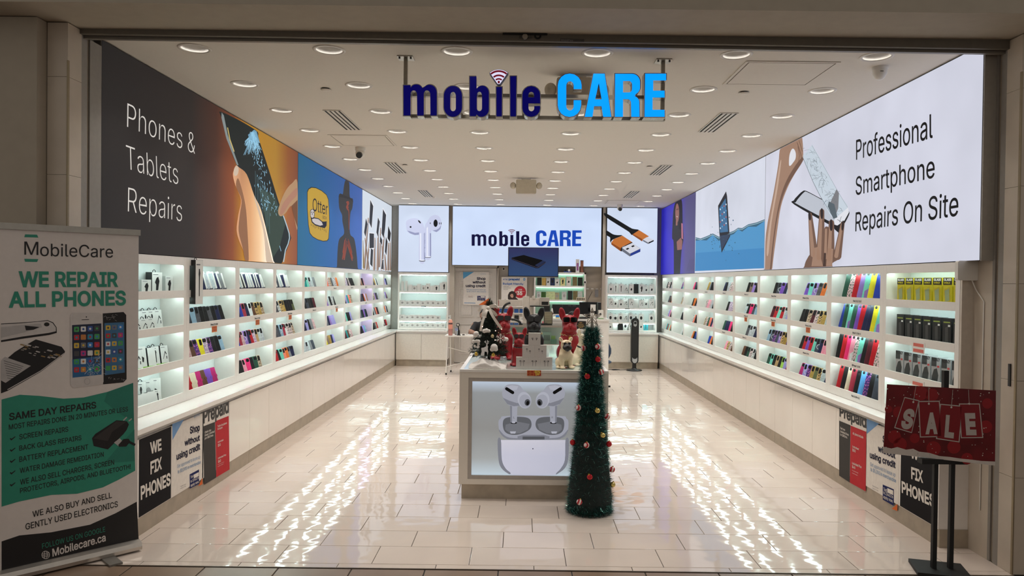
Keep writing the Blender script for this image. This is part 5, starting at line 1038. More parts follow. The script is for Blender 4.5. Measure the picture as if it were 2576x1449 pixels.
for s_, *p in (('MOST REPAIRS DONE IN 20 MINUTES OR LESS', (69, 312), (995, 168), (68, 273)), ('SCREEN REPAIRS', (150, 388), (531, 325), (149, 349)), ('BACK GLASS REPAIRS', (150, 475), (633, 391), (149, 437)), ('BATTERY REPLACEMENT', (150, 563), (686, 463), (149, 523)), ('WATER DAMAGE REMEDIATION', (154, 650), (806, 520), (153, 611)),
               ('WE ALSO SELL CHARGERS, SCREEN', (156, 740), (887, 582), (155, 699)), ('PROTECTORS, AIRPODS, AND BLUETOOTH!', (156, 806), (1016, 614), (155, 768)), ('WE ALSO BUY AND SELL', (254, 992), (870, 840), (251, 947)), ('GENTLY USED ELECTRONICS', (199, 1090), (916, 910), (197, 1043))): A.text(s_, *p, pbk, .008)
A.text('FOLLOW US ON GOOGLE', (328, 1238), (818, 1103), (326, 1198), pt, 0); A.text('Mobilecare.ca', (408, 1297), (822, 1175), (405, 1240), sh, .02)
for i in range(5): y = (380, 468, 555, 645, 738)[i]; A.poly([(75, y+2), (82, y-4), (90, y+2), (118, y-18), (120, y-12), (88, y+16)], pbk, 2)
for r in (30, 12): 
    for i in range(20):
        a0, a1 = 2*PI*i/20, 2*PI*(i+1)/20; A.line([(355+r*math.cos(a0), 1285+30*math.sin(a0)), (355+r*math.cos(a1), 1285+30*math.sin(a1))], 4, sh, 2)
for dy in (-12, 0, 12): A.line([(327, 1291+dy), (383, 1279+dy)], 4, sh, 2)
A.done(t)
# -- SALE board on its stand at the right
P0 = atY(2224, 1060, 4.62); P1 = atY(2504, 1075, 4.42); dd = P1-P0; dd[2] = 0; ns = np.array([dd[1], -dd[0], 0]); ns /= np.linalg.norm(ns)
pm = (P0+P1)/2; t = T('sale_sign_stand', 'red SALE board on a black twin post floor stand at the right of the entrance', 'sign', (pm[0], pm[1], 0))
A = Art(P0+ns*.004, ns, 2.738, 2060, 920); A.lay = .0005
Q = [A.w(p, 0) for p in ((470, 128), (1220, 172), (1213, 688), (443, 600))]
bkq = [q-ns*.008 for q in Q]; P('board', MB().add(Q+bkq, [(3, 2, 1, 0), (4, 5, 6, 7), (0, 1, 5, 4), (1, 2, 6, 5), (2, 3, 7, 6), (3, 0, 4, 7)], M('dark red print', (104, 12, 20), .22, var=.25, scale=9)), t)
rb1, rb2, snow, silg = M('red bokeh', (142, 18, 26), .25), M('red tag', (128, 16, 26), .25), M('snow print', (206, 198, 190), .4), M('silver glitter', (190, 180, 174), .3, .2)
for x, y, r in ((520, 490, 46), (560, 540, 46), (930, 560, 46), (790, 570, 50), (480, 300, 26), (1150, 420, 44), (700, 190, 50), (1020, 640, 40), (780, 200, 44), (660, 500, 34), (1160, 260, 36), (550, 320, 40)): A.ell(x, y, r, r, rb1, 1, n=20)
sn = [(443, 600), (446, 558), (500, 570), (540, 560), (600, 578), (650, 572), (690, 592), (760, 600), (830, 622), (900, 628), (980, 640), (1060, 648), (1120, 656), (1213, 660), (1213, 688)]
A.poly(sn, snow, 2); rr_ = random.Random(4)
for i in range(90): x, y = rr_.uniform(455, 1205), rr_.uniform(150, 640); A.ell(x, y, rr_.uniform(1.5, 5), rr_.uniform(1.5, 5), snow, 2, n=6)
for q, hk in (([(590, 215), (692, 238), (640, 464), (518, 428)], (650, 250, 668, 140)), ([(683, 243), (832, 241), (850, 490), (696, 494)], (757, 262, 756, 150)), ([(835, 262), (992, 276), (968, 528), (806, 504)], (912, 286, 922, 165)), ([(964, 260), (1108, 260), (1132, 497), (978, 499)], (1035, 262, 1030, 165))):
    lay = 3+len([0]); mx, my = sum(p[0] for p in q)/4, sum(p[1] for p in q)/4
    A.poly(q, silg, 3); A.poly([(mx+(x-mx)*.91, my+(y-my)*.945) for x, y in q], rb2, 4); A.line([hk[:2], hk[2:]], 3, silg, 5); A.ell(hk[0], hk[1], 7, 7, snow, 6, n=10)
A.text('S', (560, 420), (640, 428), (585, 305), silg, .05, 7); A.text('A', (733, 460), (817, 458), (733, 335), silg, .05, 7); A.text('L', (864, 480), (928, 488), (874, 350), silg, .05, 7); A.text('E', (1013, 466), (1085, 466), (1004, 338), silg, .05, 7)
A.done(t)
ym = pm[1]+.02
def post(px, y0, y1, w_=.013): 
    a = atY(px, y1, ym); b = atY(px, y0, ym); return MB().box(a[0]-w_, a[0]+w_, ym-w_, ym+w_, max(.02, a[2]), b[2], blackm)
P('post', post(2348, 1160, 1432), t); P('post', post(2390, 1160, 1432), t); P('upper_post', post(2374, 932, 1150, .015), t)
a = atY(2312, 1152, ym); b = atY(2426, 1152, ym); P('bracket', MB().box(a[0], b[0], ym-.035, ym+.02, a[2]-.03, a[2], blackm), t)
ud = dd/np.linalg.norm(dd); P('base_plate', MB().obox(((a[0]+b[0])/2, ym, .011), (.30, .24, .022), Matrix.Rotation(math.atan2(ud[1], ud[0])*.8, 3, 'Z'), blackm), t)
# ================================================================= rear wall units, door, checkout, kiosk
def rear_unit(label, xa, xb, base_lab, gl_=led_m):
    Yf = 15.25; a, b = xa, xb
    c = T('base_cabinet', base_lab, 'cabinet', ((a+b)/2, 15.05, 0)); xm = (a+b)/2
    P('carcass', MB().box(a, b, 15.07, Y_B-.01, .13, .70, white), c)
    for p, q in ((a, xm), (xm, b)): P('door', MB().box(p+.003, q-.003, 15.05, 15.069, .14, .665, M('satin white door', (226, 220, 208), .3)), c)
    P('top', MB().box(a-.005, b+.005, 15.03, Y_B-.01, .705, .74, wtop), c); P('skirting', MB().box(a+.004, b-.004, 15.075, 15.1, 0, .13, stone), c)
    u = T('display_shelf_unit', label, 'shelf unit', ((a+b)/2, Yf, .742)); sp = .03
    P('side_panel', MB().box(a, a+sp, Yf, Y_B-.02, .742, 1.93, white), u); P('side_panel', MB().box(b-sp, b, Yf, Y_B-.02, .742, 1.93, white), u); P('header', MB().box(a+sp, b-sp, Yf, Y_B-.02, 1.885, 1.93, white), u)
    P('back_panel', MB().box(a+sp, b-sp, Yf+.3, Yf+.31, .742, 1.885, inner), u)
    for fz, tz in ((1.545, 1.88), (1.245, 1.50), (.945, 1.205), (.775, .905)):
        if fz > .8: P('shelf', MB().box(a+sp, b-sp, Yf, Yf+.3, fz-.03, fz, white), u)
        else: P('shelf', MB().box(a+sp, b-sp, Yf, Yf+.3, .745, fz, white), u)
    for tz in (1.884, 1.514, 1.214, .914): P('light_strip', MB().box(a+.05, b-.05, Yf+.05, Yf+.065, tz-.012, tz-.002, gl_), u)
    return u
rear_unit('white lit shelf unit on the rear wall left of the door', -2.585, -1.535, 'satin white two door cabinet left of the rear door')
rear_unit('white lit shelf unit on the rear wall right of the till', 1.755, 2.82, 'satin white two door cabinet behind the tower fan')
gb = 'small white earbud cartons on the rear left shelves'; bw_ = M('small white carton', (206, 202, 198), .45, var=.02)
def small_carton(x, y, z, w, h, lab, group, d=.06, pic=4, face=None, side='w', tab=False):
    return putbox('small_carton', lab, 'carton', x, y, z, 0, dict(w=w, d=d, h=h, side=side, foot=False, tab=tab, pic=pic, face=face), group)
RN = ['top', 'second', 'third', 'bottom']
for r, z, xs, h in ((1, 1.245, [i for i in range(9)], .105), (2, .945, [0, 1, 2, 3, 4, 5, 6, 7, 9], .1), (3, .775, [i for i in range(9)], .105)):
    for i in xs: small_carton(-2.5+i*.107, 15.3, z, .104, h-(.012 if i % 3 == 1 else 0), f'small white earbud carton, {ORD[i]} from the left on the {RN[r]} rear left shelf', gb)
for i, (x, w, h) in enumerate(((-2.5, .05, .2), (-2.42, .05, .21), (-2.34, .08, .13), (-2.25, .09, .11), (-2.16, .08, .15), (-2.06, .085, .12), (-1.97, .085, .16), (-1.88, .09, .11), (-1.79, .1, .125), (-1.70, .05, .18), (-1.63, .09, .2))):
    small_carton(x, 15.3, 1.545, w, h, f'white accessory carton, {ORD[i]} from the left on the top rear left shelf', gb, pic=(0, 0, 0, 4, 0, 4, 5, 0, 1, 0, 1)[i])
G2 = 'hanging accessory cartons on the rear right shelves'
for r, z, n, h in ((0, 1.545, 9, .2), (1, 1.245, 9, .19), (2, .945, 9, .18), (3, .775, 8, .17)):
    for i in range(n):
        if r == 2 and i == 7: continue
        w = .1; x = 1.86+i*.107
        small_carton(x, 15.3+.05*(i % 2), z, w, h*(1-.12*((i*7+r*3) % 4 == 1)), f'hang-tab carton with a gadget picture, {ORD[i]} from the left on the {RN[r]} rear right shelf', G2, d=.04, pic=((5, 2, 2, 3, 5, 0, 1, 5, 5), (3, 5, 5, 3, 3, 0, 3, 5, 3), (4, 4, 4, 3, 4, 1, 4, 4, 4), (5, 0, 4, 4, 1, 4, 5, 2, 0))[r][i], side='k' if (r, i) in ((0, 5), (2, 5), (3, 2)) or i % 3 == 1 else 'w', face=(boxk if (r, i) in ((0, 5), (3, 2)) else (M('teal face', (40, 130, 140), .4) if (r, i) == (3, 7) else None)), tab=True)
for xx_, zz in ((-2.05, 1.225), (2.2, 1.225)):
    t = T('shelf_label', f'tiny dark label on the rear {"left" if xx_ < 0 else "right"} shelf edge', 'label', (xx_, 15.248, zz)); P('strip', MB().box(xx_-.05, xx_+.05, 15.246, 15.2495, zz-.008, zz+.008, ink), t)
# door with six raised panels
dm = M('white door paint', (204, 198, 190), .45, var=.02); dd_ = S('door_1', MB().box(-1.44, -.545, 15.70, 15.735, .01, 2.045, dm)); pd_ = M('door panel moulding', (212, 206, 198), .4)
for x0, x1 in ((-1.34, -1.04), (-.945, -.645)):
    for z0, z1 in ((.2, .85), (1.0, 1.62), (1.72, 1.95)):
        mb = MB().box(x0+.04, x1-.04, 15.692, 15.7, z0+.04, z1-.04, pd_)
        for a in ((x0, x1, z0, z0+.018), (x0, x1, z1-.018, z1), (x0, x0+.018, z0+.018, z1-.018), (x1-.018, x1, z0+.018, z1-.018)): mb.box(a[0], a[1], 15.688, 15.7, a[2], a[3], pd_)
        P('raised_panel', mb, dd_)
for z in (.35, 1.05, 1.8): P('hinge', MB().cyl((-1.447, 15.69, z-.045), (-1.447, 15.69, z+.045), .009, .009, dkgrey, 8), dd_)
P('knob', MB().lathe([(0, -.05), (.026, -.045), (.028, -.025), (.01, -.015), (.01, 0)], alu, n=14), dd_, local=True).matrix_local = Matrix.Translation((-.6, 15.70, .98)) @ Matrix.Rotation(-PI/2, 4, 'X')
fm_ = MB().box(-1.475, -1.452, 15.68, Y_B, 0, 2.09, wallm).box(-.535, -.505, 15.68, Y_B, 0, 2.09, wallm).box(-1.475, -.505, 15.68, Y_B, 2.055, 2.1, wallm); S('trim_7', fm_)
S('baseboard_back', MB().box(-.5, 1.7, 15.735, Y_B, 0, .1, stone))
# posters on the rear wall
def rposter(label, x0, y0, x1, y1, Y, back=pw):
    a, b = atY(x0, y1, Y), atY(x1, y0, Y); t = T('poster', label, 'poster', ((a[0]+b[0])/2, Y, a[2])); P('sheet', MB().box(a[0], b[0], Y, Y+.004, a[2], b[2], back), t); return t, Art((0, Y-.0002, 0), (0, -1, 0), 8.05, 1120, 680)
t, A = rposter('white poster reading Shop without using credit on the rear door', 1165, 684.3, 1230, 767, 15.68)
A.poly([(363, 33), (580, 33), (364, 175)], M('door poster blue', (84, 160, 206), .4), 1); A.poly([(886, 560), (885, 702), (676, 700)], por, 1)
for s_, m, bo, *p in (('acima', plb, 0, (712, 84), (818, 84), (712, 68)), ('Shop', pnavy, .03, (640, 192), (818, 194), (640, 142)), ('without', pnavy, .03, (553, 264), (818, 266), (553, 216)), ('using credit', pnavy, .03, (418, 336), (818, 340), (418, 288)), ('Get approved to lease up', plb, .01, (428, 402), (818, 405), (428, 378)), ('to $4,000 in merchandise', plb, .01, (437, 440), (828, 444), (437, 416))): A.text(s_, *p, m, bo)
A.poly([(648, 518), (814, 520), (812, 620), (648, 616)], pbadge, 1); A.poly([(718, 526), (804, 527), (804, 554), (718, 553)], pw, 2); A.text('Text', (660, 556), (708, 557), (660, 534), pw); A.text('to 22462 to', (660, 582), (804, 584), (660, 562), pw); A.text('apply now.', (660, 612), (800, 614), (660, 592), pw); A.text('Progressive', (470, 530), (552, 531), (470, 518), pred); A.text('Leasing', (470, 548), (552, 549), (470, 536), pnavy); A.poly([(385, 652), (612, 656), (612, 672), (385, 668)], plb, 1); A.done(t)
t, A = rposter('white poster with a large red price circle behind the counter', 1261, 697.5, 1326, 770, 15.62)
abl, rc_ = M('poster bright blue', (30, 100, 176), .4), M('poster price red', (190, 34, 52), .4)
A.text('AT&T', (1170, 198), (1282, 200), (1170, 168), abl, .01); A.text('prepaid', (1286, 200), (1505, 203), (1286, 160), abl, .035); A.text('Budget friendly', (1168, 288), (1585, 296), (1168, 250), abl, .02); A.ell(1600, 183, 26, 28, M('globe blue', (60, 150, 206), .4), 1)
for dy in (-12, 0, 12): A.line([(1576, 183+dy), (1622, 186+dy)], 4, pw, 2)
for i, (w_, s_) in enumerate(((110, '10GB data'), (150, 'Unlimited talk'), (92, 'and text'))): A.text(s_, (1180, 335+i*29), (1180+w_, 336+i*29), (1180, 320+i*29), pgrey)
A.ell(1515, 440, 120, 122, rc_, 1, n=36); A.text('10GB', (1478, 402), (1555, 404), (1478, 378), pw, .02, 4); A.text('$', (1425, 455), (1446, 456), (1425, 425), pw, .02, 4); A.text('35', (1450, 496), (1562, 500), (1450, 424), pw, .04, 4); A.text('mo', (1566, 434), (1608, 436), (1566, 420), pw, .01, 4)
A.poly([(1268, 575), (1270, 500), (1300, 440), (1350, 418), (1400, 430), (1440, 480), (1440, 530), (1400, 560), (1370, 590), (1290, 600)], M('print hair', (44, 32, 30), .5), 2); A.poly([(1312, 505), (1340, 476), (1372, 480), (1384, 530), (1365, 560), (1330, 545)], M('print skin', (200, 150, 128), .5), 3); A.poly([(1300, 600), (1370, 560), (1420, 540), (1475, 590), (1475, 615), (1300, 615)], M('print top', (60, 40, 44), .5), 3); A.line([(1345, 536), (1366, 530)], 5, pw, 4); A.done(t)
# television hung in front of the logo panel
YT = 14.7; a = atY(1279.5, 693.5, YT); b = atY(1404, 625, YT)
t = T('television', 'television on an arm below the shop logo showing a phone on dark blue', 'television', ((a[0]+b[0])/2, YT, a[2]-.02))
P('casing', MB().box(a[0]-.014, b[0]+.014, YT+.004, YT+.05, a[2]-.016, b[2]+.014, black), t); P('screen', MB().box(a[0], b[0], YT, YT+.004, a[2], b[2], RAMP('blue screen', 'Z', [(1.78, (40, 66, 104)), (2.1, (38, 58, 96)), (2.46, (40, 42, 84))], .55, .2)), t); P('lower_bar', MB().box(a[0]-.014, b[0]+.014, YT-.004, YT+.05, a[2]-.03, a[2]-.014, alu), t)
P('wall_arm', MB().box((a[0]+b[0])/2-.12, (a[0]+b[0])/2+.12, YT+.05, YT+.07, a[2]+.15, b[2]-.15, black).box((a[0]+b[0])/2-.03, (a[0]+b[0])/2+.03, YT+.07, 15.5, (a[2]+b[2])/2-.03, (a[2]+b[2])/2+.03, black), t)
A = Art((0, YT-.0004, 0), (0, -1, 0), 8.587, 1180, 600); A.poly([(920, 415), (1180, 355), (1660, 505), (1640, 540), (1500, 640), (1440, 640), (920, 455)], E('screen dark', (10, 12, 26), .2), 1); A.poly([(975, 412), (1185, 362), (1590, 470), (1415, 575)], E('screen black', (4, 5, 14), .1), 2); A.line([(925, 440), (1440, 620), (1490, 622), (1660, 515)], 5, E('screen line', (130, 116, 146), .5), 3); A.poly([(1420, 578), (1595, 474), (1655, 500), (1490, 612)], E('screen body', (46, 58, 96), .5), 2); A.done(t, 'screen_picture')
# shelf unit on the rear wall
Ys = 15.45; W_ = lambda x, y: atY(x, y, Ys); x0, x1 = W_(1344, 700)[0], W_(1474, 700)[0]; zt_ = W_(1400, 685)[2]
t = T('wall_shelf_unit', 'lit three shelf wall unit behind the till', 'shelf unit', ((x0+x1)/2, Ys, 1.0)); P('side_panel', MB().box(x0, x0+.03, Ys, 15.73, .8, zt_, white), t); P('side_panel', MB().box(x1-.035, x1, Ys, 15.73, .8, zt_, white), t); P('top_board', MB().box(x0, x1, Ys, 15.73, zt_-.035, zt_, white), t); P('back_panel', MB().box(x0, x1, 15.72, 15.735, .8, zt_-.03, M('mint lit back', (200, 226, 214), .4)), t)
shz = [W_(1400, y)[2] for y in (718.5, 754, 790)]
for z in shz: P('shelf', MB().box(x0+.03, x1-.035, Ys, 15.72, z-.032, z, white), t)
for z in [zt_-.04]+[q-.034 for q in shz[:2]]: P('light_strip', MB().box(x0+.05, x1-.05, 15.68, 15.69, z-.012, z-.002, E('mint shelf light', (206, 255, 228), 5.0)), t)
cols = [(34, 40, 34), (196, 160, 84), (214, 214, 210), (30, 44, 84), (216, 216, 212), (226, 214, 150), (222, 214, 204), (120, 108, 70), (26, 34, 26)]; pics = [0, 0, 5, 4, 5, 1, 5, 0, 0]
for r, pxs in ((0, [1357, 1369, 1379, 1390, 1402, 1416, 1431, 1446.5, 1460]), (1, [1356, 1368, 1380, 1391, 1402, 1420, 1435, 1448, 1460]), (2, [1377, 1398, 1408, 1424, 1436, 1448, 1462])):
    cs = cols if r == 0 else ([(196, 200, 196), (60, 96, 40), (200, 214, 160), (214, 180, 84), (170, 164, 130), (190, 198, 196), (40, 42, 42), (220, 220, 220), (200, 206, 200)] if r == 1 else [(26, 26, 28)]*7)
    for i, px in enumerate(pxs):
        x = W_(px, 700)[0]; w = .095 if r < 2 else .13; h = (.17, .16, .17, .17, .15, .17, .19, .19, .18)[i % 9] if r < 2 else .2
        c = cs[i]; small_carton(x, Ys+.03, shz[r], w, h, f'coloured product carton, {ORD[i]} from the left on the {RN[r]} shelf behind the till', 'product cartons behind the till', pic=(pics[i] if r == 0 else (4 if i in (0, 4, 5) else 0)), face=M('carton %d %d' % (r, i), c, .3, var=.2, scale=20), side='k' if sum(c) < 200 else 'w')
def cyl_item(name, lab, cat, px, y0, y1, Y, r, parts):
    a = atY(px, y1, Y); t = T(name, lab, cat, (a[0], Y, a[2])); h = atY(px, y0, Y)[2]-a[2]
    for n_, prof, m in parts: P(n_, MB().lathe([(q*r, z*h) for q, z in prof], m, n=18), t, local=True)
    return t
o = small_carton(W_(1453, 680)[0], Ys+.02, zt_, .075, .28, 'white speaker carton standing on top of the unit behind the till', None, pic=0); P('tall_picture', flat([([(-.02, .04), (.02, .04), (.02, .2), (-.02, .2)], M('speaker picture', (150, 90, 150), .3, var=.4))]), o, local=True)
cyl_item('speaker_carton', 'round printed speaker tube on top of the unit behind the till', 'carton', 1463.5, 655, 684.5, Ys+.06, .036, (('tube', [(0, 0), (1, 0), (1, .94)], M('tube print', (150, 92, 70), .3, var=.5, scale=14)), ('cap', [(1, .94), (1.04, .96), (1.04, 1), (0, 1)], black)))
a = W_(1428, 684); t = T('toy_gadget', 'small blue and white gadget on top of the unit behind the till', 'gadget', (a[0], Ys+.06, zt_)); P('body', MB().box(a[0]-.08, a[0]+.08, Ys+.03, Ys+.09, zt_+.001, zt_+.025, M('gadget blue', (40, 70, 130), .4)), t); P('dial', MB().cyl((a[0]+.03, Ys+.05, zt_+.045), (a[0]+.03, Ys+.03, zt_+.045), .026, .026, wplastic).cyl((a[0]-.04, Ys+.05, zt_+.04), (a[0]-.04, Ys+.03, zt_+.04), .02, .02, black), t)
# hooks and labels on the wavy panel
for i, px in enumerate((1478, 1490, 1501.5, 1513)):
    a = atY(px, 726.5, 15.70); t = T('price_tag', f'tiny white price tag on the wavy wall, {ORD[i]} from the left', 'price tag', (a[0], 15.7, a[2]), 0, 'price tags on the wavy wall'); P('card', MB().box(a[0]-.026, a[0]+.026, 15.698, 15.702, a[2]-.012, a[2]+.012, wpaper), t); P('hook', MB().cyl((a[0], 15.705, a[2]-.016), (a[0], 15.66, a[2]-.02), .003, .003, chrome, 6), t)
a = atY(1501, 738, 15.66); t = T('phone_case', 'grey phone case hanging on the wavy wall', 'case', (a[0], 15.66, a[2]-.08)); P('shell', MB().prism(rrect(-.036, .036, -.08, .08, .012, 3), casemat('grey'), .01, c=(a[0], 15.655, a[2])), t)
a = atY(1490, 733, 15.70); b = atY(1477, 765, 15.68); t = T('cable', 'thin dark cable hanging down the wavy wall', 'cable', tuple(b)); P('wire', MB().tube([a, (a[0]-.04, 15.69, a[2]-.08), (b[0]+.02, 15.68, b[2]+.1), b], .005, dkgrey, 6), t)
for px, py, lab in ((1267, 676.5, 'small white thermostat with a black face beside the television'), (1471.5, 710, 'small white and black dial on the shelf unit edge behind the till')):
    Yy = 15.735 if px < 1300 else Ys-.003; a = atY(px, py, Yy-.012); t = T('wall_control', lab, 'control', (a[0], Yy, a[2]-.03)); P('plate', MB().prism(rrect(-.03, .03, -.03, .03, .008, 2), wplastic, .012, c=(a[0], Yy-.013, a[2])), t); P('dial', MB().box(a[0]-.018, a[0]+.018, Yy-.016, Yy-.013, a[2]-.018, a[2]+.018, black), t)
# ---- checkout desk
def pbox(mb, x0, y0, x1, y1, Y, d, m): a, b = atY(x0, y1, Y), atY(x1, y0, Y); return mb.box(a[0], b[0], Y, Y+d, a[2], b[2], m)
YD = 11.2; a = atY(1376, 930, YD); b = atY(1532, 803, YD); ZD = b[2]
t = T('checkout_desk', 'tall white checkout desk behind the dog figures', 'desk', ((a[0]+b[0])/2, YD, 0)); P('front_panel', MB().box(a[0], b[0], YD, YD+.03, .08, ZD-.03, white), t); P('side_panel', MB().box(b[0]-.03, b[0], YD+.03, YD+.75, .08, ZD-.03, white), t); P('top', MB().box(a[0]-.02, b[0]+.004, YD-.01, YD+.75, ZD-.03, ZD, wtop), t); P('skirting', MB().box(a[0], b[0]-.01, YD+.02, YD+.05, 0, .08, stone), t); P('lower_shelf', MB().box(a[0]+.01, b[0]-.04, YD+.05, YD+.7, .7, .73, white), t)
YG = 10.55; a = atY(1236, 866, YG); b = atY(1442, 829, YG); gl_m = M('green tinted glass', (226, 244, 236), .02, trans=1.0, var=0, ior=1.45); zg = atY(1340, 818, YG)[2]
t = T('glass_display_case', 'white glass topped display case in front of the checkout desk', 'display case', ((a[0]+b[0])/2, YG, 0)); P('base', MB().box(a[0], b[0], YG, YG+.55, .1, a[2], white), t); P('skirting', MB().box(a[0]+.02, b[0]-.02, YG+.03, YG+.5, 0, .1, stone), t); P('rear_wall', MB().box(a[0], b[0], YG+.52, YG+.55, a[2], zg-.008, white), t); P('front_glass', MB().box(a[0], b[0], YG, YG+.006, a[2], zg-.008, gl_m), t); P('top_glass', MB().box(a[0], b[0], YG, YG+.55, zg-.008, zg, gl_m), t); P('light_strip', MB().box(a[0]+.02, b[0]-.02, YG+.02, YG+.03, zg-.02, zg-.012, E('added case fill', (214, 255, 236), 6.0)), t); P('top_frame', MB().box(a[0], b[0], YG-.004, YG, zg-.03, zg, alu), t); P('front_band', MB().box(a[0], b[0], YG-.006, YG, a[2]-.005, a[2]+.012, alu), t); zcase = a[2]  # strip light added inside the case to brighten its interior
def tabletop(name, lab, cat, parts, Y, z, px0, px1):
    xa, xb = atY(px0, 800, Y)[0], atY(px1, 800, Y)[0]; t = T(name, lab, cat, ((xa+xb)/2, Y, z))
    for n_, fn in parts: P(n_, fn(xa, xb, z), t)
    return t
z = zcase+.001
tabletop('label_printer', 'white vented printer inside the display case', 'printer', (('body', lambda a, b, z: MB().prism(rrect(a, b, z, z+.17, .012, 2), wplastic, .2, c=(0, YG+.15, 0))), ('vents', lambda a, b, z: [m := MB(), [m.box(a+.03+i*.015, a+.037+i*.015, YG+.148, YG+.15, z+.05, z+.13, dkgrey) for i in range(6)], m][2])), YG+.2, z, 1364, 1387)
tabletop('note_box', 'stack of yellow green note boxes inside the display case', 'boxes', (('lower_box', lambda a, b, z: MB().box(a, b, YG+.12, YG+.22, z, z+.07, M('mint box', (170, 214, 190), .4))), ('upper_box', lambda a, b, z: MB().box(a+.01, b-.02, YG+.13, YG+.21, z+.071, z+.12, M('yellow green box', (206, 226, 120), .4)))), YG+.15, z, 1386, 1401)
tabletop('amplifier', 'beige slatted amplifier standing on the display case', 'amplifier', (('case', lambda a, b, z: MB().prism(rrect(a, b, z, z+.19, .01, 2), M('amp case', (70, 64, 54), .5), .12, c=(0, YG+.2, 0))), ('grille', lambda a, b, z: [m := MB(), [m.box(a+.008, b-.008, YG+.195, YG+.2, z+.015+i*.013, z+.023+i*.013, M('amp slat', (176, 168, 140), .5)) for i in range(13)], m][2])), YG+.2, zg+.001, 1368.5, 1390)
tabletop('card_terminal', 'small black card terminal on the display case', 'terminal', (('body', lambda a, b, z: MB().box(a, b, YG+.08, YG+.2, z, z+.02, black)), ('paper', lambda a, b, z: MB().box(a+.03, a+.05, YG+.1, YG+.14, z+.021, z+.05, M('pink slip', (226, 120, 130), .5)))), YG+.12, zg+.001, 1359, 1377)
# machine with a column and cross beam
YM_ = 10.85; m_ = M('machine casing', (208, 200, 190), .35); md = M('machine shade', (176, 168, 160), .4)
t = T('cutting_machine', 'tall white machine with a cross beam behind the black dog', 'machine', (atY(1322, 800, YM_)[0], YM_, zg+.001)); a = atY(1314.5, 820, YM_); b = atY(1331.5, 746, YM_)
P('column', MB().box(a[0], b[0], YM_, YM_+.1, zg+.001, b[2], m_), t); P('foot', MB().box(a[0]-.06, b[0]+.06, YM_-.03, YM_+.2, zg+.001, zg+.02, m_), t)
P('beam', pbox(MB(), 1255, 754.5, 1314, 770, YM_+.02, .07, m_), t); q = pbox(MB(), 1331.6, 750, 1358, 771, YM_+.01, .08, m_); P('arm', q, t); h = P('head', pbox(MB(), 1358.2, 749, 1382.5, 769, YM_-.03, .14, md), t); P('display', pbox(MB(), 1362.5, 759, 1379.5, 767, YM_-.034, .003, black), h); P('lower_rail', pbox(MB(), 1333, 769.4, 1382, 771.5, YM_-.02, .1, black), t); P('knob', MB().cyl((a[0]+.16, YM_, b[2]-.01), (a[0]+.16, YM_+.05, b[2]-.01), .025, .025, m_), t)
Y_ = 10.75
def goose(lab, pts, r): 
    W3 = [atY(x, y, Y_) for x, y in pts]; t = T('gooseneck_lamp', lab, 'lamp', tuple(W3[-1])); P('neck', MB().tube(W3, r, black, 8), t); P('clamp', MB().box(W3[-1][0]-.03, W3[-1][0]+.03, Y_-.03, Y_+.03, W3[-1][2]-.012, W3[-1][2]+.01, black), t); return t
def bez(p, n=10):
    out = []
    for i in range(n+1):
        s = i/n; out.append(tuple(sum(c*q[k] for c, q in zip(((1-s)**3, 3*s*(1-s)**2, 3*s*s*(1-s), s**3), p)) for k in (0, 1)))
    return out
goose('thick black gooseneck arm curving up beside the left red dog', bez([(1284, 762), (1268, 764), (1262, 776), (1264, 800)])+bez([(1264, 800), (1265, 806), (1266, 811), (1268, 816)])[1:], .017)
goose('thick black gooseneck arm curving down behind the small red dog', bez([(1286, 804), (1298, 803), (1309, 808), (1310, 816)]), .017)
# rack of small goods left of the machine
YK = 12.6; xa, xb = atY(1251, 770, YK)[0], atY(1316, 770, YK)[0]; zk = [atY(1280, y, YK)[2] for y in (771, 787, 806)]
t = T('accessory_rack', 'low white rack of small goods behind the left red dog', 'rack', ((xa+xb)/2, YK, 0)); 
for z in zk: P('shelf', MB().box(xa, xb, YK, YK+.25, z-.012, z, white), t)
P('frame', MB().box(xa, xa+.015, YK+.2, YK+.25, 0, zk[0], white).box(xb-.015, xb, YK+.2, YK+.25, 0, zk[0], white), t)
for i in range(4):
    x = xa+.05+i*.083; small_carton(x, YK+.03, zk[0], .066, .1, f'small red phone carton, {ORD[i]} on the rack behind the left red dog', 'red phone cartons on the rack', pic=0, face=M('carton red', (150, 20, 34), .35), d=.04, tab=True)
for i, c in enumerate(((40, 90, 160), (50, 110, 180), (200, 60, 60), (40, 100, 170), (220, 220, 220))):
    x = xa+.06+i*.09; small_carton(x, YK+.03, zk[1], .075, .07, f'small coloured packet, {ORD[i]} on the middle shelf of the rack', 'packets on the rack', pic=0, face=M('packet %d' % i, c, .4), d=.04)
for i in range(5):
    x = xa+.05+i*.095; small_carton(x, YK+.03, zk[2], .08, .09 if i % 2 else .06, f'small black or white gadget box, {ORD[i]} on the lowest shelf of the rack', 'gadget boxes on the rack', pic=(4, 0, 3, 0, 5)[i], d=.05, face=boxk if i in (1, 3) else None)
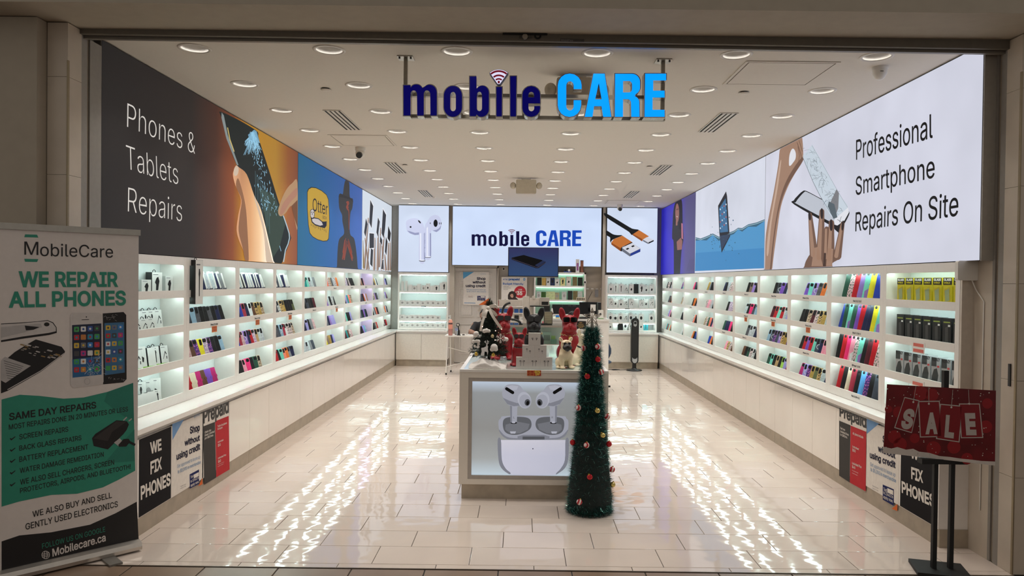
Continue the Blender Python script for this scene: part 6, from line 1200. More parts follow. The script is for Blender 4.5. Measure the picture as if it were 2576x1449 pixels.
# things on the desk top
zt2 = ZD+.001
tabletop('computer_monitor', 'black computer monitor on the checkout desk', 'monitor', (('panel', lambda a, b, z: MB().box(a, b, YD+.3, YD+.33, z+.06, z+.25, black)), ('screen', lambda a, b, z: MB().box(a+.01, b-.01, YD+.298, YD+.3, z+.072, z+.24, M('screen off', (12, 13, 15), .12))), ('stand', lambda a, b, z: MB().box((a+b)/2-.03, (a+b)/2+.03, YD+.32, YD+.34, z, z+.1, black).box((a+b)/2-.09, (a+b)/2+.09, YD+.26, YD+.4, z, z+.012, black))), YD+.3, zt2, 1457, 1502)
tabletop('computer_tower', 'slim black computer tower on the checkout desk', 'computer', (('case', lambda a, b, z: MB().box(a, b, YD+.35, YD+.6, z, z+.24, black)), ('front_bezel', lambda a, b, z: MB().box(a+.004, b-.004, YD+.346, YD+.35, z+.01, z+.23, M('bezel', (40, 40, 42), .3)))), YD+.4, zt2, 1503, 1511)
tabletop('keyboard', 'black keyboard at the edge of the checkout desk', 'keyboard', (('tray', lambda a, b, z: MB().box(a, b, YD+.03, YD+.16, z, z+.016, black)), ('keys', lambda a, b, z: [m := MB(), [m.box(a+.01+i*.024, a+.03+i*.024, YD+.04+j*.03, YD+.064+j*.03, z+.0165, z+.022, dkgrey) for i in range(5) for j in range(4)], m][2])), YD+.1, zt2, 1456, 1478)
tabletop('card_holder', 'white card in a clear stand beside the monitor', 'card holder', (('stem', lambda a, b, z: MB().box(a+.002, b-.002, YD+.06, YD+.07, z, z+.09, wpaper)), ('card', lambda a, b, z: MB().box(a-.004, b+.012, YD+.05, YD+.056, z+.12, z+.22, wpaper)), ('dark_back', lambda a, b, z: MB().box(a+.01, b-.01, YD+.056, YD+.062, z+.09, z+.15, black))), YD+.06, zt2, 1485.5, 1496)
tabletop('small_device_box', 'white device box with green foot on the right end of the checkout desk', 'carton', (('box', lambda a, b, z: MB().box(a, b, YD+.1, YD+.2, z, z+.13, wplastic)), ('foot', lambda a, b, z: MB().box(a-.002, b+.002, YD+.098, YD+.202, z, z+.008, M('green foot', (90, 150, 60), .4))), ('picture', lambda a, b, z: MB().box(a+.012, a+.04, YD+.098, YD+.1, z+.06, z+.085, black))), YD+.1, zt2, 1506, 1518)
tabletop('shoulder_bag', 'black bag lying on the checkout desk behind the right red dog', 'bag', (('body', lambda a, b, z: MB().sph(((a+b)/2, YD+.4, z+.05), ((b-a)/2, .1, .05), blackm)), ('strap', lambda a, b, z: MB().tube([(a+.02, YD+.33, z+.06), ((a+b)/2, YD+.3, z+.1), (b-.02, YD+.33, z+.06)], .008, black, 6))), YD+.4, zt2, 1429, 1449)
tabletop('tissue_packet', 'small blue packet on the checkout desk left of the right red dog', 'packet', (('packet', lambda a, b, z: MB().prism(rrect(a, b, z, z+.045, .01, 2), M('packet blue', (40, 120, 200), .35), .08, c=(0, YD+.1, 0))), ('yellow_base', lambda a, b, z: MB().box(a, b, YD+.098, YD+.1, z, z+.012, M('packet yellow', (220, 190, 80), .4)))), YD+.1, zt2, 1398, 1407)
tabletop('white_bottle', 'white and brown cone topped bottle beside the machine head', 'bottle', (('body', lambda a, b, z: MB().lathe([(0, 0), (.02, 0), (.02, .09), (.008, .15), (0, .16)], wplastic, ((a+b)/2, YD+.05, z), 14)), ('band', lambda a, b, z: MB().lathe([(.0205, .06), (.0205, .085)], M('brown band', (110, 66, 50), .4), ((a+b)/2, YD+.05, z), 14))), YD+.05, zt2, 1386, 1391)
a = atY(1450.5, 827.5, YD-.2); b = atY(1474.5, 808, YD-.2); t = T('counter_sign', 'black counter sign reading NO Refund Exchange ONLY', 'sign', ((a[0]+b[0])/2, YD-.02, a[2])); P('board', MB().box(a[0], b[0], YD-.2, YD-.192, a[2], b[2], M('sign black', (20, 17, 16), .4)), t); P('bracket', MB().box((a[0]+b[0])/2-.02, (a[0]+b[0])/2+.02, YD-.192, YD-.001, a[2]+.02, a[2]+.035, black), t)
A = Art((0, YD-.2005, 0), (0, -1, 0), 7.247, 1360, 740); go = M('gold lettering', (196, 160, 96), .4)
for i, (s_, u, v) in enumerate((('NO', 710, 756), ('Refund', 690, 778), ('Exchange', 672, 792), ('ONLY', 694, 776))): A.text(s_, (u, 528+i*29), (v, 529+i*29), (u, 508+i*29), go, .01)
A.done(t)
a = atY(1400, 760, 10.6); t = T('shop_leaflet', 'beige strip of lettering cards on the shelf edge behind the till', 'label', (W_(1461, 752)[0], Ys, W_(1461, 756)[2])); aa, bb = W_(1450, 756.5), W_(1472.5, 748); P('strip', MB().box(aa[0], bb[0], Ys-.006, Ys-.002, aa[2], bb[2], M('strip cream', (226, 214, 190), .5)), t)
for i in range(5): P('printed_block', MB().box(aa[0]+.012+i*.034, aa[0]+.038+i*.034, Ys-.0075, Ys-.006, aa[2]+.015, bb[2]-.015, M('strip print', (90, 80, 66), .5)), t)
# blue chair behind the desk
a = atY(1510, 882, 12.2); t = T('desk_chair', 'dark blue rounded chair partly hidden by the checkout desk', 'chair', (a[0], 12.3, 0)); bl_ = M('chair blue', (40, 58, 84), .5)
P('backrest', blob(lambda Q: sell(Q, (0, 0, .62), (.2, .05, .21)), (-.25, -.1, .38), (.25, .1, .86), 26, bl_, 'backrest'), t, local=True); P('seat', MB().sph((0, -.14, .45), (.19, .19, .05), bl_), t, local=True); P('post', MB().cyl((0, -.15, .06), (0, -.15, .42), .025, .025, dkgrey), t, local=True); P('star_base', MB().box(-.17, .17, -.17, -.13, .03, .06, black).box(-.02, .02, -.32, .04, .03, .06, black), t, local=True)
# tower fan
a = atZ(1594, 931, 0); fx, fy = 2.285, 14.75; t = T('tower_fan', 'black tower fan with silver dial before the rear right cabinet', 'fan', (fx, fy, 0)); pxm = fy/FPX
P('base', MB().lathe([(0, .0), (.155, .0), (.16, .008), (.15, .022), (.06, .03), (.05, .05)], black, n=32), t, local=True); P('neck', MB().cyl((0, 0, .03), (0, 0, .16), .042, .04, black, 18), t, local=True)
P('tower', MB().prism(rrect(-.076, .076, .14, 1.065, .074, 8), black, .11, c=(0, -.055, 0)), t, local=True); P('grille', [m := MB(), [m.box(-.05, .05, -.058, -.0555, .3+i*.011, .304+i*.011, M('fan slat', (40, 40, 42), .4)) for i in range(54)], m][2], t, local=True)
P('dial_plate', MB().prism([(-.034, .98), (-.034, .93)]+arc(0, .93, .034, .042, 180, 0, 8)[::-1][0:0]+[(-.03, .905), (0, .888), (.03, .905), (.034, .93), (.034, .98), (.02, 1.005), (-.02, 1.005)][:], silv, .004, c=(0, -.0595, 0)), t, local=True); P('dial', MB().cyl((0, -.06, .965), (0, -.068, .965), .027, .027, black, 20), t, local=True)
P('lower_badge', MB().prism([(-.05, .27), (-.05, .2), (-.03, .165), (0, .155), (.03, .165), (.05, .2), (.05, .27), (.03, .245), (0, .238), (-.03, .245)], silv, .004, c=(0, -.0595, 0)), t, local=True); P('cord', MB().tube([(-.1, .1, .006), (-.3, .05, .005), (-.42, .0, .005), (-.46, .12, .005), (-.36, .16, .005), (-.28, .1, .005), (-.42, .08, .005), (-.52, .14, .005)], .005, black, 6), t, local=True)
# little table at the left with its things
tx0, tx1, ty0, ty1 = -1.44, -.55, 13.72, 14.2; tzz = .738; t = T('folding_table', 'white folding table with thin crossed legs before the rear door', 'table', ((tx0+tx1)/2, (ty0+ty1)/2, 0)); P('tabletop', MB().box(tx0, tx1, ty0, ty1, tzz-.022, tzz, wplastic), t)
for x, y, dx in ((tx0+.05, ty0+.03, -.02), (tx0+.06, ty1-.03, .02), (tx1-.06, ty0+.03, .02), (tx1-.06, ty1-.03, 0)):
    l = P('leg', MB().cyl((x, y, tzz-.022), (x+dx, y, .03), .011, .011, wplastic, 10), t); P('foot_cap', MB().cyl((x+dx, y, .0), (x+dx, y, .034), .016, .014, black, 10), l)
for zA, zB in ((.52, .30), (.15, .32)): P('brace', MB().cyl((tx0+.04, ty0+.03, zA), (tx1-.1, ty1-.1, zB), .007, .007, wplastic, 8), t)
cyl_item('water_bottle', 'pink drinking bottle at the left edge of the folding table', 'bottle', 1133, 804, 843.5, 13.8, .04, (('body', [(0, 0), (.92, 0), (1, .03), (1, .6), (.95, .66)], M('pink bottle', (206, 140, 130), .2, trans=.3)), ('band', [(1.02, .42), (1.02, .66), (1, .7)], M('pink band', (226, 150, 130), .4)), ('dark_neck', [(.95, .7), (.95, .8)], M('bottle neck', (90, 60, 62), .3)), ('cap', [(1, .8), (1.02, .9), (.7, .95), (.65, 1), (0, 1)], M('pink cap', (232, 160, 140), .35))))
cyl_item('plastic_bottle', 'clear plastic water bottle on the folding table', 'bottle', 1148.5, 815.5, 842.5, 13.95, .034, (('body', [(0, 0), (1, 0), (1, .72), (.45, .88), (.42, .92)], M('clear plastic', (226, 232, 240), .05, trans=.9, ior=1.3, var=0)), ('label_band', [(1.02, .4), (1.02, .62)], M('bottle label', (150, 160, 196), .4)), ('cap', [(.5, .92), (.5, 1), (0, 1)], wplastic)))
a = atY(1154, 845, 13.82); t = T('desk_magnifier', 'small black stand with a ring lens on the folding table', 'magnifier', (a[0], 13.82, tzz)); P('base', MB().cyl((0, 0, .001), (0, 0, .012), .04, .04, black), t, local=True); P('body', MB().cyl((0, 0, .012), (0, 0, .1), .026, .02, black), t, local=True); P('stem', MB().cyl((0, 0, .1), (-.012, 0, .17), .012, .01, black, 10), t, local=True); P('ring', MB().tube([(-.016+.03*math.cos(q), -.01, .2+.03*math.sin(q)) for q in [2*PI*i/16 for i in range(16)]], .007, black, 6, True), t, local=True)
a = atY(1130.5, 800, 14.6); t = T('umbrella', 'slim dark umbrella leaning by the door behind the pink bottle', 'umbrella', (a[0], 15.6, 0)); xq = atY(1131, 790, 15.6)[0]; P('canopy', MB().cyl((xq, 15.62, .5), (xq+.01, 15.64, 1.1), .025, .012, M('umbrella cloth', (50, 22, 30), .7), 10).cyl((xq+.01, 15.64, 1.1), (xq+.012, 15.645, 1.18), .012, .01, black, 8), t); P('shaft', MB().cyl((xq-.005, 15.61, .0), (xq, 15.62, .5), .008, .008, black, 8), t)
for i, (px, nm, c, w) in enumerate(((1166, 'small parts tray', (60, 54, 50), .05), (1174, 'white parts packet', (232, 230, 226), .06), (1183, 'folded white cloth', (226, 224, 222), .09))):
    a = atY(px, 843, 13.85); t = T('repair_item', f'{nm} on the folding table before the person', 'tool', (a[0], 13.85, tzz)); P('body', MB().prism(rrect(-w/2, w/2, .001, .018, .006, 2), M('repair %d' % i, c, .5), .05, c=(0, -.02, 0)), t, local=True); P('detail', MB().box(-w*.3, w*.3, .0, .02, .0181, .021, black if i != 2 else wpaper), t, local=True)
# person seated at the table
px_, py_ = -.74, 14.42; skin = M('skin', (150, 104, 80), .5); shirt = M('black shirt', (20, 20, 22), .8); jean = M('dark jeans', (34, 44, 62), .85); hairm = M('black hair', (16, 14, 14), .6)
def body(Q):
    d = sell(Q, (0, -.10, 1.10), (.072, .09, .105)); d = smin(d, sell(Q, (0, -.15, 1.05), (.05, .05, .055)), .03); d = smin(d, scap(Q, (0, -.03, .9), (0, -.08, 1.03), .055, .05), .03); d = smin(d, scap(Q, (0, -.185, 1.085), (0, -.2, 1.06), .009, .014), .02)
    for s in (-1, 1):
        d = smin(d, sell(Q, (s*.073, -.08, 1.085), (.012, .025, .033)), .01); d = smin(d, scap(Q, (s*.19, -.02, .9), (s*.25, -.22, .72), .055, .046), .04); d = smin(d, scap(Q, (s*.25, -.22, .79), (s*.15, -.43, .775), .042, .03), .02)
        d = smin(d, sell(Q, (s*.14, -.47, .77), (.036, .045, .018)), .02)
        for k in range(4): d = smin(d, scap(Q, (s*(.165-.02*k), -.5, .772), (s*(.165-.018*k)-s*.012, -.545-.012*(k in (1, 2)), .758), .0098, .0085), .006)
        d = smin(d, scap(Q, (s*.112, -.455, .77), (s*.085, -.5, .76), .012, .009), .008)
        d = smin(d, scap(Q, (s*.1, .02, .5), (s*.12, -.38, .5), .08, .06), .05); d = smin(d, scap(Q, (s*.12, -.38, .5), (s*.13, -.42, .1), .058, .042), .03); d = smin(d, scap(Q, (s*.13, -.4, .06), (s*.14, -.54, .045), .04, .032), .03)
    return smin(d, smin(sell(Q, (0, .02, .78), (.17, .1, .2)), sell(Q, (0, .03, .55), (.16, .13, .1)), .08), .05)
pm_ = blob(body, (-.36, -.66, -.02), (.36, .2, 1.26), 84, skin, 'person'); pr_ = P('person', pm_, local=True); pr_.location = (px_, py_, .002); LOC[pr_.name] = (px_, py_, .002)
tag(pr_, 'person in a black shirt seated at the folding table, bent over work', 'person')
def shirt_f(Q):
    d = smin(sell(Q, (0, .02, .78), (.185, .115, .21)), sell(Q, (0, .03, .58), (.172, .14, .1)), .08)
    for s in (-1, 1): d = smin(d, scap(Q, (s*.17, -.01, .9), (s*.24, -.19, .745), .068, .06), .05)
    return d
P('shirt', blob(shirt_f, (-.36, -.32, .44), (.36, .22, 1.04), 50, shirt, 'shirt'), pr_, local=True)
def jean_f(Q):
    d = sell(Q, (0, .03, .52), (.18, .145, .1))
    for s in (-1, 1): d = smin(d, scap(Q, (s*.1, .02, .5), (s*.12, -.385, .5), .09, .07), .05); d = smin(d, scap(Q, (s*.12, -.385, .5), (s*.13, -.42, .1), .068, .054), .03)
    return d
P('jeans', blob(jean_f, (-.32, -.5, .04), (.32, .22, .68), 50, jean, 'jeans'), pr_, local=True)
P('hair', blob(lambda Q: np.maximum(sell(Q, (0, -.085, 1.125), (.082, .098, .103)), -(Q[..., 1]+.12+(Q[..., 2]-1.13))), (-.12, -.22, .98), (.12, .05, 1.26), 34, hairm, 'hair'), pr_, local=True)
ey = MB(); [ey.sph((s*.028, -.182, 1.105), (.012, .006, .008), wpaper, 8).sph((s*.028, -.187, 1.103), (.006, .004, .006), black, 8) for s in (-1, 1)]; P('eyes', ey, pr_, local=True); P('mouth', MB().sph((0, -.196, 1.032), (.02, .006, .005), M('lip', (120, 70, 62), .5), 8), pr_, local=True)
sh_ = MB(); [sh_.sph((s*.14, -.49, .05), (.048, .11, .048), black, 12) for s in (-1, 1)]; P('shoes', sh_, pr_, local=True)
t = T('stool', 'round dark stool under the seated person', 'stool', (px_, py_+.03, 0)); P('seat', MB().cyl((0, 0, .395), (0, 0, .43), .17, .17, black, 20), t, local=True); P('post', MB().cyl((0, 0, .03), (0, 0, .395), .025, .025, dkgrey), t, local=True); P('foot', MB().lathe([(0, 0), (.2, 0), (.2, .015), (.03, .03)], dkgrey, n=20), t, local=True)
# ---- the white kiosk with the backlit earbuds picture
YKf = 5.92; a = atY(1156.5, 930, YKf); b = atY(1531, 930, YKf); KX0, KX1 = a[0], b[0]; KZ = 1.058; YK1 = 8.3
kio = M('kiosk white', (222, 214, 202), .35, var=.01); t = T('display_kiosk', 'white island kiosk with a backlit earbuds picture on its front', 'kiosk', ((KX0+KX1)/2, (YKf+YK1)/2, 0))
P('skirting', MB().box(KX0+.022, KX1-.022, YKf+.03, YK1-.02, 0, .125, stone), t)
a = atY(1176, 1205, YKf); b = atY(1176, 950, YKf); u0 = a[0]-KX0; fx0, fx1, fz0, fz1 = KX0+u0, KX1-u0, a[2], b[2]
fr = MB().box(KX0, fx0, YKf, YKf+.06, .125, KZ-.02, kio).box(fx1, KX1, YKf, YKf+.06, .125, KZ-.02, kio).box(fx0, fx1, YKf, YKf+.06, .125, fz0, kio).box(fx0, fx1, YKf, YKf+.06, fz1, KZ-.02, kio); P('front_frame', fr, t)
P('inner_frame', [m := MB(), [m.box(*q, kf) for kf in (M('kiosk inner frame', (172, 164, 156), .4),) for q in ((fx0, fx0+.03, YKf+.004, YKf+.03, fz0, fz1), (fx1-.03, fx1, YKf+.004, YKf+.03, fz0, fz1), (fx0+.03, fx1-.03, YKf+.004, YKf+.03, fz0, fz0+.03), (fx0+.03, fx1-.03, YKf+.004, YKf+.03, fz1-.03, fz1))], m][2], t)
P('side_panel', MB().box(KX0, KX0+.02, YKf+.06, YK1, .125, KZ-.02, kio), t); P('side_panel', MB().box(KX1-.02, KX1, YKf+.06, YK1, .125, KZ-.02, kio), t); P('rear_panel', MB().box(KX0+.02, KX1-.02, YK1-.02, YK1, .125, KZ-.02, kio), t)
P('top_rim', MB().box(KX0, KX1, YKf-.004, YKf+.03, KZ-.02, KZ, white).box(KX0, KX0+.03, YKf+.03, YK1, KZ-.02, KZ, white).box(KX1-.03, KX1, YKf+.03, YK1, KZ-.02, KZ, white).box(KX0+.03, KX1-.03, YK1-.03, YK1, KZ-.02, KZ, white), t)
P('top_glass', MB().box(KX0+.03, KX1-.03, YKf+.03, YK1-.03, KZ-.012, KZ, M('frosted top glass', (196, 214, 208), .12, coat=.5)), t)
a = atY(1270, 932, YKf)
lit = bpy.data.materials.new('backlit grey panel'); lit.use_nodes = True; nt = lit.node_tree; bs_ = nt.nodes['Principled BSDF']; g = nt.nodes.new('ShaderNodeNewGeometry'); sx = nt.nodes.new('ShaderNodeSeparateXYZ'); nt.links.new(g.outputs['Position'], sx.inputs[0]); mr = nt.nodes.new('ShaderNodeMapRange'); mr.inputs[1].default_value = fz0; mr.inputs[2].default_value = fz1; nt.links.new(sx.outputs['Z'], mr.inputs[0]); rp = nt.nodes.new('ShaderNodeValToRGB'); nt.links.new(mr.outputs[0], rp.inputs['Fac'])
for p, c in ((0.04, (196, 214, 226)), (.2, (158, 164, 166)), (.5, (134, 136, 136)), (.85, (140, 146, 150)), (.97, (196, 212, 232))):
    e_ = rp.color_ramp.elements.new(p); e_.color = (*lin(c), 1)
rp.color_ramp.elements.remove(rp.color_ramp.elements[-1]); rp.color_ramp.elements.remove(rp.color_ramp.elements[0]); nt.links.new(rp.outputs['Color'], bs_.inputs['Emission Color']); bs_.inputs['Emission Strength'].default_value = .8; bs_.inputs['Base Color'].default_value = (.2, .2, .2, 1)
P('light_panel', MB().box(fx0+.03, fx1-.03, YKf+.02, YKf+.028, fz0+.03, fz1-.03, lit), t)
A = Art((0, YKf+.0196, 0), (0, -1, 0), 2.498, 1140, 740); A.lay = .0004
def ek(n, c): return E('kiosk print '+n, c, .62)
g1, g2, g3, g4, gk = ek('pale', (188, 190, 204)), ek('mid', (150, 152, 164)), ek('shade', (112, 114, 120)), ek('bright', (206, 208, 222)), E('kiosk print black', (22, 22, 24), .3)
MX = 505; A.sm = True
def mir(pts, s): return [(x if s > 0 else 2*MX-x, y) for x, y in pts]
A.poly([(285, 800), (300, 780), (340, 765), (670, 765), (710, 780), (724, 800), (722, 850), (708, 885), (680, 905), (630, 914), (380, 914), (330, 905), (300, 880), (288, 850)], g1, 1); A.poly([(288, 850), (330, 892), (400, 905), (610, 905), (680, 892), (722, 850), (708, 885), (680, 905), (630, 914), (380, 914), (330, 905), (300, 880)], g2, 2)
for s in (1, -1):
    A.poly(mir([(312, 810), (330, 778), (400, 770), (470, 778), (492, 810), (480, 850), (420, 880), (360, 882), (322, 860)], s), g3, 3); A.poly(mir([(330, 820), (400, 800), (480, 815), (470, 850), (420, 874), (360, 876), (326, 850)], s), ek('well', (136, 138, 146)), 4); A.poly(mir([(356, 862), (395, 862), (390, 876), (362, 876)], s), g4, 5)
    A.poly(mir([(356, 680), (404, 690), (400, 808), (360, 808)], s), g1, 5); A.poly(mir([(356, 680), (370, 683), (370, 808), (360, 808)], s), g2, 6); A.ell(*mir([(380, 808)], s)[0], 21, 7, gk, 6); A.ell(*mir([(380, 805)], s)[0], 12, 6, g4, 7)
    A.poly(mir([(310, 640), (312, 600), (335, 572), (370, 566), (415, 572), (440, 600), (462, 622), (450, 660), (420, 700), (380, 704), (340, 690)], s), g1, 7); A.poly(mir([(312, 650), (340, 690), (380, 704), (420, 700), (440, 680), (400, 684), (350, 668)], s), g2, 8); A.poly(mir([(335, 580), (370, 572), (410, 578), (400, 600), (350, 606)], s), g4, 8)
    A.ell(*mir([(448, 666)], s)[0], 42, 52, g4, 9, -.25*s); A.ell(*mir([(452, 672)], s)[0], 36, 42, g1, 10, -.25*s); A.ell(*mir([(466, 680)], s)[0], 17, 21, ek('tip', (90, 92, 98)), 11, .2*s); A.ell(*mir([(468, 684)], s)[0], 9, 14, gk, 12, .2*s); q = mir([(336, 594), (374, 618)], s); A.pill(*q[0], *q[1], 10, 10, gk, 9, 6)
A.poly([(404, 893), (440, 884), (570, 884), (606, 893), (604, 914), (406, 914)], g2, 6); A.poly([(436, 894), (574, 894), (574, 913), (436, 913)], ek('hinge', (98, 100, 106)), 7)
A.poly([(280, 916), (280, 916), (726, 916), (726, 916), (722, 1040), (700, 1095), (650, 1132), (600, 1138), (410, 1138), (350, 1130), (305, 1095), (285, 1040)], RAMP('print case body', 'Z', [(.36, (196, 200, 220)), (.5, (206, 208, 224)), (.62, (176, 178, 192)), (.85, (158, 160, 172))], .62), 3); A.poly([(280, 916), (300, 916), (306, 1040), (330, 1095), (360, 1122), (350, 1130), (305, 1095), (285, 1040)], g2, 4); A.poly([(726, 916), (706, 916), (702, 1040), (676, 1095), (650, 1122), (650, 1132), (700, 1095), (722, 1040)], g2, 4); A.ell(501, 971, 3.5, 3.5, gk, 5, n=10)
A.text('L', (378, 780), (388, 780), (378, 768), g3, 0, 9); A.text('R', (618, 780), (628, 780), (618, 768), g3, 0, 9)
A.done(t)
t2 = T('offer_card', 'orange BUY ONE GET ONE 50% OFF card on the kiosk front edge', 'card', (atY(1343, 938, YKf)[0], YKf-.001, atY(1343, 945, YKf)[2])); A = Art((0, YKf-.0068, 0), (0, -1, 0), 2.498, 1140, 740); q0, q1 = atY(1326, 945, YKf), atY(1361, 931.5, YKf)
P('card', MB().box(q0[0], q1[0], YKf-.0066, YKf-.0045, q0[2], q1[2], M('offer orange', (216, 130, 60), .5)), t2); ro = M('offer red', (176, 40, 26), .5); A.poly([(508, 478), (551, 478), (551, 513), (508, 513)], ro, 1); A.text('BUY ONE', (467, 493), (504, 493), (467, 482), ro, .04, 2); A.text('GET ONE', (467, 509), (504, 509), (467, 498), ro, .04, 2); A.text('50%', (511, 496), (548, 496), (511, 481), M('offer yellow', (236, 200, 80), .5), .05, 3); A.text('OFF', (515, 510), (544, 510), (515, 499), M('offer yellow', (236, 200, 80), .5), .05, 3); A.done(t2)
# ================================================================= bulldog figures, cartons and trees on the kiosk
def Ry(a): c, s = math.cos(a), math.sin(a); return [[c, 0, s], [0, 1, 0], [-s, 0, c]]
def Rx(a): c, s = math.cos(a), math.sin(a); return [[1, 0, 0], [0, c, -s], [0, s, c]]
def dog_f(Q, pug=False):
    X = Q.copy(); X[..., 0] = np.abs(X[..., 0]); d = scap(X, (0, .13, .2), (0, .0, .47), .17, .15)
    d = smin(d, sell(X, (0, -.07, .40), (.15, .12, .17)), .06); d = smin(d, sell(X, (.145, .12, .15), (.085, .17, .145)), .05)
    d = smin(d, scap(X, (.12, -.08, .40), (.115, -.14, .06), .078, .052), .05); d = smin(d, sell(X, (.12, -.185, .04), (.062, .085, .042)), .03)
    for k in (-1, 0, 1): d = smin(d, sell(X, (.12+.034*k, -.245, .036), (.02, .028, .026)), .008)
    d = smin(d, sell(X, (.205, -.03, .035), (.05, .11, .036)), .03)
    hz = .74 if not pug else .72
    d = smin(d, scap(X, (0, .0, .47), (0, -.05, .64), .135, .125), .06); d = smin(d, sell(X, (0, -.05, hz), (.14, .135, .15)), .05)
    d = smin(d, sell(X, (0, -.15, .66), (.112, .09, .085)), .04); d = smin(d, sell(X, (.06, -.18, .63), (.07, .066, .066)), .025); d = smin(d, sell(X, (0, -.16, .585), (.07, .06, .035)), .03)
    d = smin(d, sell(X, (0, -.225, .69), (.034, .026, .024)), .015); d = smin(d, sell(X, (.075, -.135, .79), (.055, .05, .045)), .03)
    d = np.maximum(d, -sell(X, (0, -.245, .64), (.006, .03, .04)))
    if pug: e = sell(X, (.135, -.035, .875), (.05, .028, .085), Ry(.45)); ci = sell(X, (.138, -.06, .872), (.03, .02, .06), Ry(.45))
    else: e = sell(X, (.135, -.01, .895), (.062, .036, .135), Ry(.22)); ci = sell(X, (.138, -.046, .89), (.04, .026, .105), Ry(.22))
    e = np.maximum(e, -ci); d = smin(d, e, .028); return np.maximum(d, -Q[..., 2]+.001)
rmat = M('satin red resin', (146, 18, 28), .42, var=.02); kmat = M('satin black resin', (20, 20, 21), .42); wmat = M('cream resin', (226, 214, 188), .4, var=.02); fawn = M('fawn resin', (226, 206, 172), .42, var=.04)
DM = blob(dog_f, (-.34, -.36, -.03), (.34, .36, 1.08), 100, rmat, 'bulldog_body'); PM = blob(lambda Q: dog_f(Q, True), (-.34, -.36, -.03), (.34, .36, 1.05), 96, fawn, 'bulldog_body')
lens = M('dark lens', (10, 9, 10), .08, coat=.6)
def gl_mesh(m):
    f = MB()
    for s in (-1, 1): f.prism([(s*.07+x, z) for x, z in rrect(-.068, .068, .752, .856, .03, 4)], m, .05, c=(0, -.205, 0))
    f.prism(rrect(-.03, .03, .80, .83, .01, 3), m, .04, c=(0, -.2, 0))
    for s in (-1, 1): f.box(s*.125, s*.142, -.19, -.02, .80, .835, m)
    return f
def lens_mesh():
    f = MB()
    for s in (-1, 1): f.prism([(s*.07+x, z) for x, z in rrect(-.06, .06, .758, .85, .027, 4)], lens, .01, c=(0, -.2095, 0))
    return f
GLM = gl_mesh(rmat).mesh('sunglasses'); LM = lens_mesh().mesh('lenses')
def chain():
    f = MB(); n = 30
    for i in range(n):
        t = 2*PI*i/n; c = Vector((.158*math.sin(t), -.02-.150*math.cos(t), .545-.045*(.5+.5*math.cos(t)))); tg = Vector((math.cos(t), math.sin(t), 0)).normalized(); up = Vector((0, 0, 1)) if i % 2 else Vector((math.sin(t), -math.cos(t), 0)); 
        f.tube([c+tg*.021*math.cos(q)+up*.014*math.sin(q) for q in [2*PI*k/8 for k in range(8)]], .006, chain_m, 5, True)
    return f.mesh('neck_chain')
chain_m = M('pale gold chain', (214, 196, 150), .25, .8); CHM = chain()
COLM = MB().lathe([(.155, -.022), (.163, -.02), (.163, .02), (.155, .022)], black, (0, 0, 0), 28).mesh('collar')
def studs(): 
    f = MB()
    for i in range(9): t = R_(-60+15*i); f.sph((.165*math.sin(t), -.165*math.cos(t), 0), .011, chrome, 8)
    return f.mesh('stud')
STM = studs()
def dog(lab, X, Yd, h, rot, m, chain_=True, collar=False, pug=False, medal=False, tint=None):
    o = T('bulldog_figure', lab, 'dog figure', (X, Yd, KZ+.001), rot, None); o.scale = (h, h, h)
    P('body', remat(PM if pug else DM, m), o, local=True)
    if not pug:
        g = P('sunglasses', remat(GLM, m), o, local=True); P('lenses', LM, g, local=True)
    if chain_: P('neck_chain', CHM, o, local=True)
    if medal: P('medallion', MB().cyl((0, -.215, .455), (0, -.23, .452), .034, .034, gold, 18).tube([(.0+.012*math.cos(q), -.21, .49+.014*math.sin(q)) for q in [2*PI*k/8 for k in range(8)]], .004, gold, 5, True), o, local=True)
    if collar:
        c = P('collar', COLM, o, local=True); c.location = (0, -.025, .52); c.rotation_euler = (.22, 0, 0); P('studs', STM, c, local=True)
    if pug:
        mz = P('muzzle', blob(lambda Q: np.maximum(dog_f(Q, True)-.004, smin(smin(sell(Q, (0, -.2, .655), (.13, .12, .11)), sell(Q, (.06, -.18, .765), (.045, .06, .04)), .03), sell(Q, (-.06, -.18, .765), (.045, .06, .04)), .03)), (-.15, -.3, .52), (.15, -.05, .84), 46, M('dark muzzle', (36, 28, 24), .45, var=.2, scale=20), 'muzzle'), o, local=True)
        e = MB(); [e.sph((s*.075, -.178, .775), (.022, .016, .02), M('eye', (10, 8, 8), .05), 10) for s in (-1, 1)]; P('eyes', e, o, local=True)
        w = MB(); [w.tube([(-.06, -.155, z), (-.02, -.178, z+.012), (.02, -.178, z+.012), (.06, -.155, z)], .008, M('fawn wrinkle', (196, 168, 130), .5), 6) for z in (.80, .826)]; P('brow_wrinkles', w, o, local=True)
        P('bow_tie', MB().sph((0, -.2, .545), (.05, .02, .018), black, 10).sph((.03, -.215, .55), .012, chrome, 8).sph((-.03, -.215, .55), .012, chrome, 8), o, local=True)
    if pug: o.scale = (h*1.16, h*1.1, h)
    return o
def dX(px, Y): return atY(px, 880, Y)[0]
dog('large red bulldog figure in sunglasses with a pale chain, behind the small fir', dX(1264, 6.75), 6.75, .475, R_(8), rmat)
dog('large black bulldog figure in sunglasses behind the pyramid of earbud cartons', dX(1342, 6.65), 6.65, .475, 0, kmat)
dog('large red bulldog figure with a gold medallion, behind the fawn pug figure', dX(1431, 6.6), 6.6, .475, R_(2), rmat, medal=True)
dog('small red bulldog figure with a studded collar left of the carton pyramid', dX(1306.5, 6.24), 6.24, .318, R_(-4), rmat, False, True)
dog('small fawn pug figure with a dark muzzle at the kiosk front right', dX(1422, 6.09), 6.09, .272, R_(14), fawn, False, False, True)
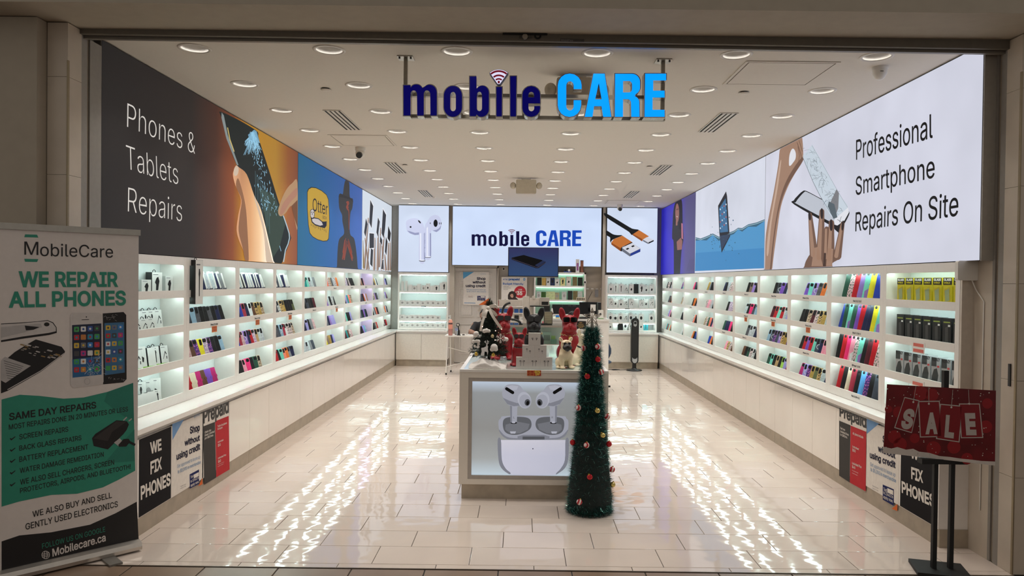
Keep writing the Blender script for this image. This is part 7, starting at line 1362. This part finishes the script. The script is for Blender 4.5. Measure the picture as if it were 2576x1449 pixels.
dog('cream bulldog figure with a black collar half hidden by the tinsel tree', dX(1464, 6.3), 6.3, .312, R_(48), wmat, False, True)
# pyramid of earbud cartons
cb = M('carton white', (206, 200, 194), .45, var=.01); cz = .0985; Yb = YKf+.05
def earbox(px, lvl, j, lab):
    x = px; o = P('earbud_carton', MB().box(-cz/2, cz/2, 0, .05, 0, cz, cb), local=True); o.location = (x, Yb, KZ+.0012+lvl*(cz+.0004)); tag(o, lab, 'carton', 'earbud cartons in the pyramid')
    g = MB(); pr = M('bud print', (172, 166, 162), .4); y = -.0008
    if lvl < 1:
        for s in (-1, 1): g.add([(s*(.012+.010*math.cos(t)), y, .066+.009*math.sin(t)) for t in [2*PI*k/10 for k in range(10)]], [tuple(range(10))], pr); g.add([(s*.012-.0035, y, .026), (s*.012+.0035, y, .026), (s*.012+.0035, y, .062), (s*.012-.0035, y, .062)], [(0, 1, 2, 3)], pr)
        for s in (-1, 1): g.add([(s*(.017+.0035*math.cos(t)), y-.0004, .068+.005*math.sin(t)) for t in [2*PI*k/8 for k in range(8)]], [tuple(range(8))], ink)
    elif lvl == 1:
        for sx, sz in ((-.012, .066), (.014, .05)): g.add([(sx+.009*math.cos(t), y, sz+.008*math.sin(t)) for t in [2*PI*k/10 for k in range(10)]], [tuple(range(10))], pr); g.add([(sx-.004, y-.0004, sz+.002), (sx+.001, y-.0004, sz-.003), (sx+.004, y-.0004, sz+.001), (sx, y-.0004, sz+.005)], [(0, 1, 2, 3)], ink); g.add([(sx-.002, y, sz-.02), (sx+.003, y, sz-.02), (sx+.004, y, sz-.006), (sx-.001, y, sz-.006)], [(0, 1, 2, 3)], pr)
    else:
        for s in (-1, 1): g.add([(s*(.016+.011*math.cos(t)), y, .054+.009*math.sin(t)) for t in [2*PI*k/10 for k in range(10)]], [tuple(range(10))], pr); g.add([(s*.014-.002, y-.0004, .04), (s*.014+.002, y-.0004, .04), (s*.02+.002, y-.0004, .06), (s*.02-.002, y-.0004, .06)], [(0, 1, 2, 3)], ink)
    P('earbud_picture', g, o, local=True)
bx = atY(1344, 910, Yb)[0]
for i in range(3): earbox(bx+(i-1)*(cz+.0005), 0, i, f'white earbud carton, {("left", "middle", "right")[i]} of the bottom row of the pyramid')
for i in range(2): earbox(bx+(i-.5)*(cz+.0005), 1, i, f'white earbud carton, {("left", "right")[i]} of the two in the middle row of the pyramid')
earbox(bx, 2, 0, 'white earbud carton on the very top of the pyramid')
# ---- small decorated fir on the kiosk
fY = 6.2; fX = atY(1230, 880, fY)[0]; fz = KZ
t = T('small_fir', 'small dark artificial fir with white ribbon at the left end of the kiosk', 'christmas tree', (fX, fY, fz)); nd = M('fir needle', (26, 44, 30), .6, var=.35, scale=60); bark = M('dark stem', (34, 28, 24), .8)
P('trunk', MB().cyl((0, 0, .04), (0, 0, .5), .014, .006, bark, 8), t, local=True)
nm_ = MB(); rr_ = random.Random(21); H = .56; br_ = MB()
for i in range(330):
    z = .09+(H-.12)*(i/330)**1.15; R0 = (1-(z/H))*.19+.012; a = i*2.39996; R1 = R0*rr_.uniform(.75, 1.08); dz = rr_.uniform(-.02, .03); A0 = Vector((0, 0, z)); B0_ = Vector((R1*math.cos(a), R1*math.sin(a), z+dz)); 
    if i % 3 == 0: br_.tube([A0, B0_], .0022, bark, 4)
    ax = (B0_-A0); L = ax.length; ax.normalize(); pe = ax.orthogonal().normalized(); pf = ax.cross(pe)
    for k in range(int(24+L*260)):
        s = rr_.uniform(.12, 1.0); p = A0+ax*L*s; q = rr_.uniform(0, 2*PI); dr = (pe*math.cos(q)+pf*math.sin(q))*.8+ax*.7; dr.normalize(); l = rr_.uniform(.016, .03); sd_ = dr.cross(Vector((rr_.random(), rr_.random(), rr_.random()))).normalized()*.0019
        nm_.add([p-sd_, p+sd_, p+dr*l], [(0, 1, 2)], nd)
for k in range(160): p = Vector((0, 0, H-.07+rr_.uniform(0, .07))); q = rr_.uniform(0, 2*PI); dr = Vector((math.cos(q)*.6, math.sin(q)*.6, .8)).normalized(); sd_ = Vector((-math.sin(q), math.cos(q), 0))*.0014; nm_.add([p-sd_, p+sd_, p+dr*.03], [(0, 1, 2)], nd)
P('inner_foliage', MB().lathe([(.01, .09), (.09, .1), (.075, .2), (.02, .5), (0, .53)], M('dark foliage', (14, 22, 16), .9), n=14), t, local=True); P('needles', nm_, t, local=True, kind='stuff'); P('branches', br_, t, local=True, kind='stuff')
px2 = lambda x, y, Y: atY(1100+x/8.05, 760+y/8.05, Y)
t = T('snow_base', 'white ragged snow cloth under the small fir at the kiosk front', 'cloth', (px2(1030, 1300, 6.05)[0], 6.06, KZ)); wool = M('white felt', (222, 216, 210), .9, var=.03, bump=.002, scale=60)
P('cloth', blob(lambda Q: np.maximum(np.maximum(np.maximum(np.abs(Q[..., 0]+.006*np.sin(Q[..., 2]*160))-.155, np.abs(Q[..., 1])-.115), Q[..., 2]-.022-.052*np.exp(-((Q[..., 0]+.045)/.055)**2)-.03*np.exp(-((Q[..., 0]-.05)/.05)**2)-.006*np.sin(Q[..., 0]*70+Q[..., 1]*40)+.25*np.maximum(0, -Q[..., 1]-.03)), -Q[..., 2]+.001), (-.18, -.14, -.01), (.18, .14, .11), 60, wool, 'cloth'), t, local=True)
rib = M('white ribbon', (224, 216, 206), .6, var=.04); t = T('ribbon_bow', 'big white ribbon bow tied near the top of the small fir', 'ribbon', tuple(px2(1030, 120, 6.12))); mb = MB()
def strip(pts, w): 
    W3 = [Vector(px2(x, y, 6.10+d)) for x, y, d in pts]; V = []
    for i, p in enumerate(W3):
        d = (W3[min(i+1, len(W3)-1)]-W3[max(i-1, 0)]).normalized(); n = Vector((d.z, .25, -d.x)).normalized()*w/2; V += [p-n, p+n]
    k = len(W3); F = [(2*i, 2*i+2, 2*i+3, 2*i+1) for i in range(k-1)]; mb.add(V, F, rib, True); mb.add([v+Vector((0, .0018, 0)) for v in V], [f[::-1] for f in F], rib, True)
def cubic(p, n=10): return [tuple(sum(c*q[k] for c, q in zip(((1-s)**3, 3*s*(1-s)**2, 3*s*s*(1-s), s**3), p)) for k in range(3)) for s in [i/n for i in range(n+1)]]
for p, w in (([(1030, 110, 0), (960, 80, -.05), (860, 100, -.05), (850, 190, 0)], .028), ([(1030, 120, 0), (950, 130, -.03), (930, 200, -.05), (930, 310, -.03)], .03), ([(1030, 120, 0), (990, 200, -.04), (900, 380, -.05), (878, 590, -.03)], .022), ([(1035, 110, 0), (1100, 260, -.07), (1180, 380, -.06), (1300, 540, -.02)], .024), ([(1035, 115, 0), (1120, 60, -.05), (1190, 60, -.03), (1190, 140, 0)], .03), ([(1035, 120, 0), (1080, 180, -.04), (1160, 190, -.03), (1200, 280, 0)], .026), ([(1020, 120, 0), (1000, 180, -.05), (960, 240, -.05), (970, 320, -.03)], .024)): strip(cubic(p), w)
P('loops', mb, t); P('knot', MB().sph(px2(1030, 118, 6.05), (.016, .012, .016), rib, 10), t)
t = T('santa_stocking', 'tiny red and white stocking ornament at the top right of the small fir', 'ornament', tuple(px2(1170, 120, 6.1))); a = px2(1150, 80, 6.1); P('fur_cuff', MB().sph(a, (.024, .018, .018), wool, 12), t); P('red_sleeve', MB().cyl(a, px2(1240, 175, 6.12), .013, .016, rmat, 12), t)
def fluff(lab, pts, m=wool, name='cotton_ornament'):
    p0 = px2(*pts[0][:2], 6.05); t = T(name, lab, 'ornament', tuple(p0)); 
    for x, y, r, Y in pts: P('tuft', MB().sph(px2(x, y, Y), r, m, 12), t)
    return t
fluff('white cotton sprig in the middle of the small fir', [(955, 585, .018, 5.99), (1000, 575, .018, 5.98), (1045, 585, .014, 5.99)]); fluff('white cotton ball at the left of the small fir', [(790, 640, .022, 5.99), (770, 670, .016, 6.0)]); fluff('bent white pipe cleaner bow low on the left of the small fir', [(735, 795, .012, 6.02), (765, 795, .012, 6.02), (800, 790, .014, 6.02), (835, 795, .015, 6.02), (835, 850, .012, 6.03), (825, 905, .013, 6.03), (760, 890, .011, 6.03)])
fluff('large white pom-pom low on the right of the small fir', [(1150, 915, .03, 6.0), (1110, 960, .018, 6.01), (1185, 955, .018, 6.01)]); fluff('white pom-pom at the far right of the small fir', [(1400, 755, .018, 6.08), (1380, 735, .012, 6.08)])
def ball(lab, x, y, r, Y, m, name='bauble'):
    p = px2(x, y, Y); t = T(name, lab, 'ornament', tuple(p)); P('ball', MB().sph(p, r, m, 14), t); P('cap', MB().cyl((p[0], p[1], p[2]+r*.9), (p[0], p[1], p[2]+r*1.3), r*.3, r*.3, gold, 8), t)
ball('small pale gold bauble in the middle of the small fir', 1117, 690, .0145, 6.02, M('pale gold', (196, 180, 140), .25, .6)); ball('gold bell low on the left of the small fir', 790, 1050, .015, 6.0, gold, 'bell'); ball('gold bell low on the right of the small fir', 1135, 1070, .016, 6.0, gold, 'bell')
p = px2(1282, 735, 6.04); t = T('snowflake_ornament', 'white snowflake ornament on the right of the small fir', 'ornament', tuple(p)); mb = MB()
for k in range(6):
    a = PI/6+k*PI/3; e = Vector((math.cos(a), 0, math.sin(a))); f = Vector((-math.sin(a), 0, math.cos(a))); c = Vector(p); mb.cyl(c, c+e*.04, .0022, .0022, wplastic, 6)
    for s in (.016, .028):
        for g in (-1, 1): mb.cyl(c+e*s, c+e*(s+.009)+f*g*.010, .0018, .0018, wplastic, 5)
P('arms', mb, t)
p = px2(985, 930, 5.99); t = T('deer_ornament', 'flat glittery white reindeer ornament low on the small fir', 'ornament', tuple(p)); wg = M('white glitter', (226, 224, 222), .35, var=.2, scale=300); q = lambda x, y: (px2(x, y, 5.99)[0], px2(x, y, 5.99)[2]); mb = MB()
mb.prism([q(*v) for v in ((1010, 870), (1030, 900), (1022, 940), (1032, 1000), (1015, 1080), (1005, 1010), (960, 1000), (950, 1080), (900, 1090), (880, 1060), (900, 1000), (890, 930), (940, 920), (985, 900), (990, 870))], wg, .004, c=(0, 5.99, 0))
for v in (((1005, 870), (985, 820), (950, 800)), ((985, 820), (975, 780)), ((1010, 870), (1020, 820), (1045, 790)), ((1020, 820), (1015, 770)), ((1000, 850), (1040, 830))):
    mb.tube([px2(x, y, 5.991) for x, y in v], .003, wg, 5)
P('figure', mb, t)
for i, (x, y) in enumerate(((1180, 580), (1172, 768), (915, 497), (1303, 548))):
    p = px2(x, y, 6.06); t = T('fairy_light', f'tiny glowing fairy light on the small fir, {ORD[i]} of four', 'light', tuple(p), 0, 'fairy lights on the small fir'); P('bulb', MB().sph(p, .0035, E('fairy bulb', (255, 190, 160), 8), 8), t); P('socket', MB().cyl((p[0], p[1]+.002, p[2]), (p[0], p[1]+.014, p[2]), .003, .002, black, 6), t)
# ---- tall tinsel cone on the floor
cx, cy = .545, 5.655; zt_ = 1.425; t = T('tinsel_tree', 'tall slim dark green tinsel cone tree standing on the floor before the kiosk', 'christmas tree', (cx, cy, 0)); tn = M('dark green tinsel', (20, 74, 70), .25, .5, var=.5, scale=90); tn_glint = M('tinsel sparkle flecks', (130, 200, 190), .12, .95, var=.6, scale=150)  # brighter strands put the tinsel's shine and sparkle into the colour
def RAD(z): return .158*(1-z/zt_)+.056
P('core', MB().lathe([(.15, .01), (RAD(.1)-.03, .1), (RAD(.7)-.03, .7), (.012, zt_)], M('core green', (10, 26, 24), .8), n=20), t, local=True)
N = 46000; zz = zt_*(1-np.sqrt(1-rng.random(N)*.985)); zz = zt_*rng.random(N)**1.12; band = .012*np.sin(zz*2*PI/.062); a = rng.random(N)*2*PI; R = .152*(1-zz/zt_)+.044+band*.6; l = rng.uniform(.018, .062, N); el = rng.normal(0, .75, N); az = a+rng.normal(0, .8, N)
p0 = np.stack([R*.82*np.cos(a), R*.82*np.sin(a), zz], 1); dr = np.stack([np.cos(el)*np.cos(az), np.cos(el)*np.sin(az), np.sin(el)], 1); sd_ = np.cross(dr, rng.normal(0, 1, (N, 3))); sd_ /= np.linalg.norm(sd_, axis=1)[:, None]; sd_ *= .0011
V = np.stack([p0-sd_, p0+sd_, p0+dr*l[:, None]], 1).reshape(-1, 3); V[:, 2] = np.maximum(V[:, 2], .004); me = bpy.data.meshes.new('tinsel'); me.from_pydata(V.tolist(), [], np.arange(3*N).reshape(-1, 3).tolist()); me.materials.append(tn); me.materials.append(tn_glint); me.polygons.foreach_set('material_index', (rng.random(N) < .28).astype(int)); me.update(); P('tinsel', me, t, local=True, kind='stuff')
P('foot', MB().cyl((0, 0, 0), (0, 0, .012), .15, .15, dkgrey, 20), t, local=True); P('tip_cone', MB().cyl((0, 0, zt_-.02), (0, 0, zt_+.07), .016, .008, M('silver wire', (150, 144, 136), .3, .8), 10), t, local=True)
sw = M('star wire', (190, 182, 168), .25, .85); sz = atY(1489.5, 799, cy)[2]; sx_ = atY(1489.5, 799, cy)[0]; st = T('star_topper', 'silver wire star on top of the tinsel tree', 'star', (sx_, cy, sz-.07)); mb = MB(); m2 = MB(); ro_, ri_ = .078, .031
pts = [Vector((sx_+(ro_ if i % 2 == 0 else ri_)*math.sin(i*PI/5), cy, sz+(ro_ if i % 2 == 0 else ri_)*math.cos(i*PI/5))) for i in range(10)]
for dy in (-.012, .012):
    q = [p+Vector((0, dy*(1 if i % 2 else .15), 0)) for i, p in enumerate(pts)]; mb.tube(q+[q[0]], .0026, sw, 6)
    c = Vector((sx_, cy+dy*2, sz))
    for i in range(10): mb.tube([q[i], c], .0018, sw, 5)
    for i in range(0, 10, 2):
        for s in (.35, .6, .82): m2.tube([q[i-1].lerp(q[i], s), q[i].lerp(q[(i+1) % 10], 1-s)], .0013, sw, 4); m2.tube([q[i-1].lerp(q[i], s), q[i].lerp(q[(i+1) % 10], max(0, 1-s-.22))], .0012, sw, 4)
P('frame', mb, st); P('lattice', m2, st)
def stripe():
    m = M('candy striped ball', (226, 214, 206), .2); nt = m.node_tree; b = nt.nodes['Principled BSDF']; tc = nt.nodes.new('ShaderNodeTexCoord'); w = nt.nodes.new('ShaderNodeTexWave'); w.inputs['Scale'].default_value = 13; w.inputs['Distortion'].default_value = 1.2; w.bands_direction = 'X'
    r = nt.nodes.new('ShaderNodeValToRGB'); r.color_ramp.interpolation = 'CONSTANT'; r.color_ramp.elements[0].color = (*lin((226, 208, 204)), 1); r.color_ramp.elements[1].position = .5; r.color_ramp.elements[1].color = (*lin((168, 30, 40)), 1); nt.links.new(tc.outputs['Object'], w.inputs['Vector']); nt.links.new(w.outputs['Fac'], r.inputs['Fac']); nt.links.new(r.outputs['Color'], b.inputs['Base Color']); return m
OM = {'striped': stripe(), 'red': M('red bauble', (176, 24, 34), .12, .4), 'gold': M('gold bauble', (206, 184, 110), .1, .8)}
for i, (k, px, py, where) in enumerate((('striped', 1468.7, 876, 'left near the top'), ('striped', 1503.5, 872, 'right near the top'), ('striped', 1512.5, 936, 'right side below the highest pair'), ('red', 1477.5, 947, 'upper front left'), ('red', 1504, 904, 'upper right edge'), ('striped', 1455.4, 1026, 'left edge at mid height'), ('gold', 1502.7, 1033, 'front at mid height'), ('striped', 1527.5, 1048, 'right edge at mid height'), ('gold', 1516, 1095, 'front right below the middle'), ('red', 1440.6, 1113, 'left edge below the middle'),
      ('striped', 1475.5, 1120, 'front left below the middle'), ('red', 1532, 1117, 'right edge below the middle'), ('red', 1483.5, 1200, 'front low down'), ('striped', 1540, 1181, 'right edge low down'), ('gold', 1541.5, 1219, 'lowest on the right edge'), ('striped', 1457.5, 1263, 'lowest on the front'))):
    p = atY(px, py, cy-.1); z = p[2]; dx = p[0]-cx; rad = RAD(z)*.98; yy = cy-math.sqrt(max(0, rad*rad-dx*dx)); p = atY(px, py, yy-.01); r = .0225 if k != 'gold' else .021
    o = T('bauble', f'{k} bauble on the tinsel tree, {where}', 'ornament', tuple(p), 0, None); P('ball', MB().sph((0, 0, 0), r, OM[k], 18), o, local=True); o.rotation_euler = (0, rr_.uniform(-.5, .5), rr_.uniform(0, 1)); P('cap', MB().cyl((0, 0, r*.93), (0, 0, r*1.25), r*.28, r*.25, gold, 10), o, local=True)
